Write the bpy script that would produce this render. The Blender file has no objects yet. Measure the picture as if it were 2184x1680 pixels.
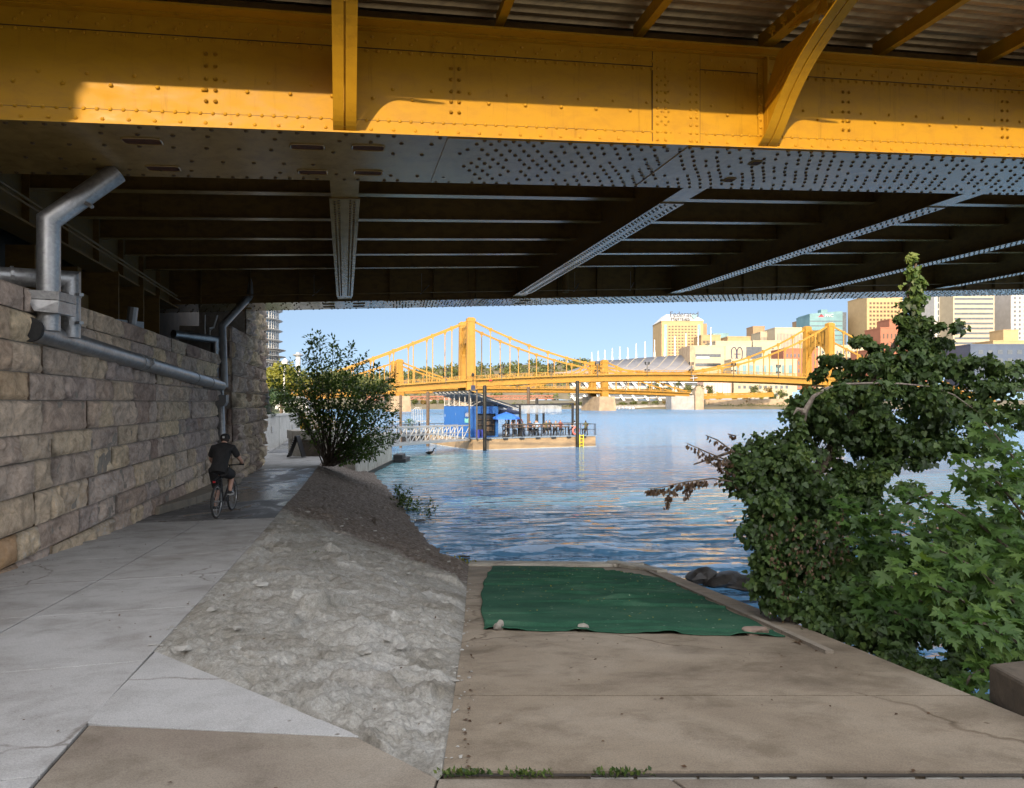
import bpy, bmesh, math, random
import numpy as np
from mathutils import Vector, Matrix, Quaternion
R = math.radians
random.seed(7); RNG = np.random.default_rng(7)
SC = bpy.context.scene
COL = SC.collection
# measured pinhole of the photograph: focal length and horizon in a 2184 px wide frame; P() turns a sighting plus a distance into a real point
F, CU, HV = 1480.0, 1092.0, 858.0
WATER = -3.8
def P(u, v, y): return Vector(((u-CU)/F*y, y, (HV-v)/F*y))
def X(u, y): return (u-CU)/F*y
def Z(v, y): return (HV-v)/F*y
def lerp(a, b, t): return a+(b-a)*t
def interp(x, xs, ys): return float(np.interp(x, xs, ys))
# ---------------------------------------------------------------- noise (numpy lattice)
_perm = np.random.default_rng(3).permutation(512)
_perm = np.concatenate([_perm, _perm, _perm, _perm])
_val = np.random.default_rng(4).uniform(-1, 1, 512)
def vnoise(p):
    p = np.asarray(p, float); i = np.floor(p).astype(int); f = p-i; f = f*f*(3-2*f)
    i &= 255
    out = 0
    for dx in (0, 1):
        for dy in (0, 1):
            for dz in (0, 1):
                h = _val[_perm[_perm[_perm[i[..., 0]+dx]+i[..., 1]+dy]+i[..., 2]+dz] & 511]
                w = (f[..., 0] if dx else 1-f[..., 0])*(f[..., 1] if dy else 1-f[..., 1])*(f[..., 2] if dz else 1-f[..., 2])
                out = out+h*w
    return out
def fbm(p, o=4, g=.5):
    p = np.asarray(p, float); s = 0; a = 1
    for k in range(o):
        s = s+a*vnoise(p*(2**k)+17.3*k); a *= g
    return s
# ---------------------------------------------------------------- objects
ORG = {}
def tag(o, label=None, cat=None, group=None, kind=None):
    if label: o['label'] = label
    if cat: o['category'] = cat
    if group: o['group'] = group
    if kind: o['kind'] = kind
    return o
def thing(name, label, cat, loc=(0, 0, 0), group=None):
    o = bpy.data.objects.new(name, None); COL.objects.link(o)
    o.location = loc; o.empty_display_size = .2
    ORG[o.name] = Vector(loc)
    return tag(o, label, cat, group)
def link(name, me, parent=None):
    o = bpy.data.objects.new(name, me); COL.objects.link(o)
    if parent is not None:
        o.parent = parent
        org = ORG[parent.name]; ORG[o.name] = org
        me.transform(Matrix.Translation(-org))
    else: ORG[o.name] = Vector((0, 0, 0))
    return o
def copy_tree(o, parent=None):
    c = o.copy(); COL.objects.link(c); c.parent = parent
    for ch in list(o.children): copy_tree(ch, c)
    return c
def dup(o, loc, rz=0, label=None, scale=None):
    c = copy_tree(o); c.location = loc; c.rotation_euler = (0, 0, rz)
    if scale: c.scale = scale
    if label: c['label'] = label
    return c
class MB:
    def __init__(s): s.v = []; s.f = []; s.m = []; s.mi = 0
    def add(s, vs, fs):
        o = len(s.v); s.v += [tuple(p) for p in vs]
        for f in fs: s.f.append([i+o for i in f]); s.m.append(s.mi)
    def hexa(s, p):   # 8 points: bottom loop 0-3, top loop 4-7
        s.add(p, [(0, 3, 2, 1), (4, 5, 6, 7), (0, 1, 5, 4), (1, 2, 6, 5), (2, 3, 7, 6), (3, 0, 4, 7)])
    def box(s, x0, x1, y0, y1, z0, z1):
        s.hexa([(x0, y0, z0), (x1, y0, z0), (x1, y1, z0), (x0, y1, z0), (x0, y0, z1), (x1, y0, z1), (x1, y1, z1), (x0, y1, z1)])
    def fbox(s, fn, a0, a1, b0, b1, c0, c1):   # box in a mapped frame
        s.hexa([fn(a0, b0, c0), fn(a1, b0, c0), fn(a1, b1, c0), fn(a0, b1, c0), fn(a0, b0, c1), fn(a1, b0, c1), fn(a1, b1, c1), fn(a0, b1, c1)])
    def bar(s, p, q, w, h, up=(0, 0, 1)):
        p = Vector(p); q = Vector(q); d = (q-p).normalized(); up = Vector(up)
        if abs(d.dot(up)) > .98: up = Vector((1, 0, 0))
        sx = d.cross(up).normalized(); uz = sx.cross(d).normalized()
        a = sx*w/2; b = uz*h/2
        s.hexa([p-a-b, p+a-b, q+a-b, q-a-b, p-a+b, p+a+b, q+a+b, q-a+b])
    def tube(s, pts, r, n=8, caps=True):
        pts = [Vector(p) for p in pts]
        rs = r if isinstance(r, (list, tuple)) else [r]*len(pts)
        o = len(s.v); ref = None
        for i, p in enumerate(pts):
            if i == 0: d = pts[1]-pts[0]
            elif i == len(pts)-1: d = pts[-1]-pts[-2]
            else: d = (pts[i+1]-p).normalized()+(p-pts[i-1]).normalized()
            d = d.normalized()
            if ref is None:
                ref = Vector((0, 0, 1)) if abs(d.z) < .9 else Vector((1, 0, 0))
            sx = d.cross(ref).normalized(); sy = sx.cross(d).normalized(); ref = sy
            k = 1.0
            if 0 < i < len(pts)-1:
                c = max(.35, (pts[i+1]-p).normalized().dot(d)); k = 1/c
            dd = ((pts[i+1]-p).normalized()-(p-pts[i-1]).normalized()) if 0 < i < len(pts)-1 else Vector((0, 0, 0))
            dn = dd.normalized() if dd.length > 1e-4 else None
            for j in range(n):
                t = 2*math.pi*j/n
                w = sx*math.cos(t)+sy*math.sin(t)
                if dn is not None: w = w+dn*(w.dot(dn))*(k-1)
                s.v.append(tuple(p+w*rs[i]))
        for i in range(len(pts)-1):
            for j in range(n):
                a = o+i*n+j; b = o+i*n+(j+1) % n
                s.f.append([a, b, b+n, a+n]); s.m.append(s.mi)
        if caps:
            s.f.append([o+j for j in range(n)][::-1]); s.m.append(s.mi)
            e = o+(len(pts)-1)*n
            s.f.append([e+j for j in range(n)]); s.m.append(s.mi)
    def cyl(s, p, q, r, n=10): s.tube([p, q], r, n)
    def prism(s, poly, ext):
        n = len(poly); ext = Vector(ext); a = [Vector(p) for p in poly]
        s.add(a+[p+ext for p in a], [list(range(n))[::-1], list(range(n, 2*n))]+[[i, (i+1) % n, n+(i+1) % n, n+i] for i in range(n)])
    def lathe(s, c, prof, n=12):
        c = Vector(c); o = len(s.v)
        for r, z in prof:
            for j in range(n):
                t = 2*math.pi*j/n; s.v.append((c.x+r*math.cos(t), c.y+r*math.sin(t), c.z+z))
        for i in range(len(prof)-1):
            for j in range(n):
                a = o+i*n+j; b = o+i*n+(j+1) % n
                s.f.append([a, b, b+n, a+n]); s.m.append(s.mi)
        s.f.append([o+j for j in range(n)][::-1]); s.m.append(s.mi)
        e = o+(len(prof)-1)*n; s.f.append([e+j for j in range(n)]); s.m.append(s.mi)
    def stamp(s, T, faces, frames):   # many copies of a small template; frames: (origin, ex, ey, ez)
        for (o, ex, ey, ez) in frames:
            s.add([Vector(o)+Vector(ex)*t[0]+Vector(ey)*t[1]+Vector(ez)*t[2] for t in T], faces)
    def build(s, name, mats, parent=None, smooth=False, bevel=0):
        me = bpy.data.meshes.new(name)
        me.from_pydata(s.v, [], s.f)
        if not isinstance(mats, (list, tuple)): mats = [mats]
        for m in mats: me.materials.append(m)
        if len(mats) > 1: me.polygons.foreach_set('material_index', s.m)
        bm = bmesh.new(); bm.from_mesh(me); bmesh.ops.recalc_face_normals(bm, faces=bm.faces)
        bm.to_mesh(me); bm.free()
        if smooth: me.polygons.foreach_set('use_smooth', [True]*len(me.polygons)); me.set_sharp_from_angle(angle=R(40))
        me.update()
        o = link(name, me, parent)
        if bevel:
            b = o.modifiers.new('b', 'BEVEL'); b.width = bevel; b.segments = 2; b.limit_method = 'ANGLE'
        return o
def np_obj(name, V, Fc, mats, parent=None, smooth=False, tint=None, mi=None):
    V = np.asarray(V, np.float32); me = bpy.data.meshes.new(name)
    Fc = np.asarray(Fc, np.int32); k = Fc.shape[1]
    me.vertices.add(len(V)); me.vertices.foreach_set('co', V.ravel())
    me.loops.add(Fc.size); me.loops.foreach_set('vertex_index', Fc.ravel())
    me.polygons.add(len(Fc)); me.polygons.foreach_set('loop_start', np.arange(len(Fc), dtype=np.int32)*k)
    if not isinstance(mats, (list, tuple)): mats = [mats]
    for m in mats: me.materials.append(m)
    if mi is not None: me.polygons.foreach_set('material_index', np.asarray(mi, np.int32))
    if smooth: me.polygons.foreach_set('use_smooth', np.ones(len(Fc), bool))
    me.update(calc_edges=True); me.validate()
    if tint is not None:
        a = me.color_attributes.new('tint', 'FLOAT_COLOR', 'POINT')
        t = np.asarray(tint, np.float32)
        if t.ndim == 1: t = np.stack([t, t, t], 1)
        a.data.foreach_set('color', np.concatenate([t, np.ones((len(t), 1), np.float32)], 1).ravel())
    return link(name, me, parent)
def grid_faces(nu, nv):
    i = np.arange(nu-1)[:, None]*nv+np.arange(nv-1)[None, :]
    i = i.ravel(); return np.stack([i, i+nv, i+nv+1, i+1], 1)
# ---------------------------------------------------------------- materials
def new_mat(name):
    m = bpy.data.materials.new(name); m.use_nodes = True
    nt = m.node_tree; b = nt.nodes['Principled BSDF']
    return m, nt, b
def N(nt, t, **kw):
    n = nt.nodes.new(t)
    for k, v in kw.items():
        if k.startswith('_'): setattr(n, k[1:], v)
        else: n.inputs[k.replace('_', ' ')].default_value = v
    return n
def ramp(nt, stops, interp_='LINEAR'):
    n = nt.nodes.new('ShaderNodeValToRGB'); n.color_ramp.interpolation = interp_
    e = n.color_ramp.elements
    while len(e) < len(stops): e.new(.5)
    for x, (p, c) in zip(e, stops):
        x.position = p; x.color = (*c, 1) if len(c) == 3 else c
    return n
def coords(nt, scale=(1, 1, 1), rot=(0, 0, 0), kind='Object'):
    t = nt.nodes.new('ShaderNodeTexCoord'); m = nt.nodes.new('ShaderNodeMapping')
    m.inputs['Scale'].default_value = scale; m.inputs['Rotation'].default_value = rot
    nt.links.new(t.outputs[kind], m.inputs['Vector']); return m.outputs['Vector']
def mix(nt, a, b, fac, mode='MIX'):
    n = nt.nodes.new('ShaderNodeMix'); n.data_type = 'RGBA'; n.blend_type = mode
    for sock, val in ((n.inputs['Factor'], fac), (n.inputs['A'], a), (n.inputs['B'], b)):
        if hasattr(val, 'is_linked') or isinstance(val, bpy.types.NodeSocket): nt.links.new(val, sock)
        elif isinstance(val, (int, float)): sock.default_value = val
        else: sock.default_value = (*val, 1) if len(val) == 3 else val
    return n.outputs['Result']
def noise_tex(nt, vec, scale, detail=6, rough=.6, dist=0):
    n = N(nt, 'ShaderNodeTexNoise', Scale=scale, Detail=detail, Roughness=rough, Distortion=dist)
    nt.links.new(vec, n.inputs['Vector']); return n.outputs['Fac']
def bump(nt, b, h, strength=.3, dist=.02, prev=None):
    n = N(nt, 'ShaderNodeBump', Strength=strength, Distance=dist)
    nt.links.new(h, n.inputs['Height'])
    if prev is not None: nt.links.new(prev, n.inputs['Normal'])
    nt.links.new(n.outputs['Normal'], b.inputs['Normal']); return n.outputs['Normal']
def simple(name, c1, c2=None, scale=6, rough=.6, metal=0, bmp=0, bscale=None, spec=.5, detail=6, stretch=(1, 1, 1), lo=.35, hi=.65):
    m, nt, b = new_mat(name)
    b.inputs['Roughness'].default_value = rough; b.inputs['Metallic'].default_value = metal
    b.inputs['Specular IOR Level'].default_value = spec
    if c2 is None:
        c2 = tuple(x*.8 for x in c1)
    v = coords(nt, stretch); f = noise_tex(nt, v, scale, detail)
    r = ramp(nt, [(lo, c1), (hi, c2)]); nt.links.new(f, r.inputs['Fac'])
    nt.links.new(r.outputs['Color'], b.inputs['Base Color'])
    if bmp:
        f2 = noise_tex(nt, v, bscale or scale*4, 5); bump(nt, b, f2, bmp, .02)
    return m
M = {}
def concrete(name, c1, c2, c3, seed=0, stain=.5, spec=.25, rough=.85):
    m, nt, b = new_mat(name); b.inputs['Roughness'].default_value = rough; b.inputs['Specular IOR Level'].default_value = spec
    v = coords(nt, (1, 1, 1), (0, 0, seed)); v2 = coords(nt, (1, 1.25, 1), (0, 0, .3+seed))
    big = noise_tex(nt, v, .55, 5, .62, .6); mid = noise_tex(nt, v2, 2.3, 8, .68, .3); fine = noise_tex(nt, v, 120, 4, .8)
    r = ramp(nt, [(.3, c2), (.5, c1), (.72, c3)]); nt.links.new(big, r.inputs['Fac'])
    r2 = ramp(nt, [(.34, (.62, .6, .57)), (.52, (1, 1, 1)), (.75, (1.12, 1.11, 1.1))]); nt.links.new(mid, r2.inputs['Fac'])
    c = mix(nt, r.outputs['Color'], r2.outputs['Color'], stain, 'MULTIPLY')
    r3 = ramp(nt, [(.32, (.66, .66, .66)), (.6, (1.12, 1.12, 1.12))]); nt.links.new(fine, r3.inputs['Fac'])
    c = mix(nt, c, r3.outputs['Color'], .9, 'MULTIPLY')
    vo = N(nt, 'ShaderNodeTexVoronoi', Scale=2.1); nt.links.new(v, vo.inputs['Vector'])
    r4 = ramp(nt, [(.0, (.25, .2, .16)), (.022, (.3, .25, .2)), (.034, (1, 1, 1))]); nt.links.new(vo.outputs['Distance'], r4.inputs['Fac'])
    c = mix(nt, c, r4.outputs['Color'], .75, 'MULTIPLY')
    # a few hairline cracks
    wn = N(nt, 'ShaderNodeTexNoise', Scale=1.7, Detail=5); nt.links.new(v, wn.inputs['Vector'])
    wm_ = N(nt, 'ShaderNodeVectorMath', _operation='MULTIPLY_ADD'); wm_.inputs[1].default_value = (.55, .55, .55); nt.links.new(wn.outputs['Color'], wm_.inputs[0]); nt.links.new(v, wm_.inputs[2])
    ve = N(nt, 'ShaderNodeTexVoronoi', Scale=.33, _feature='DISTANCE_TO_EDGE'); nt.links.new(wm_.outputs[0], ve.inputs['Vector'])
    rc = ramp(nt, [(.0, (.38, .34, .3)), (.0032, (.5, .46, .42)), (.0055, (1, 1, 1))]); nt.links.new(ve.outputs['Distance'], rc.inputs['Fac'])
    rk = ramp(nt, [(.47, (0, 0, 0)), (.55, (.8, .8, .8))]); nt.links.new(big, rk.inputs['Fac']); c = mix(nt, c, mix(nt, (1, 1, 1), rc.outputs['Color'], rk.outputs['Color']), 1.0, 'MULTIPLY')
    v5 = N(nt, 'ShaderNodeTexVoronoi', Scale=.8); nt.links.new(v2, v5.inputs['Vector'])
    r6 = ramp(nt, [(.10, (.66, .65, .64)), (.26, (1, 1, 1))]); nt.links.new(v5.outputs['Distance'], r6.inputs['Fac']); c = mix(nt, c, r6.outputs['Color'], stain, 'MULTIPLY')
    nt.links.new(c, b.inputs['Base Color'])
    bump(nt, b, fine, .35, .006)
    return m
M['path'] = concrete('path_concrete', (.43, .425, .415), (.33, .315, .295), (.48, .478, .47), 0, .6)
M['wedge'] = concrete('wedge_concrete', (.46, .458, .45), (.39, .385, .375), (.51, .508, .5), 1.1, .4)
M['plaza'] = concrete('plaza_concrete', (.29, .25, .20), (.225, .185, .15), (.35, .31, .255), .4, .7)
M['ramp'] = concrete('ramp_concrete', (.295, .243, .18), (.20, .16, .117), (.37, .315, .245), 2.0, .8)
M['wet'] = concrete('worn_dark_concrete', (.11, .108, .108), (.075, .075, .077), (.30, .30, .305), .9, .9, .5, .38)
def wetten(m):
    nt = m.node_tree; b = nt.nodes['Principled BSDF']; f = noise_tex(nt, coords(nt, (1, .6, 1)), .75, 4, .6, .8)
    r = ramp(nt, [(.46, (.55, .55, .55)), (.58, (.10, .10, .10))]); nt.links.new(f, r.inputs['Fac']); nt.links.new(r.outputs['Color'], b.inputs['Roughness'])
wetten(M['wet'])
M['seawall'] = concrete('seawall_concrete', (.46, .43, .37), (.36, .33, .28), (.55, .52, .46), .2, .7)
M['pale_wall'] = concrete('pale_wall_concrete', (.58, .57, .53), (.5, .49, .46), (.64, .63, .6), .7, .35)
M['joint'] = simple('joint_filler', (.03, .026, .022), (.055, .045, .035), 9, .95)
M['white_seal'] = simple('pale_joint_sealant', (.55, .55, .52), (.3, .28, .25), 5, .8)
def paint(name, c, c2, rough=.5, dirt=.5, scale=3.0):
    m, nt, b = new_mat(name); b.inputs['Roughness'].default_value = rough; b.inputs['Specular IOR Level'].default_value = .3 if rough > .3 else .5
    v = coords(nt, (1, 1, 2.2)); f = noise_tex(nt, v, scale, 8, .65, .4); g = noise_tex(nt, v, 26, 4, .6)
    r = ramp(nt, [(.36, c2), (.56, c)]); nt.links.new(f, r.inputs['Fac'])
    cc = mix(nt, c, r.outputs['Color'], dirt)
    st_ = noise_tex(nt, coords(nt, (5, 5, .35)), 1.6, 6, .75, .2); rs = ramp(nt, [(.30, (.42, .36, .3)), (.44, (1, 1, 1))]); nt.links.new(st_, rs.inputs['Fac']); cc = mix(nt, cc, rs.outputs['Color'], .45, 'MULTIPLY')
    sp_ = noise_tex(nt, v, 38, 3, .7); rp = ramp(nt, [(.27, (.3, .22, .16)), (.33, (1, 1, 1))]); nt.links.new(sp_, rp.inputs['Fac']); cc = mix(nt, cc, rp.outputs['Color'], .5, 'MULTIPLY')
    nt.links.new(cc, b.inputs['Base Color'])
    rr = ramp(nt, [(.3, (rough*.8,)*3), (.7, (min(1, rough*1.35),)*3)]); nt.links.new(f, rr.inputs['Fac']); nt.links.new(rr.outputs['Color'], b.inputs['Roughness'])
    bump(nt, b, g, .06, .01)
    return m
M['gold'] = paint('gold_bridge_paint', (.46, .245, .009), (.36, .178, .008))
M['gold_under'] = paint('shaded_underside_gold', (.30, .20, .07), (.22, .145, .05), .18, .8)  # same gold, underside shade and sheen worked into its colour
M['gold_rivet'] = paint('shaded_rivet_gold', (.10, .06, .022), (.06, .035, .015), .6, .8)  # rivets share the bridge gold; their dark reflections are put into the colour
M['gold_shaded'] = paint('shaded_gold_paint', (.18, .11, .032), (.115, .07, .025), .5, .9)  # bridge gold darkened to paint in the shade under the deck
M['rust'] = simple('rusty_recess', (.10, .035, .012), (.05, .02, .01), 14, .9, bmp=.5)
M['far_gold'] = paint('far_gold_paint', (.32, .168, .024), (.25, .122, .016), .5, .6, .15)
M['zinc'] = None
def zinc():
    m, nt, b = new_mat('galvanised_zinc'); b.inputs['Metallic'].default_value = .75
    v = coords(nt); vo = N(nt, 'ShaderNodeTexVoronoi', Scale=26, Randomness=1.0); nt.links.new(v, vo.inputs['Vector'])
    f = noise_tex(nt, v, 3, 6, .7)
    r = ramp(nt, [(0, (.30, .31, .32)), (1, (.46, .47, .48))]); nt.links.new(vo.outputs['Color'], r.inputs['Fac'])
    r2 = ramp(nt, [(.3, (.6, .58, .55)), (.6, (1, 1, 1))]); nt.links.new(f, r2.inputs['Fac'])
    nt.links.new(mix(nt, r.outputs['Color'], r2.outputs['Color'], .7, 'MULTIPLY'), b.inputs['Base Color'])
    r3 = ramp(nt, [(0, (.34,)*3), (1, (.5,)*3)]); nt.links.new(vo.outputs['Color'], r3.inputs['Fac']); nt.links.new(r3.outputs['Color'], b.inputs['Roughness'])
    return m
M['zinc'] = zinc()
M['corr'] = simple('corrugated_steel', (.56, .44, .24), (.40, .31, .18), 3, .36, .5, stretch=(1, 8, 1))  # golden tint stands for light bounced off the sunlit girder
M['black'] = simple('black_paint', (.018, .018, .02), (.03, .03, .032), 8, .5)
M['rubber'] = simple('black_rubber', (.02, .02, .02), (.03, .03, .03), 20, .8)
M['white'] = simple('white_paint', (.47, .47, .46), (.42, .42, .41), 5, .45)
M['steel'] = simple('grey_steel', (.35, .36, .37), (.28, .29, .3), 6, .45, .4)
M['dark_wood'] = simple('weathered_timber', (.12, .08, .05), (.07, .05, .035), 5, .85, stretch=(1, 1, 6))
M['bark'] = simple('bark', (.16, .125, .095), (.08, .06, .045), 14, .95, bmp=.6, stretch=(1, 1, .3))
M['pale_bark'] = simple('bare_pale_bark', (.30, .255, .21), (.19, .16, .13), 14, .9, bmp=.5)
M['glass'] = simple('window_glass', (.05, .075, .10), (.09, .13, .17), 1.2, .12, .0, spec=.8)
M['dark_glass'] = simple('dark_window_glass', (.02, .025, .03), (.045, .05, .055), .8, .15, spec=.7)
M['skin'] = simple('skin', (.52, .31, .23), (.46, .26, .19), 9, .55)
M['tee_black'] = simple('black_cotton', (.012, .012, .013), (.02, .02, .022), 12, .9, bmp=.3, bscale=9)
def leafmat(name, cols, trans=.35, rough=.45):
    m = bpy.data.materials.new(name); m.use_nodes = True; nt = m.node_tree
    b = nt.nodes['Principled BSDF']; out = nt.nodes['Material Output']
    a = nt.nodes.new('ShaderNodeAttribute'); a.attribute_name = 'tint'
    r = ramp(nt, [(i/(len(cols)-1), c) for i, c in enumerate(cols)]); nt.links.new(a.outputs['Fac'], r.inputs['Fac'])
    nt.links.new(r.outputs['Color'], b.inputs['Base Color']); b.inputs['Roughness'].default_value = rough
    b.inputs['Specular IOR Level'].default_value = .35
    t = nt.nodes.new('ShaderNodeBsdfTranslucent')
    hs = N(nt, 'ShaderNodeHueSaturation', Hue=.48, Saturation=1.15, Value=1.5); nt.links.new(r.outputs['Color'], hs.inputs['Color'])
    nt.links.new(hs.outputs['Color'], t.inputs['Color'])
    mx = nt.nodes.new('ShaderNodeMixShader'); mx.inputs[0].default_value = trans
    nt.links.new(b.outputs[0], mx.inputs[1]); nt.links.new(t.outputs[0], mx.inputs[2]); nt.links.new(mx.outputs[0], out.inputs['Surface'])
    return m
M['leaf'] = leafmat('shrub_leaf', [(.04, .075, .02), (.075, .135, .03), (.13, .20, .048)])
M['vine'] = leafmat('vine_leaf', [(.028, .05, .016), (.06, .11, .03), (.11, .17, .045), (.18, .23, .065)], .3)
M['maple'] = leafmat('maple_leaf', [(.035, .08, .017), (.065, .135, .028), (.12, .20, .045)], .35)
M['dry'] = leafmat('dry_leaf', [(.075, .045, .03), (.12, .075, .045), (.19, .135, .08)], .25)
M['sunleaf'] = leafmat('yellow_green_leaf', [(.11, .13, .02), (.20, .20, .03), (.28, .25, .04)], .3)
M['fartree'] = leafmat('far_tree_leaf', [(.045, .06, .018), (.085, .10, .03), (.13, .14, .04)], .25)
M['autumn'] = leafmat('autumn_leaf', [(.13, .10, .03), (.2, .12, .035), (.16, .15, .04)], .25)
M['pine'] = leafmat('conifer_leaf', [(.014, .035, .014), (.03, .06, .022), (.05, .085, .03)], .15)
# ---------------------------------------------------------------- leaves
LEAF = (np.array([(0, 0, 0), (0, 1, -.06), (-.3, .45, .07), (.3, .45, .07)]), [(0, 3, 1), (0, 1, 2)])
_iv = [(0, 0), (.26, -.1), (.52, .18), (.34, .36), (.30, .62), (0, 1.0), (-.30, .62), (-.34, .36), (-.52, .18), (-.26, -.1)]
IVY = (np.array([(0, .3, -.05)]+[(x, y, .07*abs(x)*2-.06*y*y) for x, y in _iv]), [(0, i+1, (i+1) % 10+1) for i in range(10)])
_mp = [(0, 0), (.13, .03), (.40, -.14), (.30, .07), (.44, .10), (.72, .36), (.46, .33), (.48, .50), (.15, .36), (.24, .66), (.12, .66), (0, 1.1)]
_mp += [(-x, y) for x, y in _mp[1:-1][::-1]]
MAPLE = (np.array([(0, .28, -.03)]+[(x, y, .12*abs(x)-.10*y*y) for x, y in _mp]), [(0, i+1, (i+1) % 22+1) for i in range(22)])
def leaves(name, mat, C, D, U, S, tmpl=LEAF, parent=None, tint=None):
    """C centres, D tip directions, U approximate leaf normals, S sizes"""
    C = np.asarray(C, float); D = np.asarray(D, float); U = np.asarray(U, float); n = len(C)
    D = D/np.maximum(1e-6, np.linalg.norm(D, axis=1))[:, None]
    sx = np.cross(D, U); l = np.linalg.norm(sx, axis=1); bad = l < 1e-4
    sx[bad] = (1, 0, 0); l[bad] = 1; sx /= l[:, None]
    nz = np.cross(sx, D)
    T, fs = tmpl; S = np.asarray(S, float).reshape(-1, 1, 1)
    V = C[:, None, :]+S*(T[None, :, 0:1]*sx[:, None, :]+T[None, :, 1:2]*D[:, None, :]+T[None, :, 2:3]*nz[:, None, :])
    k = len(T); Fc = (np.arange(n)*k)[:, None, None]+np.array(fs)[None]
    if tint is None: tint = RNG.uniform(0, 1, n)
    return np_obj(name, V.reshape(-1, 3), Fc.reshape(-1, 3), mat, parent, tint=np.repeat(tint, k))
def rdirs(n):
    d = RNG.normal(size=(n, 3)); return d/np.linalg.norm(d, axis=1)[:, None]
def clump_pts(c, r, n, shell=.5):
    d = rdirs(n); rad = RNG.uniform(0, 1, n)**shell
    return np.asarray(c)+d*rad[:, None]*np.asarray(r), d
# ================================================================ SETTING: water, paths, ramp, bank
def struct(o): return tag(o, kind='structure')
def zp(y): return interp(y, [-8, 0, 8.5, 14, 20, 26, 30, 60], [-1.45, -1.45, -2.06, -2.36, -2.56, -2.64, -2.68, -2.68])
def xR(y): return interp(y, [-8, 3, 5.1, 8.5, 15.8, 31.2, 45], [.8, -2.09, -2.63, -3.48, -5.25, -8.58, -11.5])
def zr(y): return -1.65-.16*(y-3.1)
def rampL(y): return interp(y, [3.1, 6.7, 16.4, 20], [-.31, -.47, -1.02, -1.2])
def rampR(y): return interp(y, [2.0, 4.4, 7, 12.2, 20], [2.86, 2.92, 2.97, 3.03, 3.1])
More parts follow.
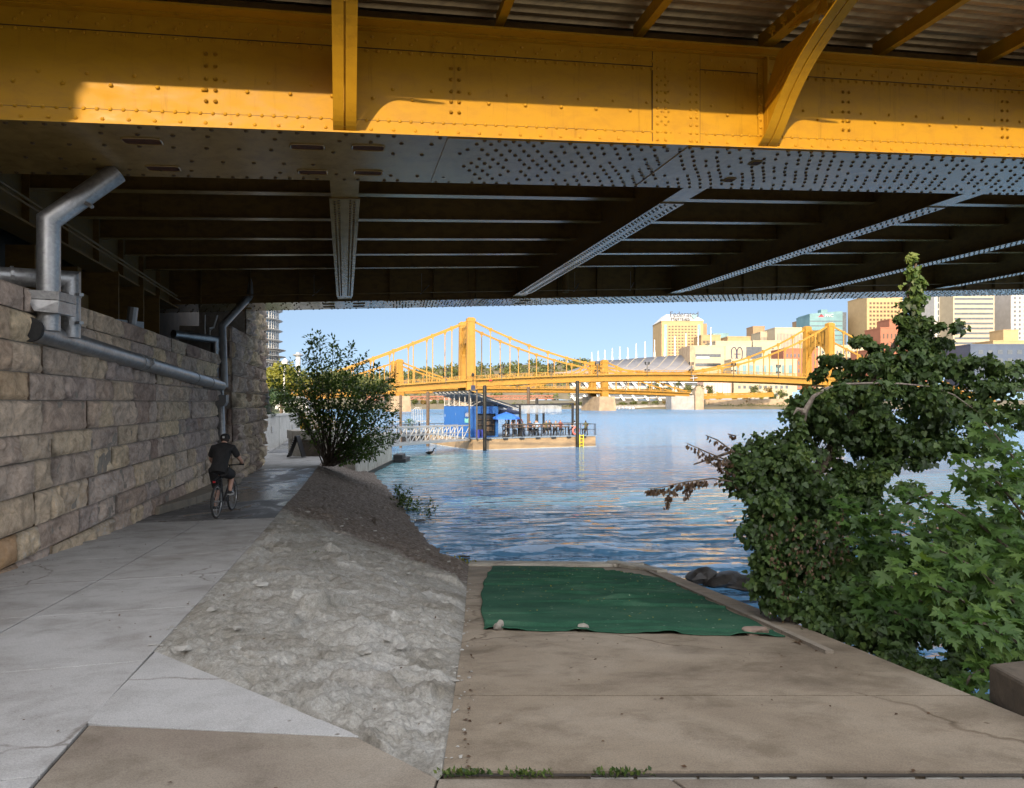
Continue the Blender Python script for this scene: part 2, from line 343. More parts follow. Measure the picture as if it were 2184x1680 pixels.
# water: one sheet, real ripples near the ramp, bump beyond
def water():
    m, nt, b = new_mat('river_water')
    b.inputs['Roughness'].default_value = .05; b.inputs['IOR'].default_value = 1.75
    tc = nt.nodes.new('ShaderNodeTexCoord')
    def nz(sc, rot, scale, det=3, rough=.5, dist=.3):
        mp = nt.nodes.new('ShaderNodeMapping'); mp.inputs['Scale'].default_value = sc; mp.inputs['Rotation'].default_value = (0, 0, rot)
        nt.links.new(tc.outputs['Object'], mp.inputs['Vector'])
        return noise_tex(nt, mp.outputs['Vector'], scale, det, rough, dist)
    a = nz((.55, 1.5, 1), .25, 1.15, 3); c = nz((.7, 1.3, 1), -.5, 3.3, 3); d = nz((.5, 1.2, 1), .1, .24, 2); e = nz((1, 1.4, 1), .6, 9, 2)
    s1 = N(nt, 'ShaderNodeMath', _operation='MULTIPLY_ADD'); s1.inputs[1].default_value = .34; nt.links.new(c, s1.inputs[0]); nt.links.new(a, s1.inputs[2])
    s2 = N(nt, 'ShaderNodeMath', _operation='MULTIPLY_ADD'); s2.inputs[1].default_value = 1.6; nt.links.new(d, s2.inputs[0]); nt.links.new(s1.outputs[0], s2.inputs[2])
    s3 = N(nt, 'ShaderNodeMath', _operation='MULTIPLY_ADD'); s3.inputs[1].default_value = .07; nt.links.new(e, s3.inputs[0]); nt.links.new(s2.outputs[0], s3.inputs[2])
    mpw = nt.nodes.new('ShaderNodeMapping'); mpw.inputs['Rotation'].default_value = (0, 0, 1.45); nt.links.new(tc.outputs['Object'], mpw.inputs['Vector'])
    wv = N(nt, 'ShaderNodeTexWave', Scale=.5, Distortion=7, Detail=3); wv.inputs['Detail Scale'].default_value = .8; wv.inputs['Detail Roughness'].default_value = .62; nt.links.new(mpw.outputs['Vector'], wv.inputs['Vector'])
    s4 = N(nt, 'ShaderNodeMath', _operation='MULTIPLY_ADD'); s4.inputs[1].default_value = .34; nt.links.new(wv.outputs['Fac'], s4.inputs[0]); nt.links.new(s3.outputs[0], s4.inputs[2])
    bump(nt, b, s4.outputs[0], 1.0, .30)
    # greener churned water with foam streaks beside the outfall at the seawall
    sep = nt.nodes.new('ShaderNodeVectorMath'); sep.operation = 'DISTANCE'; sep.inputs[1].default_value = (-5.6, 41.5, WATER)
    mp = nt.nodes.new('ShaderNodeMapping'); mp.inputs['Scale'].default_value = (1, .55, 1); mp.inputs['Location'].default_value = (0, 40.5*.45, 0)
    nt.links.new(tc.outputs['Object'], mp.inputs['Vector']); nt.links.new(mp.outputs['Vector'], sep.inputs[0])
    wob = nz((1, 1, 1), 0, .5, 4, .6)
    ad = N(nt, 'ShaderNodeMath', _operation='MULTIPLY_ADD'); ad.inputs[1].default_value = 5.0; nt.links.new(wob, ad.inputs[0]); nt.links.new(sep.outputs['Value'], ad.inputs[2])
    rg = ramp(nt, [(.0, (1, 1, 1)), (.45, (.8, .8, .8)), (.66, (0, 0, 0))])
    dv = N(nt, 'ShaderNodeMath', _operation='MULTIPLY'); dv.inputs[1].default_value = .068; nt.links.new(ad.outputs[0], dv.inputs[0]); nt.links.new(dv.outputs[0], rg.inputs['Fac'])
    col = mix(nt, (.10, .25, .44), (.14, .33, .35), rg.outputs['Color'])
    fo = nz((.6, 2.2, 1), .2, .9, 6, .72, 1.2); rf = ramp(nt, [(.555, (0, 0, 0)), (.62, (1, 1, 1))]); nt.links.new(fo, rf.inputs['Fac'])
    fm = mix(nt, (0, 0, 0), rf.outputs['Color'], rg.outputs['Color'])
    # foam line where the wavelets break on the end of the ramp
    nt.links.new(mix(nt, col, (.55, .6, .6), fm), b.inputs['Base Color'])
    sx_ = nt.nodes.new('ShaderNodeSeparateXYZ'); nt.links.new(tc.outputs['Object'], sx_.inputs[0])
    mq = nt.nodes.new('ShaderNodeMapRange'); mq.inputs['From Min'].default_value = 28; mq.inputs['From Max'].default_value = 150; mq.inputs['To Min'].default_value = .05; mq.inputs['To Max'].default_value = .27; nt.links.new(sx_.outputs['Y'], mq.inputs['Value'])
    rr = mix(nt, mq.outputs['Result'], (.5, .5, .5), fm); nt.links.new(rr, b.inputs['Roughness'])
    ys = np.concatenate([np.linspace(9, 24, 190), np.linspace(24.2, 60, 160), np.geomspace(61, 4000, 30)])
    xs = np.concatenate([-np.geomspace(3000, 14, 22), np.linspace(-13, 13, 120), np.geomspace(14, 3000, 22)])
    G = np.stack(np.meshgrid(ys, xs, indexing='ij'), -1); yy, xx = G[..., 0], G[..., 1]
    w = np.clip((46-yy)/28, 0, 1)*np.clip((14-np.abs(xx))/2, 0, 1)
    h = .040*fbm(np.stack([xx*.5+yy*.15, yy*1.5, xx*0], -1), 2)+.020*vnoise(np.stack([xx*.9-yy*.3, yy*3.2, xx*0+5], -1))
    # the wake that breaks on the ramp
    d2 = yy-(17.6+.25*np.sin(xx*1.3)+.05*(xx-.8)**2); h = h+.13*np.exp(-(d2/.32)**2)*np.clip(1-((xx-1)/2.6)**2, 0, 1)
    V = np.stack([xx, yy, WATER+h*w], -1).reshape(-1, 3)
    struct(np_obj('river', V, grid_faces(len(ys), len(xs)), m, smooth=True))
water()
# foundation sheet reaching the horizon under and beyond the river
M['earth'] = simple('bare_earth', (.13, .105, .08), (.085, .065, .05), 1.5, .95, bmp=.6)
mb = MB(); mb.add([(-4000, -600, -6), (4000, -600, -6), (4000, 5000, -6), (-4000, 5000, -6)], [(0, 1, 2, 3)])
struct(mb.build('ground', M['earth']))
# plaza behind and under the camera
def plz(x, y): return -1.45-.072*max(y, -2)
mb = MB()
def poly(mb, pts, t=.12): mb.prism(pts, (0, 0, -t))
def pp(x, y): return (x, y, plz(x, y))
tri = [(-2.32, 3.78), (-.78, 3.50), (-.31, 3.10)]
# brown plaza slabs, each with a gap to the next
mb = MB()
poly(mb, [pp(-2.25, 3.69), pp(-.79, 3.535), pp(-.335, 3.09), pp(-.42, 1.6), pp(-1.705, 1.6)])
poly(mb, [pp(-.325, 3.085), pp(.70, 3.085), pp(1.38, 1.6), pp(-.405, 1.6)])
poly(mb, [pp(.715, 3.085), pp(3.4, 3.085), pp(3.4, 1.6), pp(1.395, 1.6)])
poly(mb, [pp(-1.70, 1.585), pp(3.4, 1.585), pp(3.4, -2), pp(-.77, -2)])
poly(mb, [(-40, -2.01, -1.306), (40, -2.01, -1.306), (40, -70, -1.306), (-40, -70, -1.306)])
poly(mb, [pp(3.42, 1.6), pp(40, 1.6), pp(40, -2), pp(3.42, -2)])
struct(mb.build('plaza', M['plaza'], bevel=.006))
mb = MB(); poly(mb, [pp(-2.285, 3.725), pp(-2.60, 5.06), pp(-.775, 3.552), pp(-.78, 3.542), pp(-2.2, 3.70)])
struct(mb.build('pavement_wedge', M['wedge'], bevel=.004))
# joint bed under the slabs
mb = MB(); mb.add([(-45, -70, -1.36), (45, -70, -1.36), (45, -2, -1.36), (-45, -2, -1.36)], [(0, 1, 2, 3)])
mb.add([pp(-3, -2), pp(3.5, -2), pp(3.5, 3.1), pp(-.2, 3.12), pp(-2.7, 5.1)], [(0, 1, 2, 3, 4)])
mb.v = [(x, y, z-.02) for x, y, z in mb.v]; struct(mb.build('joint_bed', M['joint']))
mb = MB()
x = .35
while x < 3.3:
    l = random.uniform(.12, .34)
    mb.box(x, x+l, 3.087, 3.097, plz(0, 3.09)-.01, plz(0, 3.09)+.002); x += l+random.uniform(.01, .06)
struct(mb.build('joint_sealant', M['white_seal']))
# path slabs (pale, then a worn dark stretch, then pale again)
WN = Vector((-.97, -.24, 0))
def pth(y, d): return (xR(y)+WN.x*d, y+WN.y*d, zp(y))
def slabrow(mb, y0, y1, d0, d1):
    a, b, c, e = pth(y0, d0), pth(y1, d0), pth(y1, d1), pth(y0, d1)
    mb.prism([a, b, c, e], (0, 0, -.12))
mb = MB(); mw = MB(); mf = MB(); g = .006; y = -5.49
while y < 14.3:
    y2 = y+1.72
    if y2 > 14.0: y2 = 14.25
    slabrow(mb, y+g, y2-g, .0, 1.36); slabrow(mb, y+g, y2-g, 1.375, 4.2 if y < 7 else 3.3); y = y2
    if y2 >= 14.25: break
y = 14.25
while y < 27.2:
    slabrow(mw, y+g, y+2.0-g, .0, 3.3); y += 2.0
y0 = y
while y < 38:
    slabrow(mf, y+g, y+2.4-g, .0, 3.3); y += 2.4
struct(mb.build('path', M['path'], bevel=.004)); struct(mw.build('path_worn_stretch', M['wet'])); struct(mf.build('path_far_stretch', M['path']))
mb = MB()
ys = np.linspace(-6, 40, 47)
vs = []
for y in ys: vs += [pth(y, -.02), pth(y, 4.4)]
mb.add([(a, b, c-.02) for a, b, c in vs], [(2*i, 2*i+2, 2*i+3, 2*i+1) for i in range(len(ys)-1)])
struct(mb.build('path_bed', M['joint']))
# boat ramp: slabs
mb = MB(); ed = [3.10, 4.40, 16.2]
for a, b in zip(ed[:-1], ed[1:]):
    n = 8
    for k in range(n):
        ya, yb = lerp(a, b, k/n), lerp(a, b, (k+1)/n)
        if k == 0: ya += .013
        if k == n-1: yb -= .013
        mb.prism([(rampL(ya), ya, zr(ya)), (rampR(ya), ya, zr(ya)), (rampR(yb), yb, zr(yb)), (rampL(yb), yb, zr(yb))], (0, 0, -.6))
struct(mb.build('boat_ramp', M['ramp']))
mb = MB()
for a, b in ((3.08, 3.12), (4.37, 4.43)): mb.add([(rampL(a), a, zr(a)-.012), (rampR(a), a, zr(a)-.012), (rampR(b), b, zr(b)-.012), (rampL(b), b, zr(b)-.012)], [(0, 1, 2, 3)])
struct(mb.build('ramp_joint', M['joint']))
# raised edge strip on the ramp's river side, worn sill at its foot
mb = MB()
for k in range(16):
    ya, yb = lerp(5.7, 14.5, k/16), lerp(5.7, 14.5, (k+1)/16)
    o1, o2 = .30, .37
    mb.prism([(rampR(ya)-o2, ya, zr(ya)+.03), (rampR(ya)-o1, ya, zr(ya)+.03), (rampR(yb)-o1, yb, zr(yb)+.03), (rampR(yb)-o2, yb, zr(yb)+.03)], (0, 0, -.05))
struct(mb.build('ramp_edge_strip', M['plaza']))
mb = MB(); 
mb.bar((-.95, 15.25, zr(15.25)+.02), (2.85, 15.0, zr(15.0)+.03), .18, .10); mb.bar((-.98, 16.05, -3.74), (2.3, 15.9, -3.73), .34, .10); mb.bar((2.2, 15.4, -3.55), (2.95, 13.6, -3.32), .25, .09)
struct(mb.build('ramp_sill', M['seawall'], bevel=.02))
# riprap bank between path and ramp / river
def sp0(nt, a):
    s = nt.nodes.new('ShaderNodeSeparateColor'); nt.links.new(a.outputs['Color'], s.inputs[0]); return s.outputs[1]
def bank():
    m, nt, b = new_mat('grouted_rubble'); b.inputs['Roughness'].default_value = .95; b.inputs['Specular IOR Level'].default_value = .15
    v = coords(nt)
    def warped(sc, off):
        wv = N(nt, 'ShaderNodeTexNoise', Scale=2.2, Detail=3); nt.links.new(v, wv.inputs['Vector'])
        mx = N(nt, 'ShaderNodeVectorMath', _operation='MULTIPLY_ADD'); mx.inputs[1].default_value = (.35, .35, .35)
        nt.links.new(wv.outputs['Color'], mx.inputs[0]); nt.links.new(v, mx.inputs[2])
        vo = N(nt, 'ShaderNodeTexVoronoi', Scale=sc, Randomness=1); nt.links.new(mx.outputs[0], vo.inputs['Vector']); return vo
    a = nt.nodes.new('ShaderNodeAttribute'); a.attribute_name = 'tint'
    f = noise_tex(nt, v, 1.3, 7, .7, .6); f2 = noise_tex(nt, v, 9, 6, .75); fine = noise_tex(nt, v, 60, 4, .8)
    pale = ramp(nt, [(.3, (.27, .25, .21)), (.52, (.43, .42, .39)), (.75, (.54, .54, .53))]); nt.links.new(f, pale.inputs['Fac'])
    st = ramp(nt, [(0, (.74, .71, .66)), (.4, (.93, .92, .89)), (1, (1.18, 1.17, 1.15))]); nt.links.new(a.outputs['Color'], st.inputs['Fac'])
    nt.links.new(sp0(nt, a), st.inputs['Fac'])
    pc = mix(nt, pale.outputs['Color'], st.outputs['Color'], .8, 'MULTIPLY')
    dirt = ramp(nt, [(.3, (.13, .108, .09)), (.55, (.235, .195, .165)), (.72, (.38, .35, .31))]); nt.links.new(f2, dirt.inputs['Fac'])
    sp = nt.nodes.new('ShaderNodeSeparateColor'); nt.links.new(a.outputs['Color'], sp.inputs[0])
    ad = N(nt, 'ShaderNodeMath', _operation='MULTIPLY_ADD'); ad.inputs[1].default_value = .35; nt.links.new(f, ad.inputs[0]); nt.links.new(sp.outputs[0], ad.inputs[2])
    rm = ramp(nt, [(.58, (0, 0, 0)), (.70, (1, 1, 1))]); nt.links.new(ad.outputs[0], rm.inputs['Fac'])
    c = mix(nt, pc, dirt.outputs['Color'], rm.outputs['Color'])
    r3 = ramp(nt, [(.3, (.6, .6, .58)), (.6, (1.1, 1.1, 1.1))]); nt.links.new(f2, r3.inputs['Fac']); c = mix(nt, c, r3.outputs['Color'], .75, 'MULTIPLY')
    r4 = ramp(nt, [(.3, (.6, .6, .6)), (.6, (1.12, 1.12, 1.12))]); nt.links.new(fine, r4.inputs['Fac']); c = mix(nt, c, r4.outputs['Color'], .8, 'MULTIPLY')
    nt.links.new(c, b.inputs['Base Color'])
    bp = bump(nt, b, f2, .7, .05); bump(nt, b, fine, .6, .012, bp)
    ys = np.concatenate([np.linspace(3.08, 8, 220), np.linspace(8.04, 18, 190), np.linspace(18.2, 39, 120)]); nu = 170
    us = np.linspace(0, 1, nu); V = []; T = []
    for y in ys:
        if y < 5.1: xl = interp(y, [3.08, 3.54, 5.08], [-.33, -.785, -2.63])
        else: xl = xR(y)
        zl = -1.45-.072*y if y < 5.1 else zp(y)
        if y < 16.2: xr, zrr = rampL(y), zr(y)
        else:
            xr = interp(y, [16.2, 21.1, 30, 37, 39], [-1.02, -2.45, -4.9, -7.2, -7.8])+.9; zrr = -4.25
        xx = lerp(xl, xr, us)
        s = us**(1.25 if y < 12 else interp(y, [12, 20], [1.25, .95]))
        hump = .10*np.sin(np.pi*us)*min(1, (y-3.1)/3)*max(0, 1-(y-8)/7 if y > 8 else 1)
        zz = lerp(zl, zrr, s)+hump
        V.append(np.stack([xx, np.full(nu, y), zz], -1))
        T.append(np.clip((y-9.5)/9+(us-.35)*.5, 0, 1)*.9)
    V = np.array(V); T = np.array(T)
    edge = np.minimum(np.minimum(us, 1-us)/.05, 1)[None, :]*np.clip((V[..., 1]-3.0)/.4, 0, 1)
    px = V.copy(); px[..., 2] = 0
    rg = np.random.default_rng(31); ns = 1500
    sy = 3.0+36*rg.uniform(0, 1, ns)**2.2; sx = rg.uniform(-10, 1.6, ns)
    keep = (sx > np.interp(sy, [3, 39], [-3.2, -11])) & (sx < np.interp(sy, [3, 16, 39], [0, -.5, -6])); sx, sy = sx[keep], sy[keep]; ns = len(sx)
    sh = np.where(rg.uniform(0, 1, ns) < .5, rg.uniform(.0, .05, ns), -.01); tx, ty = rg.normal(0, .17, ns), rg.normal(0, .17, ns); br = rg.uniform(0, 1, ns)
    fl = (px+.10*np.stack([vnoise(px*3), vnoise(px*3+9), px[..., 0]*0], -1)).reshape(-1, 3); H_ = np.zeros(len(fl)); G_ = np.zeros(len(fl)); Bt = np.zeros(len(fl))
    for i in range(0, len(fl), 4000):
        q = fl[i:i+4000]; dx = q[:, 0:1]-sx[None]; dy = (q[:, 1:2]-sy[None])*.9; d = np.sqrt(dx*dx+dy*dy); o = np.argsort(d, 1)[:, :2]; r_ = np.arange(len(q)); f1 = d[r_, o[:, 0]]; f2 = d[r_, o[:, 1]]; k = o[:, 0]
        gap = np.clip((f2-f1)/.05, 0, 1); st = (sh[k] > 0); H_[i:i+4000] = np.where(st, (sh[k]+tx[k]*dx[r_, k]+ty[k]*dy[r_, k])*gap, -.012*(1-gap)); G_[i:i+4000] = gap; Bt[i:i+4000] = np.where(st, br[k], .4)
    far = np.clip((V[..., 1]-14)/8, 0, 1)
    h = .62*H_.reshape(V.shape[:2])*(1-.5*far)+.035*np.abs(fbm(px*1.7, 3))-.028*np.abs(vnoise(px*5))*(1-.4*far)-.024*np.abs(vnoise(px*11))+.016*vnoise(px*26)+.010*vnoise(px*47)
    V[..., 2] += h*edge-.008*(1-edge)
    T = np.stack([T.reshape(-1), Bt, G_], 1)
    return struct(np_obj('riverbank', V.reshape(-1, 3), grid_faces(len(ys), nu), m, tint=T))
bank()
# overgrown bank on the far side of the ramp
ys = np.linspace(-1, 19, 60); us = np.linspace(0, 1, 50); V = []
for y in ys:
    x0 = rampR(max(2, y))+.01; z0 = (zr(max(3.1, y)) if y > 3.1 else plz(0, y))-.06
    xx = x0+us*14; zz = z0-.03-interp(y, [4.6, 6, 8], [0, .25, .75])*np.minimum(1, us*25)-us*14*interp(y, [3, 5, 8], [.12, .4, .9]); V.append(np.stack([xx, xx*0+y, np.maximum(zz, -4.3)], -1))
V = np.array(V); V[..., 2] += .16*fbm(V*1.3, 3)*np.minimum(1, us*8)[None, :]
struct(np_obj('overgrown_bank', V.reshape(-1, 3), grid_faces(60, 50), M['earth']))

# ================================================================ STONE ABUTMENT
def stone_mat():
    m, nt, b = new_mat('sandstone_blocks'); b.inputs['Roughness'].default_value = .95; b.inputs['Specular IOR Level'].default_value = .15
    v = coords(nt); a = nt.nodes.new('ShaderNodeAttribute'); a.attribute_name = 'tint'
    sp = nt.nodes.new('ShaderNodeSeparateColor'); nt.links.new(a.outputs['Color'], sp.inputs[0])
    r = ramp(nt, [(0, (.32, .235, .20)), (.16, (.47, .37, .30)), (.34, (.59, .475, .34)), (.5, (.42, .345, .31)), (.66, (.56, .455, .375)), (.84, (.65, .52, .35)), (1, (.36, .30, .275))]); nt.links.new(sp.outputs[0], r.inputs['Fac'])
    f = noise_tex(nt, v, 2.6, 8, .72, .9); f2 = noise_tex(nt, v, 11, 7, .75, .4); f3 = noise_tex(nt, v, 48, 4, .7)
    r1 = ramp(nt, [(.30, (.48, .45, .44)), (.5, (1.05, 1.05, 1.05)), (.72, (1.5, 1.45, 1.36))]); nt.links.new(f, r1.inputs['Fac'])
    c = mix(nt, r.outputs['Color'], r1.outputs['Color'], .85, 'MULTIPLY')
    r2 = ramp(nt, [(.3, (.62, .60, .58)), (.55, (1.08, 1.08, 1.08)), (.8, (1.35, 1.33, 1.28))]); nt.links.new(f2, r2.inputs['Fac'])
    c = mix(nt, c, r2.outputs['Color'], .8, 'MULTIPLY')
    # white efflorescence and the orange run near the left end
    rw = ramp(nt, [(.52, (0, 0, 0)), (.66, (1, 1, 1))]); nt.links.new(f2, rw.inputs['Fac'])
    wm = N(nt, 'ShaderNodeMath', _operation='MULTIPLY'); nt.links.new(rw.outputs['Color'], wm.inputs[0]); nt.links.new(sp.outputs[1], wm.inputs[1])
    c = mix(nt, c, (.48, .47, .45), wm.outputs[0])
    om = N(nt, 'ShaderNodeMath', _operation='MULTIPLY'); nt.links.new(f, om.inputs[0]); nt.links.new(sp.outputs[2], om.inputs[1])
    c = mix(nt, c, (.42, .19, .035), om.outputs[0])
    nt.links.new(c, b.inputs['Base Color'])
    bp = bump(nt, b, f2, .7, .045); bump(nt, b, f3, .5, .01, bp)
    return m
M['stone'] = stone_mat(); M['mortar'] = simple('mortar', (.34, .30, .25), (.24, .21, .18), 8, .95, bmp=.5)
def wallx(y): return -6.30-.224*(y-8.54)
WD = Vector((-.2186, .9758, 0)); WNRM = Vector((.9758, .2186, 0))
def masonry(name, parent, p0, dirn, nrm, length, courses, bulge, lmin, lmax, seed, n=(14, 8), orange=None, lowwhite=.5):
    rg = random.Random(seed); VV = []; FF = []; TT = []; off = 0
    nu, nv = n; gf = grid_faces(nu, nv)
    u = np.linspace(0, 1, nu); w = np.linspace(0, 1, nv); UU, WW = np.meshgrid(u, w, indexing='ij')
    for ci in range(len(courses)-1):
        z0, z1 = courses[ci], courses[ci+1]; s = -rg.uniform(0, lmax)
        cb = rg.uniform(-.02, .02)
        while s < length:
            L = rg.uniform(lmin, lmax)
            a, b2 = max(s, 0), min(s+L, length)
            if b2-a > .08:
                g = .005; A0, A1 = a+g, b2-g; Z0, Z1 = z0+g, z1-g
                S = A0+UU*(A1-A0); ZZ = Z0+WW*(Z1-Z0)
                ed = np.minimum(np.minimum(UU, 1-UU)*(A1-A0), np.minimum(WW, 1-WW)*(Z1-Z0)); e = np.clip(ed/.03, 0, 1); e = e*e*(3-2*e)
                pts = np.stack([S*1.0, ZZ*1.0, S*0+seed*3.1+rg.uniform(0, 50)], -1)
                tilt = (UU-.5)*rg.uniform(-1, 1)*.5+(WW-.5)*rg.uniform(-1, 1)*.6
                rg_n = fbm(pts*3.2, 4, .55)
                d = cb*.6+rg.uniform(-.012, .02)+.0*S+e*bulge*(.5+.55*tilt+.85*rg_n)-e*.22*bulge*np.abs(vnoise(pts*9))+e*.15*bulge*vnoise(pts*17)
                base = np.asarray(p0)[None, None]+S[..., None]*np.asarray(dirn)+ZZ[..., None]*np.array([0, 0, 1])+d[..., None]*np.asarray(nrm)
                VV.append(base.reshape(-1, 3)); FF.append(gf+off); off += nu*nv
                # back rim so that joints have depth
                rim = [i*nv for i in range(nu)]+[(nu-1)*nv+j for j in range(1, nv)]+[i*nv+nv-1 for i in range(nu-2, -1, -1)]+[j for j in range(nv-2, 0, -1)]
                rb = base.reshape(-1, 3)[rim]-np.asarray(nrm)*.09
                VV.append(rb); k = len(rim); o0 = off-nu*nv
                FF.append(np.array([[o0+rim[i], o0+rim[(i+1) % k], off+(i+1) % k, off+i] for i in range(k)])); off += k
                t = rg.random(); lw = max(0, min(1, (.1-z0)/2.4))*lowwhite*rg.choice([0, .3, .6, 1.4, 1.8]); og = 0
                if orange is not None: og = max(0, 1-abs((a+b2)/2-orange)/1.0)*1.7*(1 if z0 < .3 else .2)
                TT.append(np.tile([[t, min(1, lw), min(1.3, og)]], (nu*nv+k, 1)))
            s += L
    return np_obj(name, np.concatenate(VV), np.concatenate(FF), M['stone'], parent, tint=np.concatenate(TT))
abut = thing('stone_abutment', 'rock faced sandstone bridge abutment wall along the left of the path', 'stone wall', (wallx(14), 14, -2.4))
cs = [-2.95, -2.50, -2.06, -1.68, -1.22, -.79, -.43, .03, .40, .79, 1.20, 1.52]
p0 = Vector((wallx(2.0), 2.0, 0))
masonry('block_face', abut, p0, WD, WNRM, 20.9, cs, .075, .38, 1.75, 1, (20, 10), orange=5.9)
mb = MB(); q0 = p0-WNRM*.012; q1 = p0+WD*20.9-WNRM*.012
mb.hexa([q0+Vector((0, 0, -3)), q1+Vector((0, 0, -3)), q1-WNRM*.5+Vector((0, 0, -3)), q0-WNRM*.5+Vector((0, 0, -3)), q0+Vector((0, 0, 1.50)), q1+Vector((0, 0, 1.50)), q1-WNRM*.5+Vector((0, 0, 1.50)), q0-WNRM*.5+Vector((0, 0, 1.50))])
mb.build('mortar_core', M['mortar'], abut)
# bridge seat and back wall behind the top of the face
mb = MB()
def W(s, n, z): return p0+WD*s+WNRM*n+Vector((0, 0, z))
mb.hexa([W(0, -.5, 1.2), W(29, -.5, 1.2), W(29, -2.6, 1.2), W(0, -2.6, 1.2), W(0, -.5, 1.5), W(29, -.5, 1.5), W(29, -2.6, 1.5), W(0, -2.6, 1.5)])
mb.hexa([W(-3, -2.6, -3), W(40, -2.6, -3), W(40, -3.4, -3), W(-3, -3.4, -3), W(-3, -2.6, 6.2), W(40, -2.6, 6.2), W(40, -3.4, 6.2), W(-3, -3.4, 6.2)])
M['seat_stone'] = simple('dark_seat_stone', (.075, .06, .045), (.045, .036, .028), 2, .95)  # one dark stone tone for the seat and back wall
mb.build('bridge_seat', M['seat_stone'], abut)
pyl = thing('stone_pylon', 'rough rock faced stone pier end with bulging blocks beside the flagpole view', 'stone pier', (wallx(27), 27, -2.65))
pp0 = Vector((wallx(22.65), 22.65, 0))+WNRM*.30
masonry('block_face', pyl, pp0, WD, WNRM, 2.9, [-2.95, -2.4, -1.85, -1.3, -.75, -.2, .35, .9, 1.45, 2.0, 2.5], .17, .6, 1.2, 5, (16, 10), lowwhite=.1)
masonry('block_face', pyl, pp0+WD*2.9, WD, WNRM, 5.0, [-2.95, -2.4, -1.85, -1.3, -.75, -.2, .35, .9, 1.45, 2.0, 2.55, 3.1, 3.7, 4.3], .17, .6, 1.3, 6, (16, 10), lowwhite=.1)
masonry('end_face', pyl, pp0+WD*7.9, -WNRM, WD, 1.6, [-2.95, -2.4, -1.3, -.2, .9, 2.0, 3.1, 4.3], .1, .7, 1.2, 8, (8, 6))
masonry('end_face', pyl, pp0-WNRM*.4, WNRM, -WD, .4, [-2.95, -2.4, -1.85, -1.3, -.75, -.2, .35, .9, 1.45, 2.0, 2.5], .05, .3, .4, 9, (6, 6))
mb = MB(); q = lambda s, n, z: pp0+WD*s+WNRM*n+Vector((0, 0, z))
mb.hexa([q(0, -.04, -3), q(2.9, -.04, -3), q(2.9, -1.6, -3), q(0, -1.6, -3), q(0, -.04, 2.48), q(2.9, -.04, 2.48), q(2.9, -1.6, 2.48), q(0, -1.6, 2.48)])
mb.hexa([q(2.9, -.04, -3), q(7.86, -.04, -3), q(7.86, -1.6, -3), q(2.9, -1.6, -3), q(2.9, -.04, 4.25), q(7.86, -.04, 4.25), q(7.86, -1.6, 4.25), q(2.9, -1.6, 4.25)])
mb.build('mortar_core', M['mortar'], pyl)
# low concrete kerb at the foot of the wall by the rider
mb = MB(); mk = simple('kerb_concrete', (.27, .23, .175), (.19, .165, .13), 3, .9, bmp=.3); rg = random.Random(4); s = 13.2
while s < 20.5:
    l = 2.0; y = 2+s*.9758
    z = zp(y+.6); w0 = .55
    wa, wb = interp(s, [13.2, 16], [.14, .6]), interp(s+l, [13.2, 16], [.14, .6])
    c = [W(s+.008, .05, z-.1), W(s+l-.008, .05, zp(y+l+.5)-.1), W(s+l-.008, wb, zp(y+l+.5)-.1), W(s+.008, wa, z-.1)]
    mb.hexa(c+[p+Vector((0, 0, .27)) for p in c]); s += l
tag(mb.build('kerb', mk, bevel=.02), 'low tan concrete kerb at the foot of the stone wall left of the rider', 'kerb')
# ================================================================ THE STEEL BRIDGE OVERHEAD
O = Vector((-2.17, 9.0, 3.497)); AX = Vector((.9722, .2343, .0532)); BX = Vector((-.2343, .9722, 0))
def B(s, t, h): return O+AX*s+BX*t+Vector((0, 0, h))
BAY = 6.17; GW = 1.98; GH = 1.42; T2 = 15.45; S0, S1 = -9.0, 38.0
bridge = thing('steel_bridge', 'gold painted riveted steel road bridge passing overhead on the stone abutment', 'bridge', tuple(B(0, 8, 0)))
DOME = ([(math.cos(k*math.pi/3)*r, math.sin(k*math.pi/3)*r, z) for r, z in ((1, 0), (.72, .55)) for k in range(6)]+[(0, 0, .8)],
        [(k, (k+1) % 6, 6+(k+1) % 6, 6+k) for k in range(6)]+[(6+k, 6+(k+1) % 6, 12) for k in range(6)])
def rivets(mb, pts, r, ex, ey, ez): mb.stamp(DOME[0], DOME[1], [(p, ex*r, ey*r, ez*r) for p in pts])
ZV = Vector((0, 0, 1)); rg = random.Random(11)
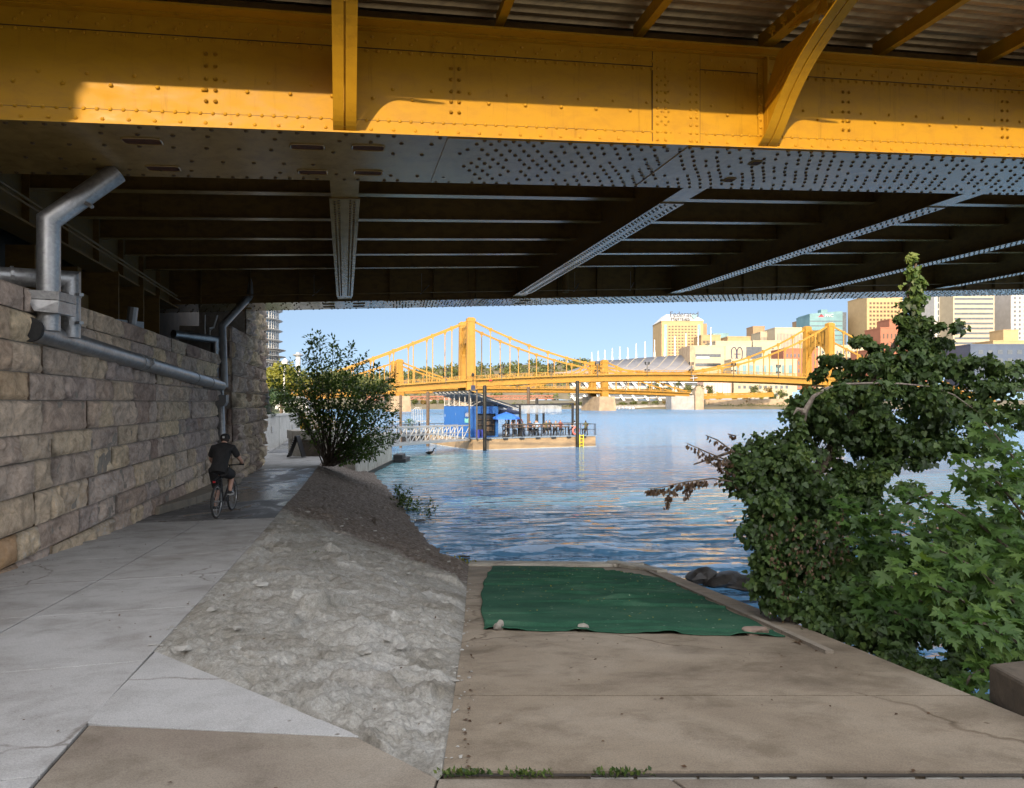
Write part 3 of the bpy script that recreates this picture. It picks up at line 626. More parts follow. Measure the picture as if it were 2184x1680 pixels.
def girder(t0, far=False):
    mb = MB(); g = lambda *a: mb.fbox(B, *a)
    w = .08
    g(S0, S1, t0+w, t0+w+.02, .02, GH-.03)                 # outer web
    g(S0, S1, t0+GW-w-.02, t0+GW-w, .02, GH-.03)           # inner web
    g(S0, S1, t0-.02, t0+GW+.02, 0, .022)                   # bottom plate
    g(S0, S1, t0+.0, t0+GW, .0225, .04)
    g(S0, S1, t0-.20, t0+GW+.2, GH-.03, GH)                # top plate
    g(S0, S1, t0+w-.014, t0+w-.0005, .041, .20); g(S0, S1, t0+w-.014, t0+w-.0005, GH-.26, GH-.031)   # angle legs
    g(S0, S1, t0+w-.1, t0+w-.015, GH-.05, GH-.031)
    mb.mi = 2
    for hh in (.2035, GH-.2635): g(S0, S1, t0+w-.0145, t0+w-.0005, hh-.0035, hh+.0035)
    for sc in (4.345, 5.105, 14.59, 15.41): g(sc-.004, sc+.004, t0+w-.020, t0+w-.0005, .05, GH-.04)
    mb.mi = 0
    # splice plates
    for sc, L in ((4.35, .75), (14.6, .8), (-9.5, .5)):
        g(sc, sc+L, t0+w-.024, t0+w-.0145, .055, GH-.05)
    for sc, L in ((1.35, 3.2), (4.9, 40)):
        g(sc, min(sc+L, S1), t0+.03, t0+GW-.03, -.012, -.001)
    # stiffener on the bracket lines
    for k in range(-1, 6):
        s = k*BAY
        g(s-.012, s+.012, t0+w-.13, t0+w-.015, .06, GH-.06)
        g(s-.10, s-.013, t0+w-.026, t0+w-.0145, .06, GH-.06); g(s+.013, s+.10, t0+w-.026, t0+w-.0145, .06, GH-.06)
    if far:
        for k in range(-4, 25):
            s = k*BAY/4; g(s-.01, s+.01, t0-.06, t0+w-.001, .06, GH-.06)
    # rivets: outer web
    ez, ex, ey = -BX, AX, ZV; R0 = .027
    if not far:
        tt = t0+w-.012; P1 = []
        for i in range(int((17-S0)/.145)):
            s = S0+i*.145
            P1.append(B(s, tt, .155+.05)); 
            if i % 2 == 0: P1.append(B(s+.06, tt, .085))
            P1.append(B(s, tt, GH-.30))
            if i % 2 == 0: P1 += [B(s+.07, tt, GH-.12), B(s, tt, GH-.19)]
        for i in range(int((17-S0)/.52)):
            s = S0+i*.52; P1 += [B(s, tt, .50), B(s+.26, tt, .63)]
        for k in range(-2, 6):
            for ds in (-3.09, .0):
                s = k*BAY/2+1.4+ds*.0
                for h in (.36, .50, .64, .80, .95):
                    P1 += [B(s, tt, h), B(s+.11, tt, h)]
        for sc in (4.42, 4.55, 4.95, 5.05):
            for h in np.arange(.09, GH-.1, .115): P1.append(B(sc, t0+w-.024, h))
        for k in range(-1, 3):
            for h in np.arange(.10, GH-.1, .115): P1 += [B(k*BAY-.06, t0+w-.026, h), B(k*BAY+.06, t0+w-.026, h)]
        rivets(mb, P1, R0, ex, ey, ez)
    # rivets: underside, staggered rows that grow denser to the right
    P2 = []; ua = 0.205 if not far else .22; n = int((min(S1, 22 if not far else 34)-S0)/ua)
    for i in range(n):
        s = S0+i*ua; dens = 0 if s < 1.3 else 1
        rows = [.06, .30, .72, 1.26, 1.68, 1.92] if not dens else [.06, .20, .42, .60, .80, .98, 1.14, 1.32, 1.5, 1.70, 1.92]
        for j, t in enumerate(rows):
            if rg.random() < (.24 if dens else .3): continue
            st = s+(j % 3)*ua/3+(j*.05)
            if j in (0, len(rows)-1) or dens or (i % 2 == j % 2): P2.append(B(st, t0+t+rg.uniform(-.008, .008), 0 if not dens else -.012))
    mb.mi = 2; rivets(mb, P2, .031, AX, BX, -ZV)
    # front lip rivets that catch the sun
    o = mb.build('box_girder', [M['gold'] if not far else M['gold_shaded'], M['gold_under'], M['gold_rivet']], bridge)
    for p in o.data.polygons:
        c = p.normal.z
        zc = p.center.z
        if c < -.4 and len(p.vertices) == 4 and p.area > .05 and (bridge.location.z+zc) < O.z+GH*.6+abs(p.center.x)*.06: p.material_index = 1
    return o
g1 = girder(0.0); g2 = girder(T2, True)
# handholes (rimmed openings in the bottom plate)
def handhole(parent, s, t, L=.36, wd=.10, skew=0, h=-.004):
    mb = MB(); pts = []; n = 14
    for i in range(n):
        a = 2*math.pi*i/n; ca, sa = math.cos(a), math.sin(a)
        x = (abs(ca)**.35)*(1 if ca > 0 else -1)*L/2; y = (abs(sa)**.35)*(1 if sa > 0 else -1)*wd
        pts.append(B(s+x+skew*y, t+y, h))
    mb.prism(pts, (0, 0, -.004)); o = mb.build('hand_hole', M['rust'], parent)
    m2 = MB(); m2.tube([p-Vector((0, 0, .003)) for p in pts+[pts[0]]], .012, 5, False); m2.build('rim', M['gold_under'], o)
    return o
def uvflat(u, v, h):   # where a sighting meets the bridge's underside
    d = Vector(((u-CU)/F, 1, (HV-v)/F)); n = AX.cross(BX); return d*((B(0, 0, h)).dot(n)/d.dot(n))
def st(p): q = p-O; s = (q.x*BX.y-q.y*BX.x)/(AX.x*BX.y-AX.y*BX.x); t = (AX.x*q.y-AX.y*q.x)/(AX.x*BX.y-AX.y*BX.x); return s, t
for u, v, L, wd in ((303, 300, .46, .11), (655, 312, .44, .10), (785, 314, .44, .10), (348, 358, .44, .11), (667, 366, .42, .10), (785, 367, .42, .10), (1611, 345, .18, .09), (1556, 381, .18, .09)):
    s, t = st(uvflat(u, v, 0)); handhole(g1, s, t, L, wd, 0, -.004 if s < 1.3 else -.016)
for s in (-3.4, -.55, .5, 6.6):
    for t in (.55, 1.3): handhole(g2, s, T2+t, .42, .1, 0, -.004 if s < 1.3 else -.016)
# floor beams, with cover plate and rivets
def floor_beam(s, t0, t1, wd=.46):
    mb = MB(); g = lambda *a: mb.fbox(B, *a)
    a = wd/2
    g(s-a, s+a, t0, t1, .05, .075); g(s-.015, s+.015, t0, t1, .0755, 1.45)
    g(s-a-.03, s+a+.03, t0+1.1, t1-.9, .028, .0495)
    pts = []
    for i in range(int((t1-t0-2.2)/.17)):
        t = t0+1.2+i*.17
        for d in (-.17, -.10, .10, .17): pts.append(B(s+d, t+(.08 if abs(d) > .12 else 0), .028))
    mb.mi = 2; rivets(mb, pts, .024, AX, BX, -ZV)
    o = mb.build('floor_beam', [M['gold_shaded'], M['gold_under'], M['gold_rivet']], bridge)
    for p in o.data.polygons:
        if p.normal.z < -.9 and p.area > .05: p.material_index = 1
    return o
for k in range(0, 6): floor_beam(k*BAY, GW+.02, T2-.02)
# end floor beam at the abutment, with bearings and pipes on it
mb = MB(); sE = -5.6; mb.fbox(B, sE-.02, sE+.02, GW+.02, T2-.02, -.10, 1.3); mb.fbox(B, sE-.25, sE+.3, GW+.02, T2-.02, -.14, -.1005)
for k in range(7): t = GW+1+k*1.8; mb.fbox(B, sE+.021, sE+.14, t-.012, t+.012, -.09, 1.2)
mb.build('end_floor_beam', M['gold_shaded'], bridge)
# stringers
for t, hh in ((4.9, .62), (6.85, .62), (8.75, .62), (10.65, .62), (12.55, .60)):
    mb = MB()
    for k in range(-1, 6):
        a = k*BAY+.02 if k >= 0 else sE+.05; b2 = (k+1)*BAY-.02
        mb.fbox(B, a, b2, t-.11, t+.11, hh, hh+.02); mb.fbox(B, a, b2, t-.008, t+.008, hh+.0205, 1.38)
        
    o = mb.build('stringer', [M['gold_shaded'], M['gold_under']], bridge)
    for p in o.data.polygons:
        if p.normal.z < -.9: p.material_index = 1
# road deck
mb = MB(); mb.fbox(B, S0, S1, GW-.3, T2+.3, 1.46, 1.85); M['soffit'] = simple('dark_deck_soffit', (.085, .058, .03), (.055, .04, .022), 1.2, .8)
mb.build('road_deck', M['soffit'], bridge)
# sidewalk: corrugated deck, joists, fascia, brackets
PW = 2.9
mb = MB(); hd = 1.80; pr = [(0, 0), (.06, 0), (.085, .055), (.155, .055), (.18, 0), (.2, 0)]
prof = []
t = -PW
while t < .25:
    for a, b2 in pr[:-1]: prof.append((t+a, hd+b2))
    t += .2
nP = len(prof); vs = [B(S0, a, b2) for a, b2 in prof]+[B(S1, a, b2) for a, b2 in prof]
mb.add(vs, [(i, i+1, nP+i+1, nP+i) for i in range(nP-1)]); mb.fbox(B, S0, S1, -PW, 3, hd+.08, hd+.22)
mb.build('corrugated_soffit', M['corr'], bridge)
mb = MB(); mb.fbox(B, S0, S1, -PW-.05, -PW, 1.78, hd+.3); mb.fbox(B, S0, S1, -PW-.0, -PW+.12, 1.78, 1.795); mb.build('sidewalk_fascia', M['gold'], bridge)
mb = MB(); mb.fbox(B, S0, S1, .35, .37, GH+.001, hd); mb.build('deck_edge_plate', M['gold_shaded'], bridge)
for k in range(-4, 7):
    if k % 3 == 0: continue
    mb = MB(); s = k*BAY/3
    mb.fbox(B, s-.06, s+.06, -2.0, .2, 1.54, 1.555); mb.fbox(B, s-.006, s+.006, -2.0, .2, 1.5555, hd-.002)
    mb.build('joist', M['gold'], bridge)
def bracket(s):
    mb = MB()
    pr = [(.03, .03), (-.12, .10), (-.28, .27), (-.48, .52), (-.75, .77), (-1.05, .97), (-1.45, 1.16), (-2.0, 1.38), (-2.8, 1.68)]
    # smooth the profile
    ts = np.linspace(0, 1, 25); ar = np.array(pr); cu = np.linspace(0, 1, len(pr))
    cx = np.interp(ts, cu, ar[:, 0]); cz = np.interp(ts, cu, ar[:, 1]); 
    for _ in range(3): cx[1:-1] = (cx[:-2]+2*cx[1:-1]+cx[2:])/4; cz[1:-1] = (cz[:-2]+2*cz[1:-1]+cz[2:])/4
    pts = list(zip(cx, cz))
    def strip(s0, s1, th):
        vs = []
        for i, (t, h) in enumerate(pts):
            j0, j1 = max(0, i-1), min(len(pts)-1, i+1); d = Vector((pts[j1][0]-pts[j0][0], pts[j1][1]-pts[j0][1])).normalized(); n = Vector((-d.y, d.x))
            if n.y > 0: n = -n
            vs += [B(s0, t, h), B(s1, t, h), B(s1, t+n.x*th, h+n.y*th), B(s0, t+n.x*th, h+n.y*th)]
        n_ = len(pts); f = []
        for i in range(n_-1):
            for j in range(4): a = 4*i+j; b2 = 4*i+(j+1) % 4; f.append((a, b2, b2+4, a+4))
        f += [(3, 2, 1, 0), tuple(4*(n_-1)+j for j in range(4))]; mb.add(vs, f)
    strip(s-.145, s-.012, .022); strip(s+.012, s+.145, .022)       # the two angles of the curved flange
    # web above the flange
    top = [(t, 1.5) for t, h in pts][::-1]
    wv = [B(s-.008, t, h) for t, h in pts]+[B(s-.008, t, 1.5) for t, h in pts]; n_ = len(pts)
    solid = [i for i in range(n_) if pts[i][0] > -1.3]
    k_ = solid[-1]
    mb.prism([B(s-.008, t, h) for t, h in pts[:k_+1]]+[B(s-.008, pts[k_][0], 1.3), B(s-.008, -.3, 1.3), B(s-.008, .03, .8)], AX*.016)
    # strut lattice
    mb.bar(B(s, -.02, .62), B(s, -1.35, 1.52), .10, .02, BX); mb.bar(B(s, -.5, 1.56), B(s, -1.5, 1.34), .016, .07)
    mb.fbox(B, s-.10, s+.10, -1.9, .2, 1.52, 1.54); mb.fbox(B, s-.008, s+.008, -1.9, .2, 1.5405, hd-.002)
    mb.fbox(B, s-.05, s+.05, -1.42, -1.30, 1.3, 1.52)
    for t in (-.35, -.62, -.9): mb.fbox(B, s-.17, s-.11, t-.04, t+.04, 1.56, 1.63); mb.cyl(B(s-.14, t, 1.5), B(s-.14, t, 1.66), .014, 6)
    o = mb.build('sidewalk_bracket', M['gold'], bridge); return o
for k in range(-1, 4): bracket(k*BAY)
# far sidewalk and parapets so that the bridge is whole
mb = MB(); mb.fbox(B, S0, S1, T2+GW, T2+GW+3, hd, hd+.22); mb.fbox(B, S0, S1, T2+GW+2.95, T2+GW+3, 1.5, hd+.3); mb.build('far_sidewalk', M['gold_shaded'], bridge)
for t in (-PW+.02, T2+GW+2.9):
    mb = MB(); mb.fbox(B, S0, S1, t, t+.06, hd+1.15, hd+1.25); mb.fbox(B, S0, S1, t, t+.05, hd+.4, hd+.46)
    for i in range(int((S1-S0)/.25)): mb.fbox(B, S0+i*.25, S0+i*.25+.03, t+.01, t+.04, hd+.3, hd+1.15)
    mb.build('parapet', M['gold'], bridge)
# service conduits under the deck
def conduit(name, pts, r, label=None):
    mb = MB(); mb.tube(pts, r, 7); return mb.build(name, M['gold_shaded'], bridge)
conduit('conduit', [B(sE+.3, T2-.5, .20), B(30, T2-.5, .20)], .022)
conduit('conduit', [B(sE+.5, GW+.3, .14), B(sE+.5, T2-1.2, .10)], .03); conduit('conduit', [B(sE+.6, GW+.3, -.02), B(sE+.6, T2-1.2, -.06)], .022)
for s in (-1, 2.6, 8.2, 10.4):
    mb = MB(); mb.bar(B(s, T2-.5, .16), B(s, T2-.5, .85), .02, .01); mb.bar(B(s+.3, T2-.1, .5), B(s-.05, T2-.55, .13), .03, .012); mb.build('conduit_hanger', M['steel'], bridge)
mb = MB(); mb.cyl(B(7.95, T2-.18, .16), B(7.95, T2-.18, .95), .13, 10); mb.build('scupper', M['gold_shaded'], bridge)
# bearings on the seat
for t in (4.0, 6.0, 8.2, 10.4, 12.4, 14.2):
    mb = MB(); mb.fbox(B, -6.5, -5.7, t-.25, t+.25, -1.2, -.75); mb.fbox(B, -6.3, -5.8, t-.12, t+.12, -.75, -.15); mb.fbox(B, -6.4, -5.75, t-.3, t+.3, -.9, -.74); mb.build('bearing', M['gold_shaded'], bridge)
for t in (8.9, 11.0, 12.6): 
    mb = MB(); mb.fbox(B, -6.2, -5.2, t-.02, t+.02, -1.25, -.12); mb.build('stub_column', M['gold_shaded'], bridge)

# ================================================================ DRAIN PIPES ON THE WALL
def ring(mb, c, d, r, w=.03, t=.012, n=14):
    c = Vector(c); d = Vector(d).normalized(); mb.tube([c-d*w, c+d*w], r+t, n)
dp = thing('drain_pipe', 'fat galvanised drain pipe with a dark capped end running along the stone wall', 'drain pipe', tuple(P(62, 702, 9.2)))
A0, A1 = P(62, 702, 9.2), P(472, 823, 21.6); dA = (A1-A0).normalized()
mb = MB(); mb.cyl(A0, A1, .150, 18); mb.build('main_pipe', M['zinc'], dp, True)
mb = MB(); mb.cyl(A0-dA*.02, A0+dA*.05, .165, 20); mb.build('end_cap', M['rubber'], dp)
rt = [P(103, 705, 9.45), P(104, 470, 9.45), P(250, 368, 9.9)]
mb = MB(); mb.tube(rt, .142, 18); mb.build('downpipe', M['zinc'], dp, True)
r2 = [P(-70, 585, 9.4), P(150, 597, 10.15), P(150, 720, 10.15)]
mb = MB(); mb.tube(r2, .132, 18); mb.build('branch_pipe', M['zinc'], dp, True)
mb = MB(); c = P(103, 645, 9.25)
def bp(u, v, y): return P(u, v, y)
mb.prism([bp(56, 617, 9.2), bp(126, 621, 9.3), bp(126, 640, 9.3), bp(56, 636, 9.2)], (-.03, .42, 0))
mb.prism([bp(56, 636.5, 9.2), bp(126, 640.5, 9.3), bp(124, 668, 9.3), bp(72, 663, 9.2)], (-.03, .42, 0))
mb.prism([bp(126.5, 621, 9.3), bp(150, 634, 9.75), bp(148, 650, 9.75), bp(140, 668, 9.7), bp(124.5, 668, 9.3)], (-.05, .1, 0))
mb.build('pipe_guard', M['zinc'], dp, bevel=.006)
for uv in (.36, .385, .72, .86):
    mb = MB(); p = A0.lerp(A1, uv); ring(mb, p, dA, .150, .035, .014); mb.bar(p+Vector((0, 0, -.14)), p-WNRM*.25+Vector((0, 0, -.14)), .04, .05)
    if uv == .385: mb.bar(p+WNRM*.13+Vector((0, 0, .05)), p+WNRM*.2+Vector((0, 0, -.02)), .05, .05); mb.cyl(p+WNRM*.14+Vector((0, 0, -.1)), p+WNRM*.2+Vector((0, 0, .1)), .015, 6)
    mb.build('clamp', M['zinc'], dp)
for v in (630, 690):
    mb = MB(); ring(mb, P(150, v, 10.15), (0, 0, 1), .132, .03, .012); mb.bar(P(166, v-2, 10.1), P(174, v-2, 10.05), .06, .04); mb.build('clamp', M['zinc'], dp)
mb = MB(); ring(mb, P(26, 589, 9.7), (P(150, 597, 10.15)-P(-70, 585, 9.4)), .132, .02, .012); mb.build('clamp', M['zinc'], dp)
mb = MB(); mb.cyl(P(196, 440, 9.75), P(190, 436, 9.6), .03, 8); mb.bar(P(180, 430, 9.6), P(196, 441, 9.6), .03, .05); mb.build('hose_fitting', M['zinc'], dp)
dq = thing('downpipe', 'slim grey downpipe with a box guard dropping past the stone pier end behind the rider', 'drain pipe', tuple(P(472, 935, 22.0)))
yq = 21.9
mb = MB(); mb.tube([P(473, 945, yq), P(468, 826, yq), P(458, 822, yq), P(459, 724, yq), P(370, 712, yq-1.5)], .125, 14); mb.build('lower_pipe', M['zinc'], dq, True)
mb = MB(); mb.tube([P(479, 826, yq+.15), P(474, 695, yq+.15), P(533, 632, yq+1.5), P(536, 590, yq+1.6)], .115, 14); mb.build('upper_pipe', M['steel'], dq, True)
mb = MB(); mb.prism([P(448, 842, yq-.3), P(482, 842, yq-.3), P(482, 858, yq-.3), P(477, 866, yq-.3), P(454, 866, yq-.3), P(448, 857, yq-.3)], (-.08, .4, 0)); mb.build('pipe_guard', M['steel'], dq)
for v in (745, 772, 900):
    mb = MB(); ring(mb, P(459 if v < 826 else 471, v, yq), (0, 0, 1), .125, .03, .015); mb.build('clamp', M['zinc'], dq)
mb = MB(); mb.tube([P(437, 716, yq-.3), P(437, 672, yq-.3)], .02, 6); mb.tube([P(449, 740, yq), P(447, 704, yq), P(455, 698, yq), P(446, 700, yq-.2)], .03, 6); mb.tube([P(455, 700, yq), P(463, 672, yq)], .03, 6); mb.build('white_conduit', M['white'], dq)
mb = MB(); mb.tube([P(280, 690, 14.5), P(284, 655, 14.5)], .1, 10)
mb.bar(P(240, 690, 14.2), P(300, 696, 14.8), .2, .18); tag(mb.build('drain_outlet', M['steel']), 'short dark steel drain outlet on top of the stone wall', 'drain outlet')
# ================================================================ FOREGROUND THINGS
M['carpet'] = None
def carpet():
    m, nt, b = new_mat('green_outdoor_carpet'); b.inputs['Roughness'].default_value = .95; b.inputs['Specular IOR Level'].default_value = .1
    v = coords(nt); f = noise_tex(nt, v, 1.1, 6, .7); fine = noise_tex(nt, v, 90, 3, .7)
    r = ramp(nt, [(.3, (.022, .072, .045)), (.5, (.036, .112, .068)), (.72, (.075, .155, .10))]); nt.links.new(f, r.inputs['Fac'])
    vo = N(nt, 'ShaderNodeTexVoronoi', Scale=7.5); nt.links.new(v, vo.inputs['Vector'])
    r4 = ramp(nt, [(.0, (.62, .62, .52)), (.085, (.42, .44, .32)), (.11, (0, 0, 0))], 'LINEAR'); nt.links.new(vo.outputs['Distance'], r4.inputs['Fac'])
    r5 = ramp(nt, [(.32, (0, 0, 0)), (.62, (.75, .75, .75))]); nt.links.new(f, r5.inputs['Fac'])
    c = mix(nt, r.outputs['Color'], r4.outputs['Color'], r5.outputs['Color'], 'ADD')
    r3 = ramp(nt, [(.3, (.6, .6, .6)), (.65, (1.15, 1.15, 1.15))]); nt.links.new(fine, r3.inputs['Fac'])
    nt.links.new(mix(nt, c, r3.outputs['Color'], .8, 'MULTIPLY'), b.inputs['Base Color']); bump(nt, b, fine, .5, .006)
    nu, nv = 150, 420; u = np.linspace(0, 1, nu); w = np.linspace(0, 1, nv); U, W_ = np.meshgrid(u, w, indexing='ij')
    A, Bq, C, D = [np.array(p) for p in ((-.28, 6.86), (2.54, 6.46), (2.63, 12.4), (-.40, 15.1))]
    # far right corner is folded back along the strip
    p = ((1-U)*(1-W_))[..., None]*A+(U*(1-W_))[..., None]*Bq+(U*W_)[..., None]*C+((1-U)*W_)[..., None]*D
    x, y = p[..., 0], p[..., 1]; y = y+np.sin(U*np.pi)*(W_**3)*1.1
    x = x+.12*np.sin(W_*3.1)*(1-U)*-1+.012*np.sin(U*9+W_*30); y = y+.018*np.sin(U*21+1)*(1-W_)**6+.012*np.sin(U*50)*(1-W_)**8
    z = -1.65-.16*(y-3.1)+.012
    q = np.stack([x, y, x*0], -1)
    z = z+.007*np.abs(fbm(q*np.array([.7, 1.5, 1]), 3))
    rg = np.random.default_rng(5)
    for k in range(34):     # creases
        cx, cy = rg.uniform(-.2, 2.5), rg.uniform(6.8, 14.5); a = rg.normal(-.05, .22); L = rg.uniform(.4, 1.5)
        dx, dy = x-cx, y-cy; al = dx*math.cos(a)+dy*math.sin(a); ac = -dx*math.sin(a)+dy*math.cos(a)+.06*np.sin(al*4+k)
        z = z+rg.uniform(.018, .045)*np.exp(-(ac/.035)**2)*np.exp(-(al/L)**4)
    z = z+.03*np.exp(-((W_-.004)/.012)**2)*np.clip(np.sin(U*23)+.3*np.sin(U*61), 0, 1)
    V = np.stack([x, y, z], -1).reshape(-1, 3)
    o = np_obj('carpet', V, grid_faces(nu, nv), m, smooth=True)
    s = o.modifiers.new('s', 'SOLIDIFY'); s.thickness = .008; s.offset = -1
    tag(o, 'wrinkled green outdoor carpet spread over the foot of the boat ramp', 'carpet')
carpet()
M['rock'] = simple('pale_stone', (.36, .33, .28), (.22, .20, .175), 7, .95, bmp=.8)
M['pink_rock'] = simple('pinkish_stone', (.33, .24, .19), (.24, .18, .15), 9, .95, bmp=.6)
M['wet_rock'] = simple('dark_wet_rock', (.06, .055, .05), (.025, .023, .022), 5, .5, bmp=.7)
def rock(name, c, size, seed, mat, label, cat='rock', group=None, rz=0, sub=3, amp=.28):
    bm = bmesh.new(); bmesh.ops.create_icosphere(bm, subdivisions=sub, radius=1)
    V = np.array([v.co[:] for v in bm.verts]); rg = np.random.default_rng(seed)
    for k in range(9):    # chop facets
        n = rg.normal(size=3); n /= np.linalg.norm(n); d = rg.uniform(.5, .8); s = V@n; V -= np.outer(np.clip(s-d, 0, None), n)
    V = V*(1+amp*fbm(V*1.6+seed, 3))[:, None]
    for v, p in zip(bm.verts, V): v.co = p
    me = bpy.data.meshes.new(name); bm.to_mesh(me); bm.free(); me.materials.append(mat)
    me.transform(Matrix.Translation(c) @ Matrix.Rotation(rz, 4, 'Z') @ Matrix.Diagonal((*size, 1)))
    me.polygons.foreach_set('use_smooth', [True]*len(me.polygons)); me.set_sharp_from_angle(angle=R(28))
    o = link(name, me); return tag(o, label, cat, group)
def onramp(u, v):
    k = (v-HV)/F; y = (1.65-.16*3.1)/(k-.16); return Vector((X(u, y), y, zr(y)))
rock('stone', onramp(1066, 1343)+Vector((0, 0, .035)), (.06, .06, .065), 2, M['rock'], 'pointed grey stone weighing down the near left corner of the green carpet', 'stone', 'stones on the carpet')
rock('stone', onramp(1243, 1345)+Vector((0, 0, .03)), (.062, .05, .04), 9, M['rock'], 'small squarish stone at the middle of the carpet front edge', 'stone', 'stones on the carpet')
rock('stone', onramp(1607, 1354)+Vector((0, 0, .04)), (.15, .07, .05), 4, M['pink_rock'], 'long flat pinkish stone on the near right corner of the green carpet', 'stone', 'stones on the carpet')
tag(leaves('leaf_litter', M['dry'], [onramp(1716, 1372)+Vector((random.uniform(-.08, .08), random.uniform(-.06, .06), .012)) for _ in range(30)], rdirs(30)*[1, 1, .1], np.tile([0, 0, 1.0], (30, 1)), RNG.uniform(.03, .05, 30)), kind='stuff')
for i, (u, v, sx, sz, lab) in enumerate(((1495, 1238, .36, .22, 'leftmost dark wet rock in the water beside the ramp edge'), (1535, 1226, .42, .2, 'dark wet rock in the shallows between two others near the thicket'), (1575, 1232, .45, .2, 'rightmost dark wet rock half hidden under the thicket edge'))):
    rock('boulder', Vector((X(u, 14.6), 14.6-.2*i, WATER+.08)), (sx, .4, sz), 20+i, M['wet_rock'], lab, 'rock', 'rocks in the shallows')
for i, (u, v, y, s, lab) in enumerate(((903, 1118, 22, .34, 'biggest dark rock jutting out at the waterline of the bank'), (955, 1160, 18.8, .22, 'dark rock at the waterline halfway between the weeds and the ramp'), (985, 1188, 17, .2, 'dark rock where the bank meets the foot of the ramp'), (870, 1085, 25.5, .3, 'dark rock below the green weeds on the bank'))):
    rock('bank_rock', Vector((X(u, y), y, Z(v, y)-.05)), (s, s*.8, s*.55), 40+i, M['wet_rock'], lab, 'rock', 'rocks along the waterline')
# loose stones bedded in the bank
def on_bank(x, y):
    xl = xR(y) if y > 5.1 else interp(y, [3.08, 3.54, 5.08], [-.33, -.785, -2.63]); zl = -1.45-.072*y if y < 5.1 else zp(y)
    xr, zz = (rampL(y), zr(y)) if y < 16.2 else (interp(y, [16.2, 21.1, 30, 37, 39], [-1.02, -2.45, -4.9, -7.2, -7.8])+.9, -4.25)
    u = (x-xl)/(xr-xl); return lerp(zl, zz, max(0, u)**1.25)+.10*math.sin(math.pi*u)*min(1, (y-3.1)/3)
rg = random.Random(77)
ln = [('pale angular stone bedded in the grout near the %s', 'rubble stone')]
def rubble():
    mb = MB()
    pts = []
    for i in range(190):
        y = 5+rg.random()**1.3*13; xl = xR(y) if y > 5.1 else interp(y, [3.08, 3.54, 5.08], [-.33, -.785, -2.63]); xr = rampL(y)
        x = lerp(xl, xr, rg.uniform(.06, .95)); s = rg.uniform(.02, .06)
        bm = bmesh.new(); bmesh.ops.create_icosphere(bm, subdivisions=2, radius=1)
        V = np.array([v.co[:] for v in bm.verts]); r2 = np.random.default_rng(i)
        for k in range(8):
            n = r2.normal(size=3); n /= np.linalg.norm(n); d = r2.uniform(.35, .75); q = V@n; V -= np.outer(np.clip(q-d, 0, None), n)
        a = rg.uniform(0, 6.3); ca, sa = math.cos(a), math.sin(a); V = V*[s*rg.uniform(.9, 1.9), s, s*.4]; V = V@np.array([[ca, sa, 0], [-sa, ca, 0], [0, 0, 1]])
        fs = [[v.index for v in f.verts] for f in bm.faces]; bm.free()
        if i >= 46:
            s2 = rg.uniform(.15, .4); V = V*s2; y = rg.uniform(3.2, 13)
            x = (rampL(y)+rg.gauss(.02, .05)) if i % 2 else (xR(max(y, 5.2))-rg.gauss(.0, .05)); y = y if i % 2 else max(y, 5.2)
            zz = (zr(y)+.006) if i % 2 else zp(y)+.006
            mb.add(V+[x, y, zz], fs); continue
        mb.add(V+[x, y, on_bank(x, y)+.03], fs)
    return mb
M['rubble'] = simple('limestone_rubble', (.46, .45, .42), (.30, .285, .25), 5, .95, bmp=.9)
tag(rubble().build('rubble', M['rubble']), kind='stuff')
# concrete kerb block at the lower right edge
mb = MB(); zb = -1.86
mb.hexa([(2.965, 4.32, zb), (3.5, 4.45, zb), (3.3, 2.0, zb+.1), (2.62, 2.0, zb+.1), (2.965, 4.32, zb+.235), (3.5, 4.45, zb+.235), (3.3, 2.0, zb+.42), (2.62, 2.0, zb+.42)])
M['kerb2'] = simple('mossy_concrete', (.12, .095, .07), (.06, .05, .038), 4, .95, bmp=.5)
tag(mb.build('concrete_kerb', M['kerb2'], bevel=.02), 'low stained concrete kerb at the lower right beside the maple leaves', 'kerb')
# fallen leaves and bark chips scattered over the slabs and the bank
n = 330; LC = []
for i in range(n):
    if i < 130: x, y = random.uniform(-1.8, 2.6), random.uniform(1.9, 6.6); z = plz(x, y) if y < 3.1 else zr(y); z += .008
    elif i < 200: y = random.uniform(3.2, 13); x = xR(y)-random.uniform(.05, 2.4); z = zp(y)+.008; 
    else: y = random.uniform(3.6, 15); xl = xR(y) if y > 5.1 else interp(y, [3.08, 3.54, 5.08], [-.33, -.785, -2.63]); x = lerp(xl, rampL(y), random.uniform(.05, .95)); z = on_bank(x, y)+.04
    if i < 130 and y > 3.1 and x < rampL(y)+.05: x = rampL(y)+.1
    if i < 130 and y < 3.6 and x < -.35: z = plz(x, y)+.008
    if i >= 260: y = random.uniform(6.2, 11); x = wallx(y)+abs(random.gauss(.1, .35)); z = zp(y+.6)+.012
    LC.append((x, y, z))
dd = rdirs(n)*[1, 1, .15]
tag(leaves('leaf_litter', M['dry'], LC, dd, rdirs(n)*.25+[0, 0, 1], RNG.uniform(.012, .034, n), LEAF, None, RNG.uniform(0, .6, n)), kind='stuff')
n = 150; CC = []
for i in range(n):
    w_ = random.random()**.6; y = lerp(6.9, 14.6, w_); x = random.uniform(-.2, 2.45); CC.append((x, y, zr(y)+.05))
tag(leaves('leaf_litter', M['sunleaf'], CC, rdirs(n)*[1, 1, .1], rdirs(n)*.2+[0, 0, 1], RNG.uniform(.018, .05, n), LEAF, None, RNG.uniform(.3, 1, n)), kind='stuff')
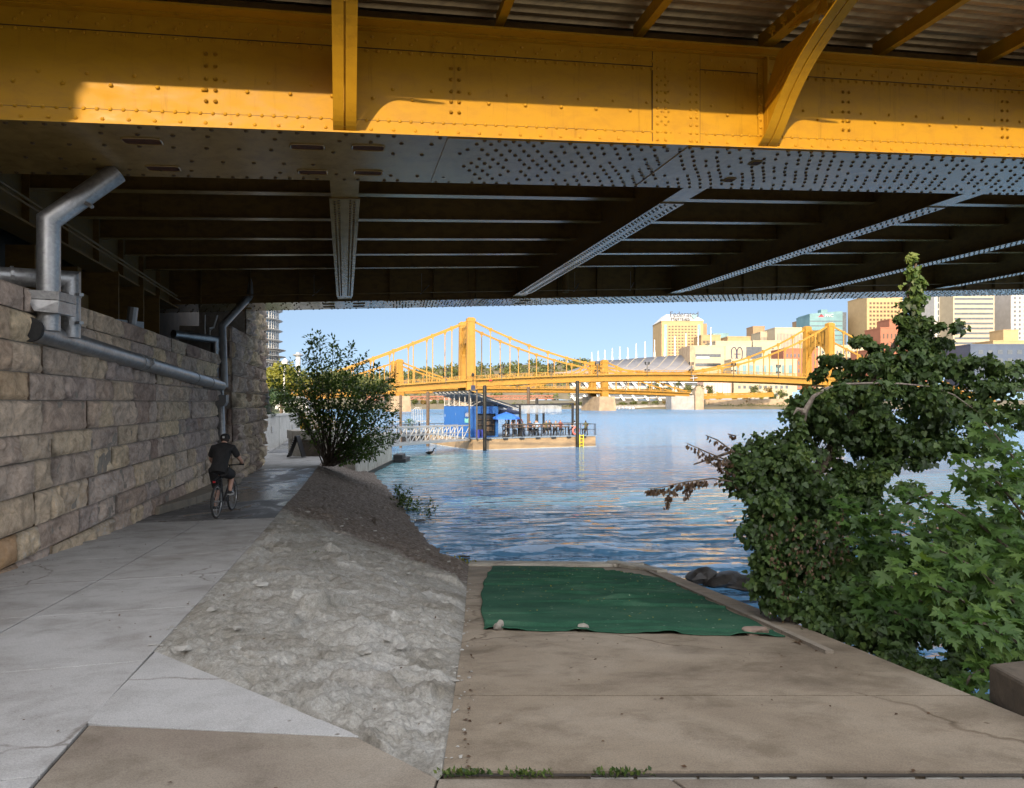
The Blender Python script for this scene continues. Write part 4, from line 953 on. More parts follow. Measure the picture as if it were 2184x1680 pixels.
# small grass tufts in the joint at the foot of the rubble
def tuft(name, c, n, h, sp, label, cat='weed', mat=None, sz=.05):
    C = np.asarray(c)+np.stack([RNG.normal(0, sp[0], n), RNG.normal(0, sp[1], n), np.zeros(n)], -1)
    D = np.stack([RNG.normal(0, .5, n), RNG.normal(0, .5, n), RNG.uniform(.5, 1.2, n)], -1)
    C[:, 2] += RNG.uniform(0, 1, n)*h
    return tag(leaves(name, mat or M['vine'], C, D, rdirs(n), RNG.uniform(.6, 1.2, n)*sz), label, cat)
for (x, l) in ((-.22, 'first from the left'), (.06, 'second from the left'), (.48, 'last on the right')):
    tuft('grass_tuft', (x, 3.10, plz(0, 3.1)), 90, .02, (.07, .012, 0), 'small dry grass tuft growing in the expansion joint, %s' % l, sz=.028)['group'] = 'grass in the joint'
tuft('grass_tuft', P(975, 1212, 15.9)+Vector((-.1, 0, .05)), 220, .1, (.22, .3, 0), 'yellow green weeds on the bank at the top corner of the ramp', mat=M['sunleaf'], sz=.08)
tuft('grass_tuft', P(660, 1190, 10.4), 90, .06, (.1, .12, 0), 'little green weed growing out of the pale rubble', sz=.05)
# ---------------------------------------------------------------- bicycle
gx = Vector((-6.0, 14.1, zp(14.1)+.005)); RZ = .10
bike = thing('bicycle', 'dark hybrid bicycle ridden away along the path beside the stone wall', 'bicycle', (0, 0, 0))
def torus(mb, c, R0, r, n=36, k=8):
    pts = [(c[0], c[1]+R0*math.cos(2*math.pi*i/n), c[2]+R0*math.sin(2*math.pi*i/n)) for i in range(n)]
    o = len(mb.v)
    for i in range(n):
        a = 2*math.pi*i/n
        for j in range(k):
            t = 2*math.pi*j/k; rr = R0+r*math.cos(t); mb.v.append((c[0]+r*math.sin(t), c[1]+rr*math.cos(a), c[2]+rr*math.sin(a)))
    for i in range(n):
        for j in range(k): mb.f.append([o+i*k+j, o+((i+1) % n)*k+j, o+((i+1) % n)*k+(j+1) % k, o+i*k+(j+1) % k]); mb.m.append(mb.mi)
for yy in (0, 1.05):
    mb = MB(); torus(mb, (0, yy, .345), .322, .022); wh = mb.build('wheel', M['rubber'], bike, True)
    mb = MB(); torus(mb, (0, yy, .345), .295, .013, 36, 6); mb.build('rim', M['zinc'], wh, True)
    mb = MB()
    for i in range(20):
        a = 2*math.pi*i/20; mb.cyl((.02*(-1)**i, yy, .345), (0, yy+.29*math.cos(a), .345+.29*math.sin(a)), .0022, 4)
    mb.cyl((-.06, yy, .345), (.06, yy, .345), .02, 8); mb.build('spokes', M['zinc'], wh)
mb = MB(); bb = Vector((0, .43, .29)); hd0, hd1 = Vector((0, .93, .70)), Vector((0, .89, .86)); stp = Vector((0, .27, .78))
for p, q, r in ((bb, stp, .017), (stp, hd1, .018), (bb, hd0, .021), (hd0+(hd0-hd1)*.3, hd1+(hd1-hd0)*.3, .022)): mb.cyl(p, q, r, 8)
for sx in (-.055, .055):
    mb.cyl(bb+Vector((sx*.5, 0, 0)), (sx, 0, .345), .011, 6); mb.cyl(stp+Vector((sx*.3, 0, 0)), (sx, 0, .345), .009, 6); mb.cyl((sx, .94, .68), (sx, 1.05, .345), .014, 6)
mb.bar((-.055, .94, .68), (.055, .94, .68), .03, .03); mb.build('frame', M['black'], bike)
mb = MB(); mb.cyl(stp, (0, .22, .90), .013, 8); mb.build('seat_post', M['zinc'], bike)
mb = MB(); mb.prism([(-.02, .36, .90), (.02, .36, .90), (.03, .22, .895), (.075, .13, .90), (.06, .09, .90), (-.06, .09, .90), (-.075, .13, .90), (-.03, .22, .895)], (0, 0, .04)); mb.build('saddle', M['black'], bike, bevel=.01)
mb = MB(); mb.tube([(-.31, .78, 1.03), (-.16, .83, 1.02), (0, .86, 1.01), (.16, .83, 1.02), (.31, .78, 1.03)], .013, 8); mb.cyl(hd1, (0, .86, 1.01), .016, 8); hb = mb.build('handlebar', M['black'], bike)
for sx in (-.27, .27): mb = MB(); mb.cyl((sx-.055, .785, 1.03), (sx+.05, .785, 1.03), .018, 8); mb.build('grip', M['rubber'], hb)
mb = MB(); mb.lathe((0, 0, 0), [(.09, -.004), (.09, .004)], 20); mb.v = [(.045+z, .43+x, .29+y) for x, y, z in mb.v]; mb.bar((.06, .43, .29), (.075, .50, .44), .02, .025); mb.bar((-.06, .43, .29), (-.075, .36, .14), .02, .025); cr = mb.build('crankset', M['black'], bike)
for p in ((.12, .50, .44), (-.12, .36, .14)): mb = MB(); mb.bar(Vector(p)-Vector((.05, 0, 0)), Vector(p)+Vector((.05, 0, 0)), .08, .02, (0, 0, 1)); mb.build('pedal', M['black'], cr)
mb = MB(); mb.bar((-.025, -.16, .76), (.025, -.16, .76), .02, .035); M['red'] = simple('red_reflector', (.6, .02, .03), (.45, .015, .02), 4, .3); mb.build('rear_light', M['red'], bike)
mb = MB(); mb.bar((0, .12, .83), (0, -.15, .80), .03, .02); mb.bar((-.05, .1, .80), (-.05, -.14, .78), .012, .012); mb.bar((.05, .1, .80), (.05, -.14, .78), .012, .012); mb.build('rear_bag', M['tee_black'], bike)
bike.location = gx; bike.rotation_euler = (0, 0, RZ)
# ---------------------------------------------------------------- skinned figures
def skin_mesh(name, V, E, Rr, levels=1, root=0):
    me = bpy.data.meshes.new(name); me.from_pydata([tuple(v) for v in V], E, [])
    o = bpy.data.objects.new(name, me); COL.objects.link(o)
    s = o.modifiers.new('skin', 'SKIN'); s.use_smooth_shade = True
    for i, d in enumerate(me.skin_vertices[0].data):
        r = Rr[i]; d.radius = (r, r) if not isinstance(r, tuple) else r; d.use_root = (i == root)
    sb = o.modifiers.new('sub', 'SUBSURF'); sb.levels = levels; sb.render_levels = levels
    dg = bpy.context.evaluated_depsgraph_get(); ev = o.evaluated_get(dg)
    m2 = bpy.data.meshes.new_from_object(ev, depsgraph=dg); bpy.data.objects.remove(o); m2.name = name
    return m2
class Sk:
    def __init__(s): s.V = []; s.E = []; s.R = []
    def chain(s, pts, rs, start=None):
        prev = start
        for p, r in zip(pts, rs):
            s.V.append(Vector(p)); s.R.append(r); i = len(s.V)-1
            if prev is not None: s.E.append((prev, i))
            prev = i
        return prev
def figure(mesh, mats, parent=None, name='person'):
    mesh.materials.clear()
    for m in mats: mesh.materials.append(m)
    return link(name, mesh, parent)
rider = thing('person', 'cyclist in black cap, black tee and black shorts riding away with hands on the bars', 'person', (0, 0, 0))
k = Sk()
pel = k.chain([(0, .17, .97)], [.135]); wst = k.chain([(0, .22, 1.10), (0, .30, 1.25), (0, .40, 1.40)], [.135, .14, .12], pel)
nk = k.chain([(0, .45, 1.47), (0, .50, 1.53)], [.06, .055], wst)
k.chain([(0, .53, 1.58), (0, .545, 1.645)], [.082, .075], nk)
for sx in (1, -1):
    sh = k.chain([(sx*.19, .44, 1.40), (sx*.285, .52, 1.20), (sx*.31, .68, 1.085), (sx*.29, .765, 1.065)], [.062, .048, .036, .028], wst)
    # palm and five fingers curled round the grip
    pm = k.chain([(sx*.275, .79, 1.062)], [.026], sh)
    for j in range(4): k.chain([(sx*(.30-.018*j), .815, 1.058), (sx*(.30-.018*j), .825, 1.03), (sx*(.30-.018*j), .80, 1.012)], [.009, .008, .007], pm)
    k.chain([(sx*.232, .79, 1.05), (sx*.225, .80, 1.02)], [.01, .008], pm)
    kn = (.14, .55, .83) if sx > 0 else (-.13, .50, .55); an = (.125, .47, .52) if sx > 0 else (-.125, .33, .22)
    hip = k.chain([(sx*.10, .20, .93), Vector((sx*.10, .20, .93)).lerp(Vector(kn), .5), kn, Vector(kn).lerp(Vector(an), .4), an], [.095, .085, .058, .055, .036], pel)
    k.chain([Vector(an)+Vector((0, .03, -.045)), Vector(an)+Vector((0, .13, -.055))], [.032, .025], hip)
me = skin_mesh('body', k.V, k.E, k.R, 2); body = figure(me, [M['skin']], rider, 'body')
k = Sk(); a = k.chain([(0, .13, .86)], [(.175, .165)]); a = k.chain([(0, .17, 1.0), (0, .24, 1.14), (0, .32, 1.28), (0, .41, 1.42)], [(.18, .165), (.172, .155), (.185, .15), (.155, .12)], a)
k.chain([(0, .455, 1.49)], [.085], a)
for sx in (1, -1): k.chain([(sx*.185, .435, 1.405), (sx*.245, .475, 1.29), (sx*.275, .505, 1.20)], [.085, .078, .072], a)
me = skin_mesh('shirt', k.V, k.E, k.R, 2); figure(me, [M['tee_black']], rider, 'shirt')
mb = MB(); mb.tube([(0, .10, .90), (0, .14, .97), (0, .19, 1.06)], [.15, .175, .165], 16)
for sx in (1, -1):
    kn = (.14, .55, .83) if sx > 0 else (-.13, .50, .55); h = Vector((sx*.095, .17, .94)); mb.tube([h-(Vector(kn)-h)*.12, h.lerp(Vector(kn), .4), h.lerp(Vector(kn), .86)], [.115, .118, .105], 14)
mb.build('shorts', M['tee_black'], rider, True)
mb = MB(); mb.lathe((0, .545, 1.615), [(.094, -.03), (.097, .0), (.094, .03), (.078, .062), (.045, .083), (.01, .09)], 18); cap = mb.build('cap', M['tee_black'], rider, True)
mb = MB(); mb.prism([(-.07, .62, 1.60), (.07, .62, 1.60), (.055, .72, 1.585), (-.055, .72, 1.585)], (0, 0, .012)); mb.build('brim', M['tee_black'], cap)
mb = MB(); mb.box(-.022, .018, .438, .447, 1.61, 1.652); mb.build('patch', M['white'], cap)
M['hair'] = simple('brown_hair', (.035, .022, .015), (.02, .014, .01), 30, .8); mb = MB(); mb.lathe((0, .53, 1.57), [(.05, -.05), (.082, -.03), (.088, .02)], 14); mb.build('hair', M['hair'], rider, True)
for p in ((.125, .47, .52), (-.125, .33, .22)):
    x, y, z = p; mb = MB()
    mb.prism([(x-.04, y-.06, z-.075), (x+.04, y-.06, z-.075), (x+.045, y+.1, z-.085), (x+.03, y+.19, z-.085), (x-.03, y+.19, z-.085), (x-.045, y+.1, z-.085)], (0, 0, .06)); s = mb.build('shoe', M['black'], rider, bevel=.012)
    mb = MB(); mb.prism([(x-.045, y-.065, z-.095), (x+.045, y-.065, z-.095), (x+.05, y+.1, z-.102), (x+.033, y+.2, z-.102), (x-.033, y+.2, z-.102), (x-.05, y+.1, z-.102)], (0, 0, .022)); mb.build('sole', M['white'], s)
    mb = MB(); mb.bar((x+.048, y-.02, z-.02), (x+.05, y+.12, z-.075), .004, .03); mb.build('stripe', M['white'], s)
rider.location = gx; rider.rotation_euler = (0, 0, RZ)
# ---------------------------------------------------------------- shrub on the bank
def stem_plant(name, label, base, ends, nleaf, size, mat, leafmat_, cat, spread=.22, lowbare=.3, r0=.03, droop=.0):
    root = thing(name, label, cat, tuple(base)); mb = MB(); C = []; D = []; U = []
    for e in ends:
        e = Vector(e); b0 = Vector(base)+Vector((random.uniform(-.25, .25), random.uniform(-.25, .25), -.1)); mid = b0.lerp(e, .5)+Vector((random.uniform(-.15, .15), random.uniform(-.15, .15), .12*(e-b0).length))
        pts = [((1-t)**2)*b0+2*t*(1-t)*mid+t*t*e for t in np.linspace(0, 1, 8)]
        mb.tube(pts, [r0*(1-t*.9)+.004 for t in np.linspace(0, 1, 8)], 5, False)
        L = (e-b0).length; n = int(nleaf*L)
        for i in range(n):
            t = lowbare+(1-lowbare)*random.random()**.75; p = ((1-t)**2)*b0+2*t*(1-t)*mid+t*t*e; tan = ((1-t)*(mid-b0)+t*(e-mid)).normalized()
            s = spread*(1.25-t)*L*.5+.04; off = Vector(RNG.normal(size=3)).normalized()*random.random()**.6*s
            C.append(p+off); d = off.normalized()*.9+tan*.5+Vector((0, 0, -.15)); D.append(d); U.append(Vector((random.gauss(0, .5), random.gauss(0, .5), 1)))
    mb.build('stems', mat, root)
    leaves('foliage', leafmat_, C, D, U, RNG.uniform(.65, 1.25, len(C))*size, LEAF, root)
    return root
yb = 29.5; base = P(703, 988, yb); ends = []
for u, v in ((662, 716), (681, 711), (712, 723), (750, 737), (782, 754), (727, 745), (650, 752), (695, 765), (668, 760), (765, 775)): ends.append(P(u, v, yb+random.uniform(-.8, .8)))
for u, v in ((578, 808), (600, 780), (622, 770), (630, 800), (600, 840), (615, 868), (590, 822), (842, 797), (825, 815), (806, 782), (850, 880), (838, 850), (846, 905), (832, 930), (818, 962), (800, 975), (790, 940), (775, 900), (815, 890), (640, 880), (660, 840), (700, 800), (740, 800), (790, 820), (720, 850), (760, 850), (690, 870), (805, 850), (740, 905), (775, 975), (745, 960), (668, 805), (645, 830), (765, 815), (820, 835), (735, 880), (625, 850), (848, 865), (850, 930), (835, 945), (800, 955), (770, 940), (825, 865), (812, 915), (785, 965), (755, 935), (740, 985), (780, 870), (845, 815)): ends.append(P(u, v, yb+random.uniform(-1.4, 1.4)))
stem_plant('shrub', 'tall leafy shrub fanning out from the top of the bank beside the path', base, ends, 42, .16, M['bark'], M['leaf'], 'shrub', .26, .30, .028)
stem_plant('weed', 'low green weeds growing at the waterline of the rubble bank', P(862, 1080, 25.5), [P(850, 1038, 25.4), P(872, 1045, 25.4), P(860, 1060, 25.2), P(885, 1085, 25), P(898, 1105, 24), P(845, 1055, 25.5), P(905, 1128, 23), P(880, 1100, 24)], 110, .11, M['bark'], M['leaf'], 'weed', .6, .1, .012)
stem_plant('weed', 'thin wispy weed standing in the water off the bank', P(919, 1110, 23), [P(910, 1068, 23), P(921, 1062, 23), P(931, 1080, 23), P(915, 1085, 23)], 30, .09, M['bark'], M['leaf'], 'weed', .25, .35, .006)
# ---------------------------------------------------------------- vine smothered tree at the right
vt = thing('vine_tree', 'tree smothered in dark vines right of the ramp with one bare arching limb', 'tree', (3.9, 8.4, -2.9))
mb = MB()
for pts, rs in (([(3.6, 9.0, -3.2), (3.5, 8.7, -1.8), (3.7, 8.5, -.9), (4.2, 8.6, -.2), (4.8, 8.6, .8), (4.95, 8.5, 1.7)], [.10, .09, .08, .06, .035, .012]),
                ([(3.9, 9.2, -3.2), (4.2, 9.0, -1.6), (4.8, 8.8, -.6), (5.8, 8.6, .1), (6.6, 8.3, .2)], [.05, .045, .035, .025, .015]),
                ([(3.5, 8.9, -3), (3.3, 8.6, -1.6), (3.1, 8.5, -.8), (2.7, 8.5, -.6), (2.2, 8.4, -.75)], [.07, .05, .03, .02, .008]),
                ([(4.2, 8.4, -3), (5.0, 8.0, -2.2), (5.6, 7.6, -1.4), (6.2, 7.4, -1.1)], [.06, .05, .035, .015])): mb.tube(pts, rs, 7)
mb.build('trunk', M['bark'], vt, True)
yl = 7.95
mb = MB(); mb.tube([P(1705, 925, yl+.3), P(1716, 878, yl), P(1735, 845, yl), P(1765, 827, yl), P(1800, 819, yl), P(1850, 817, yl), P(1920, 818, yl), P(1985, 824, yl), P(2035, 842, yl), P(2085, 878, yl)], [.05, .036, .022, .017, .014, .013, .011, .009, .007, .004], 8)
mb.tube([P(1716, 876, yl), P(1700, 872, yl), P(1692, 884, yl)], [.03, .02, .005], 6); mb.build('bare_limb', M['pale_bark'], vt, True)
C = []; D = []; U = []; S = []; TT = []
rgn = np.random.default_rng(21)
def cl(u, v, ru, rv, y, ry, n, size=.055, tbias=0.0):
    c = np.array(P(u, v, y)); k = y/F; ra = np.array([ru*k, ry, rv*k]); m_ = max(3, int(n/60))
    for q_ in range(m_):
        d = rgn.normal(size=3); d /= np.linalg.norm(d); cc = c+d*ra*rgn.uniform(.15, .95); rr = ra*rgn.uniform(.22, .5)+.02
        n_ = int(n/m_*rgn.uniform(.6, 1.4)); d = rgn.normal(size=(n_, 3)); d /= np.linalg.norm(d, axis=1)[:, None]
        out = np.where(rgn.uniform(0, 1, n_) < .07, 1.5, 1.0)
        C.append(cc+d*(rgn.uniform(0, 1, n_)**.6*out)[:, None]*rr); U.append(d*.7+[0, -.45, .6]+rgn.normal(0, .45, (n_, 3))); D.append(d*.4+[0, 0, -.9]+rgn.normal(0, .55, (n_, 3))); S.append(rgn.uniform(.4, 1.5, n_)*size); TT.append(np.clip(rgn.beta(2, 3, n_)*.8+rgn.normal(0, .12)+tbias, 0, 1))
# dense curtain (left mass), from top to ground
for a in ((1722, 905, 62, 60, 8.6, .5, 520), (1665, 945, 55, 45, 8.5, .45, 420), (1625, 985, 65, 50, 8.4, .5, 560), (1690, 990, 70, 60, 8.3, .5, 620), (1590, 1010, 45, 45, 8.3, .4, 300), (1640, 1060, 70, 60, 8.2, .55, 700), (1720, 1060, 70, 70, 8.3, .6, 650),
          (1625, 1130, 55, 60, 8.0, .5, 560), (1700, 1140, 75, 70, 8.1, .6, 700), (1655, 1210, 55, 60, 7.8, .5, 560), (1735, 1210, 70, 70, 7.8, .55, 620), (1660, 1275, 50, 45, 7.5, .4, 420), (1740, 1290, 70, 45, 7.3, .45, 480), (1820, 1300, 70, 60, 7.0, .5, 420), (1860, 1360, 70, 50, 6.4, .45, 340), (1780, 1340, 60, 30, 6.9, .3, 240),
          (1920, 1400, 70, 45, 5.9, .35, 300), (1975, 1440, 60, 35, 5.4, .3, 240), (1800, 1190, 40, 60, 8.2, .5, 260), (1780, 1100, 45, 60, 8.4, .5, 300), (1830, 1230, 60, 50, 7.8, .5, 260),
          # rising shoulder and crown
          (1760, 870, 55, 50, 8.5, .5, 460), (1800, 830, 60, 45, 8.6, .5, 430), (1760, 800, 35, 18, 8.4, .3, 110), (1790, 768, 45, 16, 8.4, .3, 130), (1730, 838, 30, 18, 8.4, .3, 120), (1850, 850, 70, 60, 8.6, .6, 560), (1830, 780, 45, 30, 8.6, .4, 220), (1880, 790, 60, 45, 8.6, .5, 430), (1830, 730, 35, 16, 8.6, .3, 120), (1860, 735, 30, 12, 8.5, .2, 90),
          (1800, 918, 60, 45, 8.6, .6, 420), (1880, 920, 70, 45, 8.5, .6, 460), (1960, 850, 80, 65, 8.6, .6, 640), (1950, 770, 60, 45, 8.6, .5, 480), (1990, 735, 45, 30, 8.5, .4, 280), (2010, 705, 28, 18, 8.4, .3, 110), (2030, 790, 60, 40, 8.4, .5, 380),
          (2060, 860, 80, 55, 8.3, .6, 520), (2120, 820, 70, 40, 8.1, .5, 380), (2160, 880, 60, 50, 7.9, .5, 360), (2150, 790, 50, 22, 8.0, .4, 190), (2090, 775, 40, 20, 8.2, .3, 160), (1990, 915, 70, 40, 8.4, .5, 380), (1900, 975, 60, 30, 8.3, .5, 220), (2100, 930, 60, 30, 8.0, .4, 220),
          (1850, 960, 60, 45, 8.6, .5, 260), (1795, 1010, 50, 60, 8.5, .5, 300), (1840, 1060, 50, 40, 8.4, .4, 200), (1700, 870, 40, 30, 8.2, .3, 170), (1880, 880, 60, 40, 8.1, .4, 260), (2000, 870, 60, 40, 8.0, .4, 240),
          (1905, 955, 60, 40, 8.4, .5, 260), (1850, 1030, 45, 40, 8.2, .4, 200), (1965, 965, 60, 30, 8.2, .4, 170), (2050, 960, 60, 30, 7.9, .4, 150), (1925, 1040, 40, 30, 8.0, .3, 90), (1790, 830, 45, 20, 7.7, .12, 110), (1890, 822, 50, 18, 7.7, .12, 110), (1985, 835, 50, 20, 7.7, .12, 110), (1712, 905, 24, 18, 7.6, .1, 60),
          # dark mass behind the maple
          (1905, 1160, 60, 50, 8.0, .4, 200), (1880, 1225, 70, 45, 7.8, .5, 300), (1960, 1250, 90, 60, 7.4, .5, 420), (2060, 1200, 90, 70, 7.4, .5, 420), (2150, 1150, 80, 90, 7.2, .5, 480), (2050, 1310, 90, 60, 6.6, .5, 420), (2150, 1280, 70, 80, 6.6, .5, 420), (1930, 1330, 70, 50, 6.6, .4, 360), (2080, 1400, 80, 40, 5.8, .35, 300), (2160, 1030, 60, 50, 7.6, .4, 180), (2010, 1130, 60, 40, 7.8, .4, 170), (1850, 1010, 45, 25, 8.6, .4, 120), (2020, 1440, 50, 30, 5.2, .2, 150), (2160, 1390, 50, 40, 5.9, .3, 240),
          # climbing spire
          (1935, 720, 24, 40, 8.5, .15, 260), (1928, 680, 20, 30, 8.5, .14, 200), (1968, 690, 20, 34, 8.5, .14, 200), (1950, 655, 26, 22, 8.5, .14, 220), (1952, 618, 22, 26, 8.5, .12, 230)): cl(*a[:6], int(a[6]*(2.7 if a[1] > 930 else 1.9)), .056)
cl(1953, 580, 15, 26, 8.5, .09, 150, .06, .35); cl(1944, 552, 8, 16, 8.5, .06, 60, .06, .5); cl(1960, 600, 17, 14, 8.5, .1, 40, .06, .3); cl(1922, 608, 6, 4, 8.5, .03, 8, .05, .1)
leaves('vine_foliage', M['vine'], np.concatenate(C), np.concatenate(D), np.concatenate(U), np.concatenate(S), IVY, vt, np.concatenate(TT))
# rusty sprays reaching out over the water, with their twigs
C, D, U, S = [], [], [], []; mb = MB()
def spray(pts, n, hang, size=.062):
    pts = [Vector(p) for p in pts]; mb.tube(pts, [.009*(1-i/len(pts))+.002 for i in range(len(pts))], 5)
    for i in range(n):
        f = random.random()*(len(pts)-1); j = int(f); p = pts[j].lerp(pts[min(j+1, len(pts)-1)], f-j)
        p = p+Vector((random.gauss(0, .02), random.gauss(0, .03), -random.random()*hang))
        C.append(p); D.append(Vector((random.gauss(-.2, .4), random.gauss(0, .4), -1))); U.append(Vector((random.gauss(0, .6), -1, random.gauss(0, .6)))); S.append(random.uniform(.7, 1.25)*size)
ys = 8.2
spray([P(1560, 1010, ys), P(1520, 990, ys), P(1490, 955, ys)], 26, .02); spray([P(1560, 985, ys), P(1510, 965, ys), P(1465, 945, ys)], 34, .03); spray([P(1600, 1000, ys), P(1550, 985, ys), P(1520, 975, ys)], 40, .05)
spray([P(1580, 1030, ys), P(1520, 1020, ys), P(1460, 1028, ys), P(1410, 1040, ys), P(1383, 1042, ys)], 120, .05); spray([P(1450, 1032, ys), P(1428, 1055, ys), P(1421, 1080, ys)], 50, .02); spray([P(1490, 1025, ys), P(1470, 1040, ys), P(1462, 1060, ys)], 34, .02)
spray([P(1560, 960, ys), P(1530, 938, ys), P(1505, 928, ys)], 20, .03); spray([P(1570, 930, ys), P(1552, 925, ys)], 8, .02)
mb.build('twigs', M['bark'], vt)
leaves('rusty_foliage', M['dry'], C, D, U, S, LEAF, vt)
# dead leaves caught in the curtain
n = 260; sk_ = rgn.integers(0, 14, n); q = np.array([P(1640+13*a, 1090+40*(a % 4), 7.42-.02*(a % 5)) for a in sk_])+np.stack([rgn.normal(0, .035, n), rgn.normal(0, .03, n), -rgn.uniform(0, .55, n)], -1)
leaves('dead_foliage', M['dry'], q, rgn.normal(0, .4, (n, 3))+[0, 0, -1], rgn.normal(0, .4, (n, 3))+[0, -1, .3], rgn.uniform(.03, .055, n), LEAF, vt)
# ---------------------------------------------------------------- young maple at the far right
mp = thing('maple_sapling', 'young maple with bright pointed leaves leaning in at the right edge of the photo', 'tree', (3.3, 5.6, -2.2))
mb = MB(); C = []; D = []; U = []; S = []; tt = []
def mbranch(pts, n, size, sp, tb=0):
    pts = [Vector(p) for p in pts]; mb.tube(pts, [.014*(1-i/len(pts))+.003 for i in range(len(pts))], 5)
    for i in range(n):
        f = (random.random()**.8)*(len(pts)-1); j = min(int(f), len(pts)-2); p = pts[j].lerp(pts[j+1], f-j)
        off = Vector(rgn.normal(size=3)).normalized()*sp*random.random()**.5; C.append(p+off)
        D.append(off.normalized()*.6+Vector((random.gauss(-.1, .4), -.35, -.55))); U.append(Vector((random.gauss(0, .45), random.gauss(-.45, .4), .9))); S.append(random.uniform(.6, 1.2)*size); tt.append(min(1, max(0, random.betavariate(2, 2)+tb)))
q = lambda u, v, y: P(u, v, y)
for a in (([q(2250, 1480, 5.4), q(2150, 1360, 5.2), q(2040, 1270, 5.1), q(1930, 1215, 5.1)], 80, .115, .17, .1), ([q(2260, 1420, 5.2), q(2180, 1300, 5.1), q(2080, 1210, 5.2), q(1980, 1160, 5.3)], 80, .115, .18, .05), ([q(2250, 1400, 5.0), q(2170, 1370, 4.9), q(2100, 1330, 4.8), q(2030, 1330, 4.8)], 60, .11, .16, .15),
          ([q(2290, 1300, 5.6), q(2200, 1120, 5.9), q(2130, 1030, 6.0), q(2050, 990, 6.2)], 64, .125, .2, .1), ([q(2290, 1250, 5.6), q(2190, 1200, 5.8), q(2090, 1120, 6.0), q(1990, 1060, 6.2)], 80, .125, .22, .0), ([q(2290, 1350, 5.7), q(2150, 1260, 6.2), q(2010, 1180, 6.6), q(1900, 1120, 6.9)], 110, .125, .26, -.1),
          ([q(2200, 1450, 4.9), q(2120, 1420, 4.75), q(2070, 1440, 4.7), q(2050, 1480, 4.65)], 46, .10, .12, .1), ([q(2290, 1180, 6), q(2220, 1060, 6.2), q(2150, 960, 6.5), q(2100, 900, 6.8)], 60, .12, .2, 0), ([q(2290, 1320, 6.2), q(2120, 1330, 6.4), q(1980, 1290, 6.6), q(1900, 1250, 6.8)], 100, .12, .25, -.15), ([q(2280, 1380, 5.4), q(2220, 1250, 5.3), q(2190, 1150, 5.3)], 50, .12, .2, .1),
          ([q(1990, 1050, 7), q(1900, 1090, 7.2), q(1830, 1130, 7.4), q(1790, 1080, 7.6)], 70, .12, .2, -.05), ([q(2000, 1190, 6.8), q(1900, 1180, 7.1), q(1840, 1160, 7.3)], 60, .12, .2, -.1), ([q(1950, 1330, 6.2), q(1880, 1290, 6.5), q(1830, 1260, 6.8)], 60, .11, .2, -.2)): mbranch(a[0], int(a[1]*2), a[2]*.95, a[3], a[4])
mb.build('stems', M['bark'], mp)
leaves('foliage', M['maple'], C, D, U, S, MAPLE, mp, np.array(tt))
# ================================================================ NORTH BANK BEYOND THE BRIDGE
M['grass'] = simple('dry_grass', (.10, .12, .045), (.06, .075, .03), 1.5, .95)
mb = MB(); mb.prism([(-7.7, 36.5, -2.72), (-7.75, 43.5, -2.72), (-14, 60, -2.72), (-29, 110, -2.72), (-72, 250, -2.6), (-118, 386, -2.4), (-600, 386, -2.4), (-600, 36.5, -2.72)], (0, 0, -2)); struct(mb.build('north_bank', M['path']))
mb = MB(); mb.prism([(-14.6, 37.6, -.95), (-14.6, 47.6, -.95), (-18.5, 60, -.95), (-34, 110, -.95), (-78, 250, -.95), (-126, 386, -.95), (-600, 386, -.95), (-600, 37.6, -.95)], (0, 0, -1.7)); struct(mb.build('upper_terrace', M['grass']))
# sloping ramp up behind the path end
mb = MB(); mb.prism([(-12.9, 36.2, -2.70), (-9.5, 36.2, -2.70), (-14.2, 60, -1.6), (-16.4, 60, -1.6)], (0, 0, -.4)); struct(mb.build('access_ramp', M['wet']))
sw = thing('seawall', 'pale concrete river wall stained with streaks behind the shrub', 'river wall', (-7.0, 38, WATER))
mb = MB(); a, b2 = (-7.55, 32.5), (-7.55, 43.6)
mb.hexa([(-8.0, 33.5, -5), (-7.55, 33.5, -5), (-7.55, 43.6, -5), (-8.0, 43.6, -5), (-8.0, 33.5, -2.0), (-7.55, 33.5, -2.0), (-7.55, 43.6, -2.1), (-8.0, 43.6, -2.1)]); mb.build('wall', M['seawall'], sw, bevel=.03)
mb = MB(); mb.box(-8.03, -7.49, 33.4, 43.64, -2.0, -1.86); mb.build('coping', M['seawall'], sw, bevel=.02)
M['algae'] = simple('dark_algae', (.03, .03, .022), (.015, .016, .013), 4, .6); mb = MB(); mb.box(-8.1, -7.45, 33.4, 43.66, -5, -3.62); mb.build('wet_foot', M['algae'], sw)
mb = MB(); mb.box(-7.5, -6.7, 43.7, 45.6, -4.5, -3.55); mb.box(-7.5, -6.9, 43.75, 45, -3.55, -3.3); tag(mb.build('mooring_step', M['black'], bevel=.03), 'dark floating mooring step at the end of the river wall below the gangway', 'mooring step')
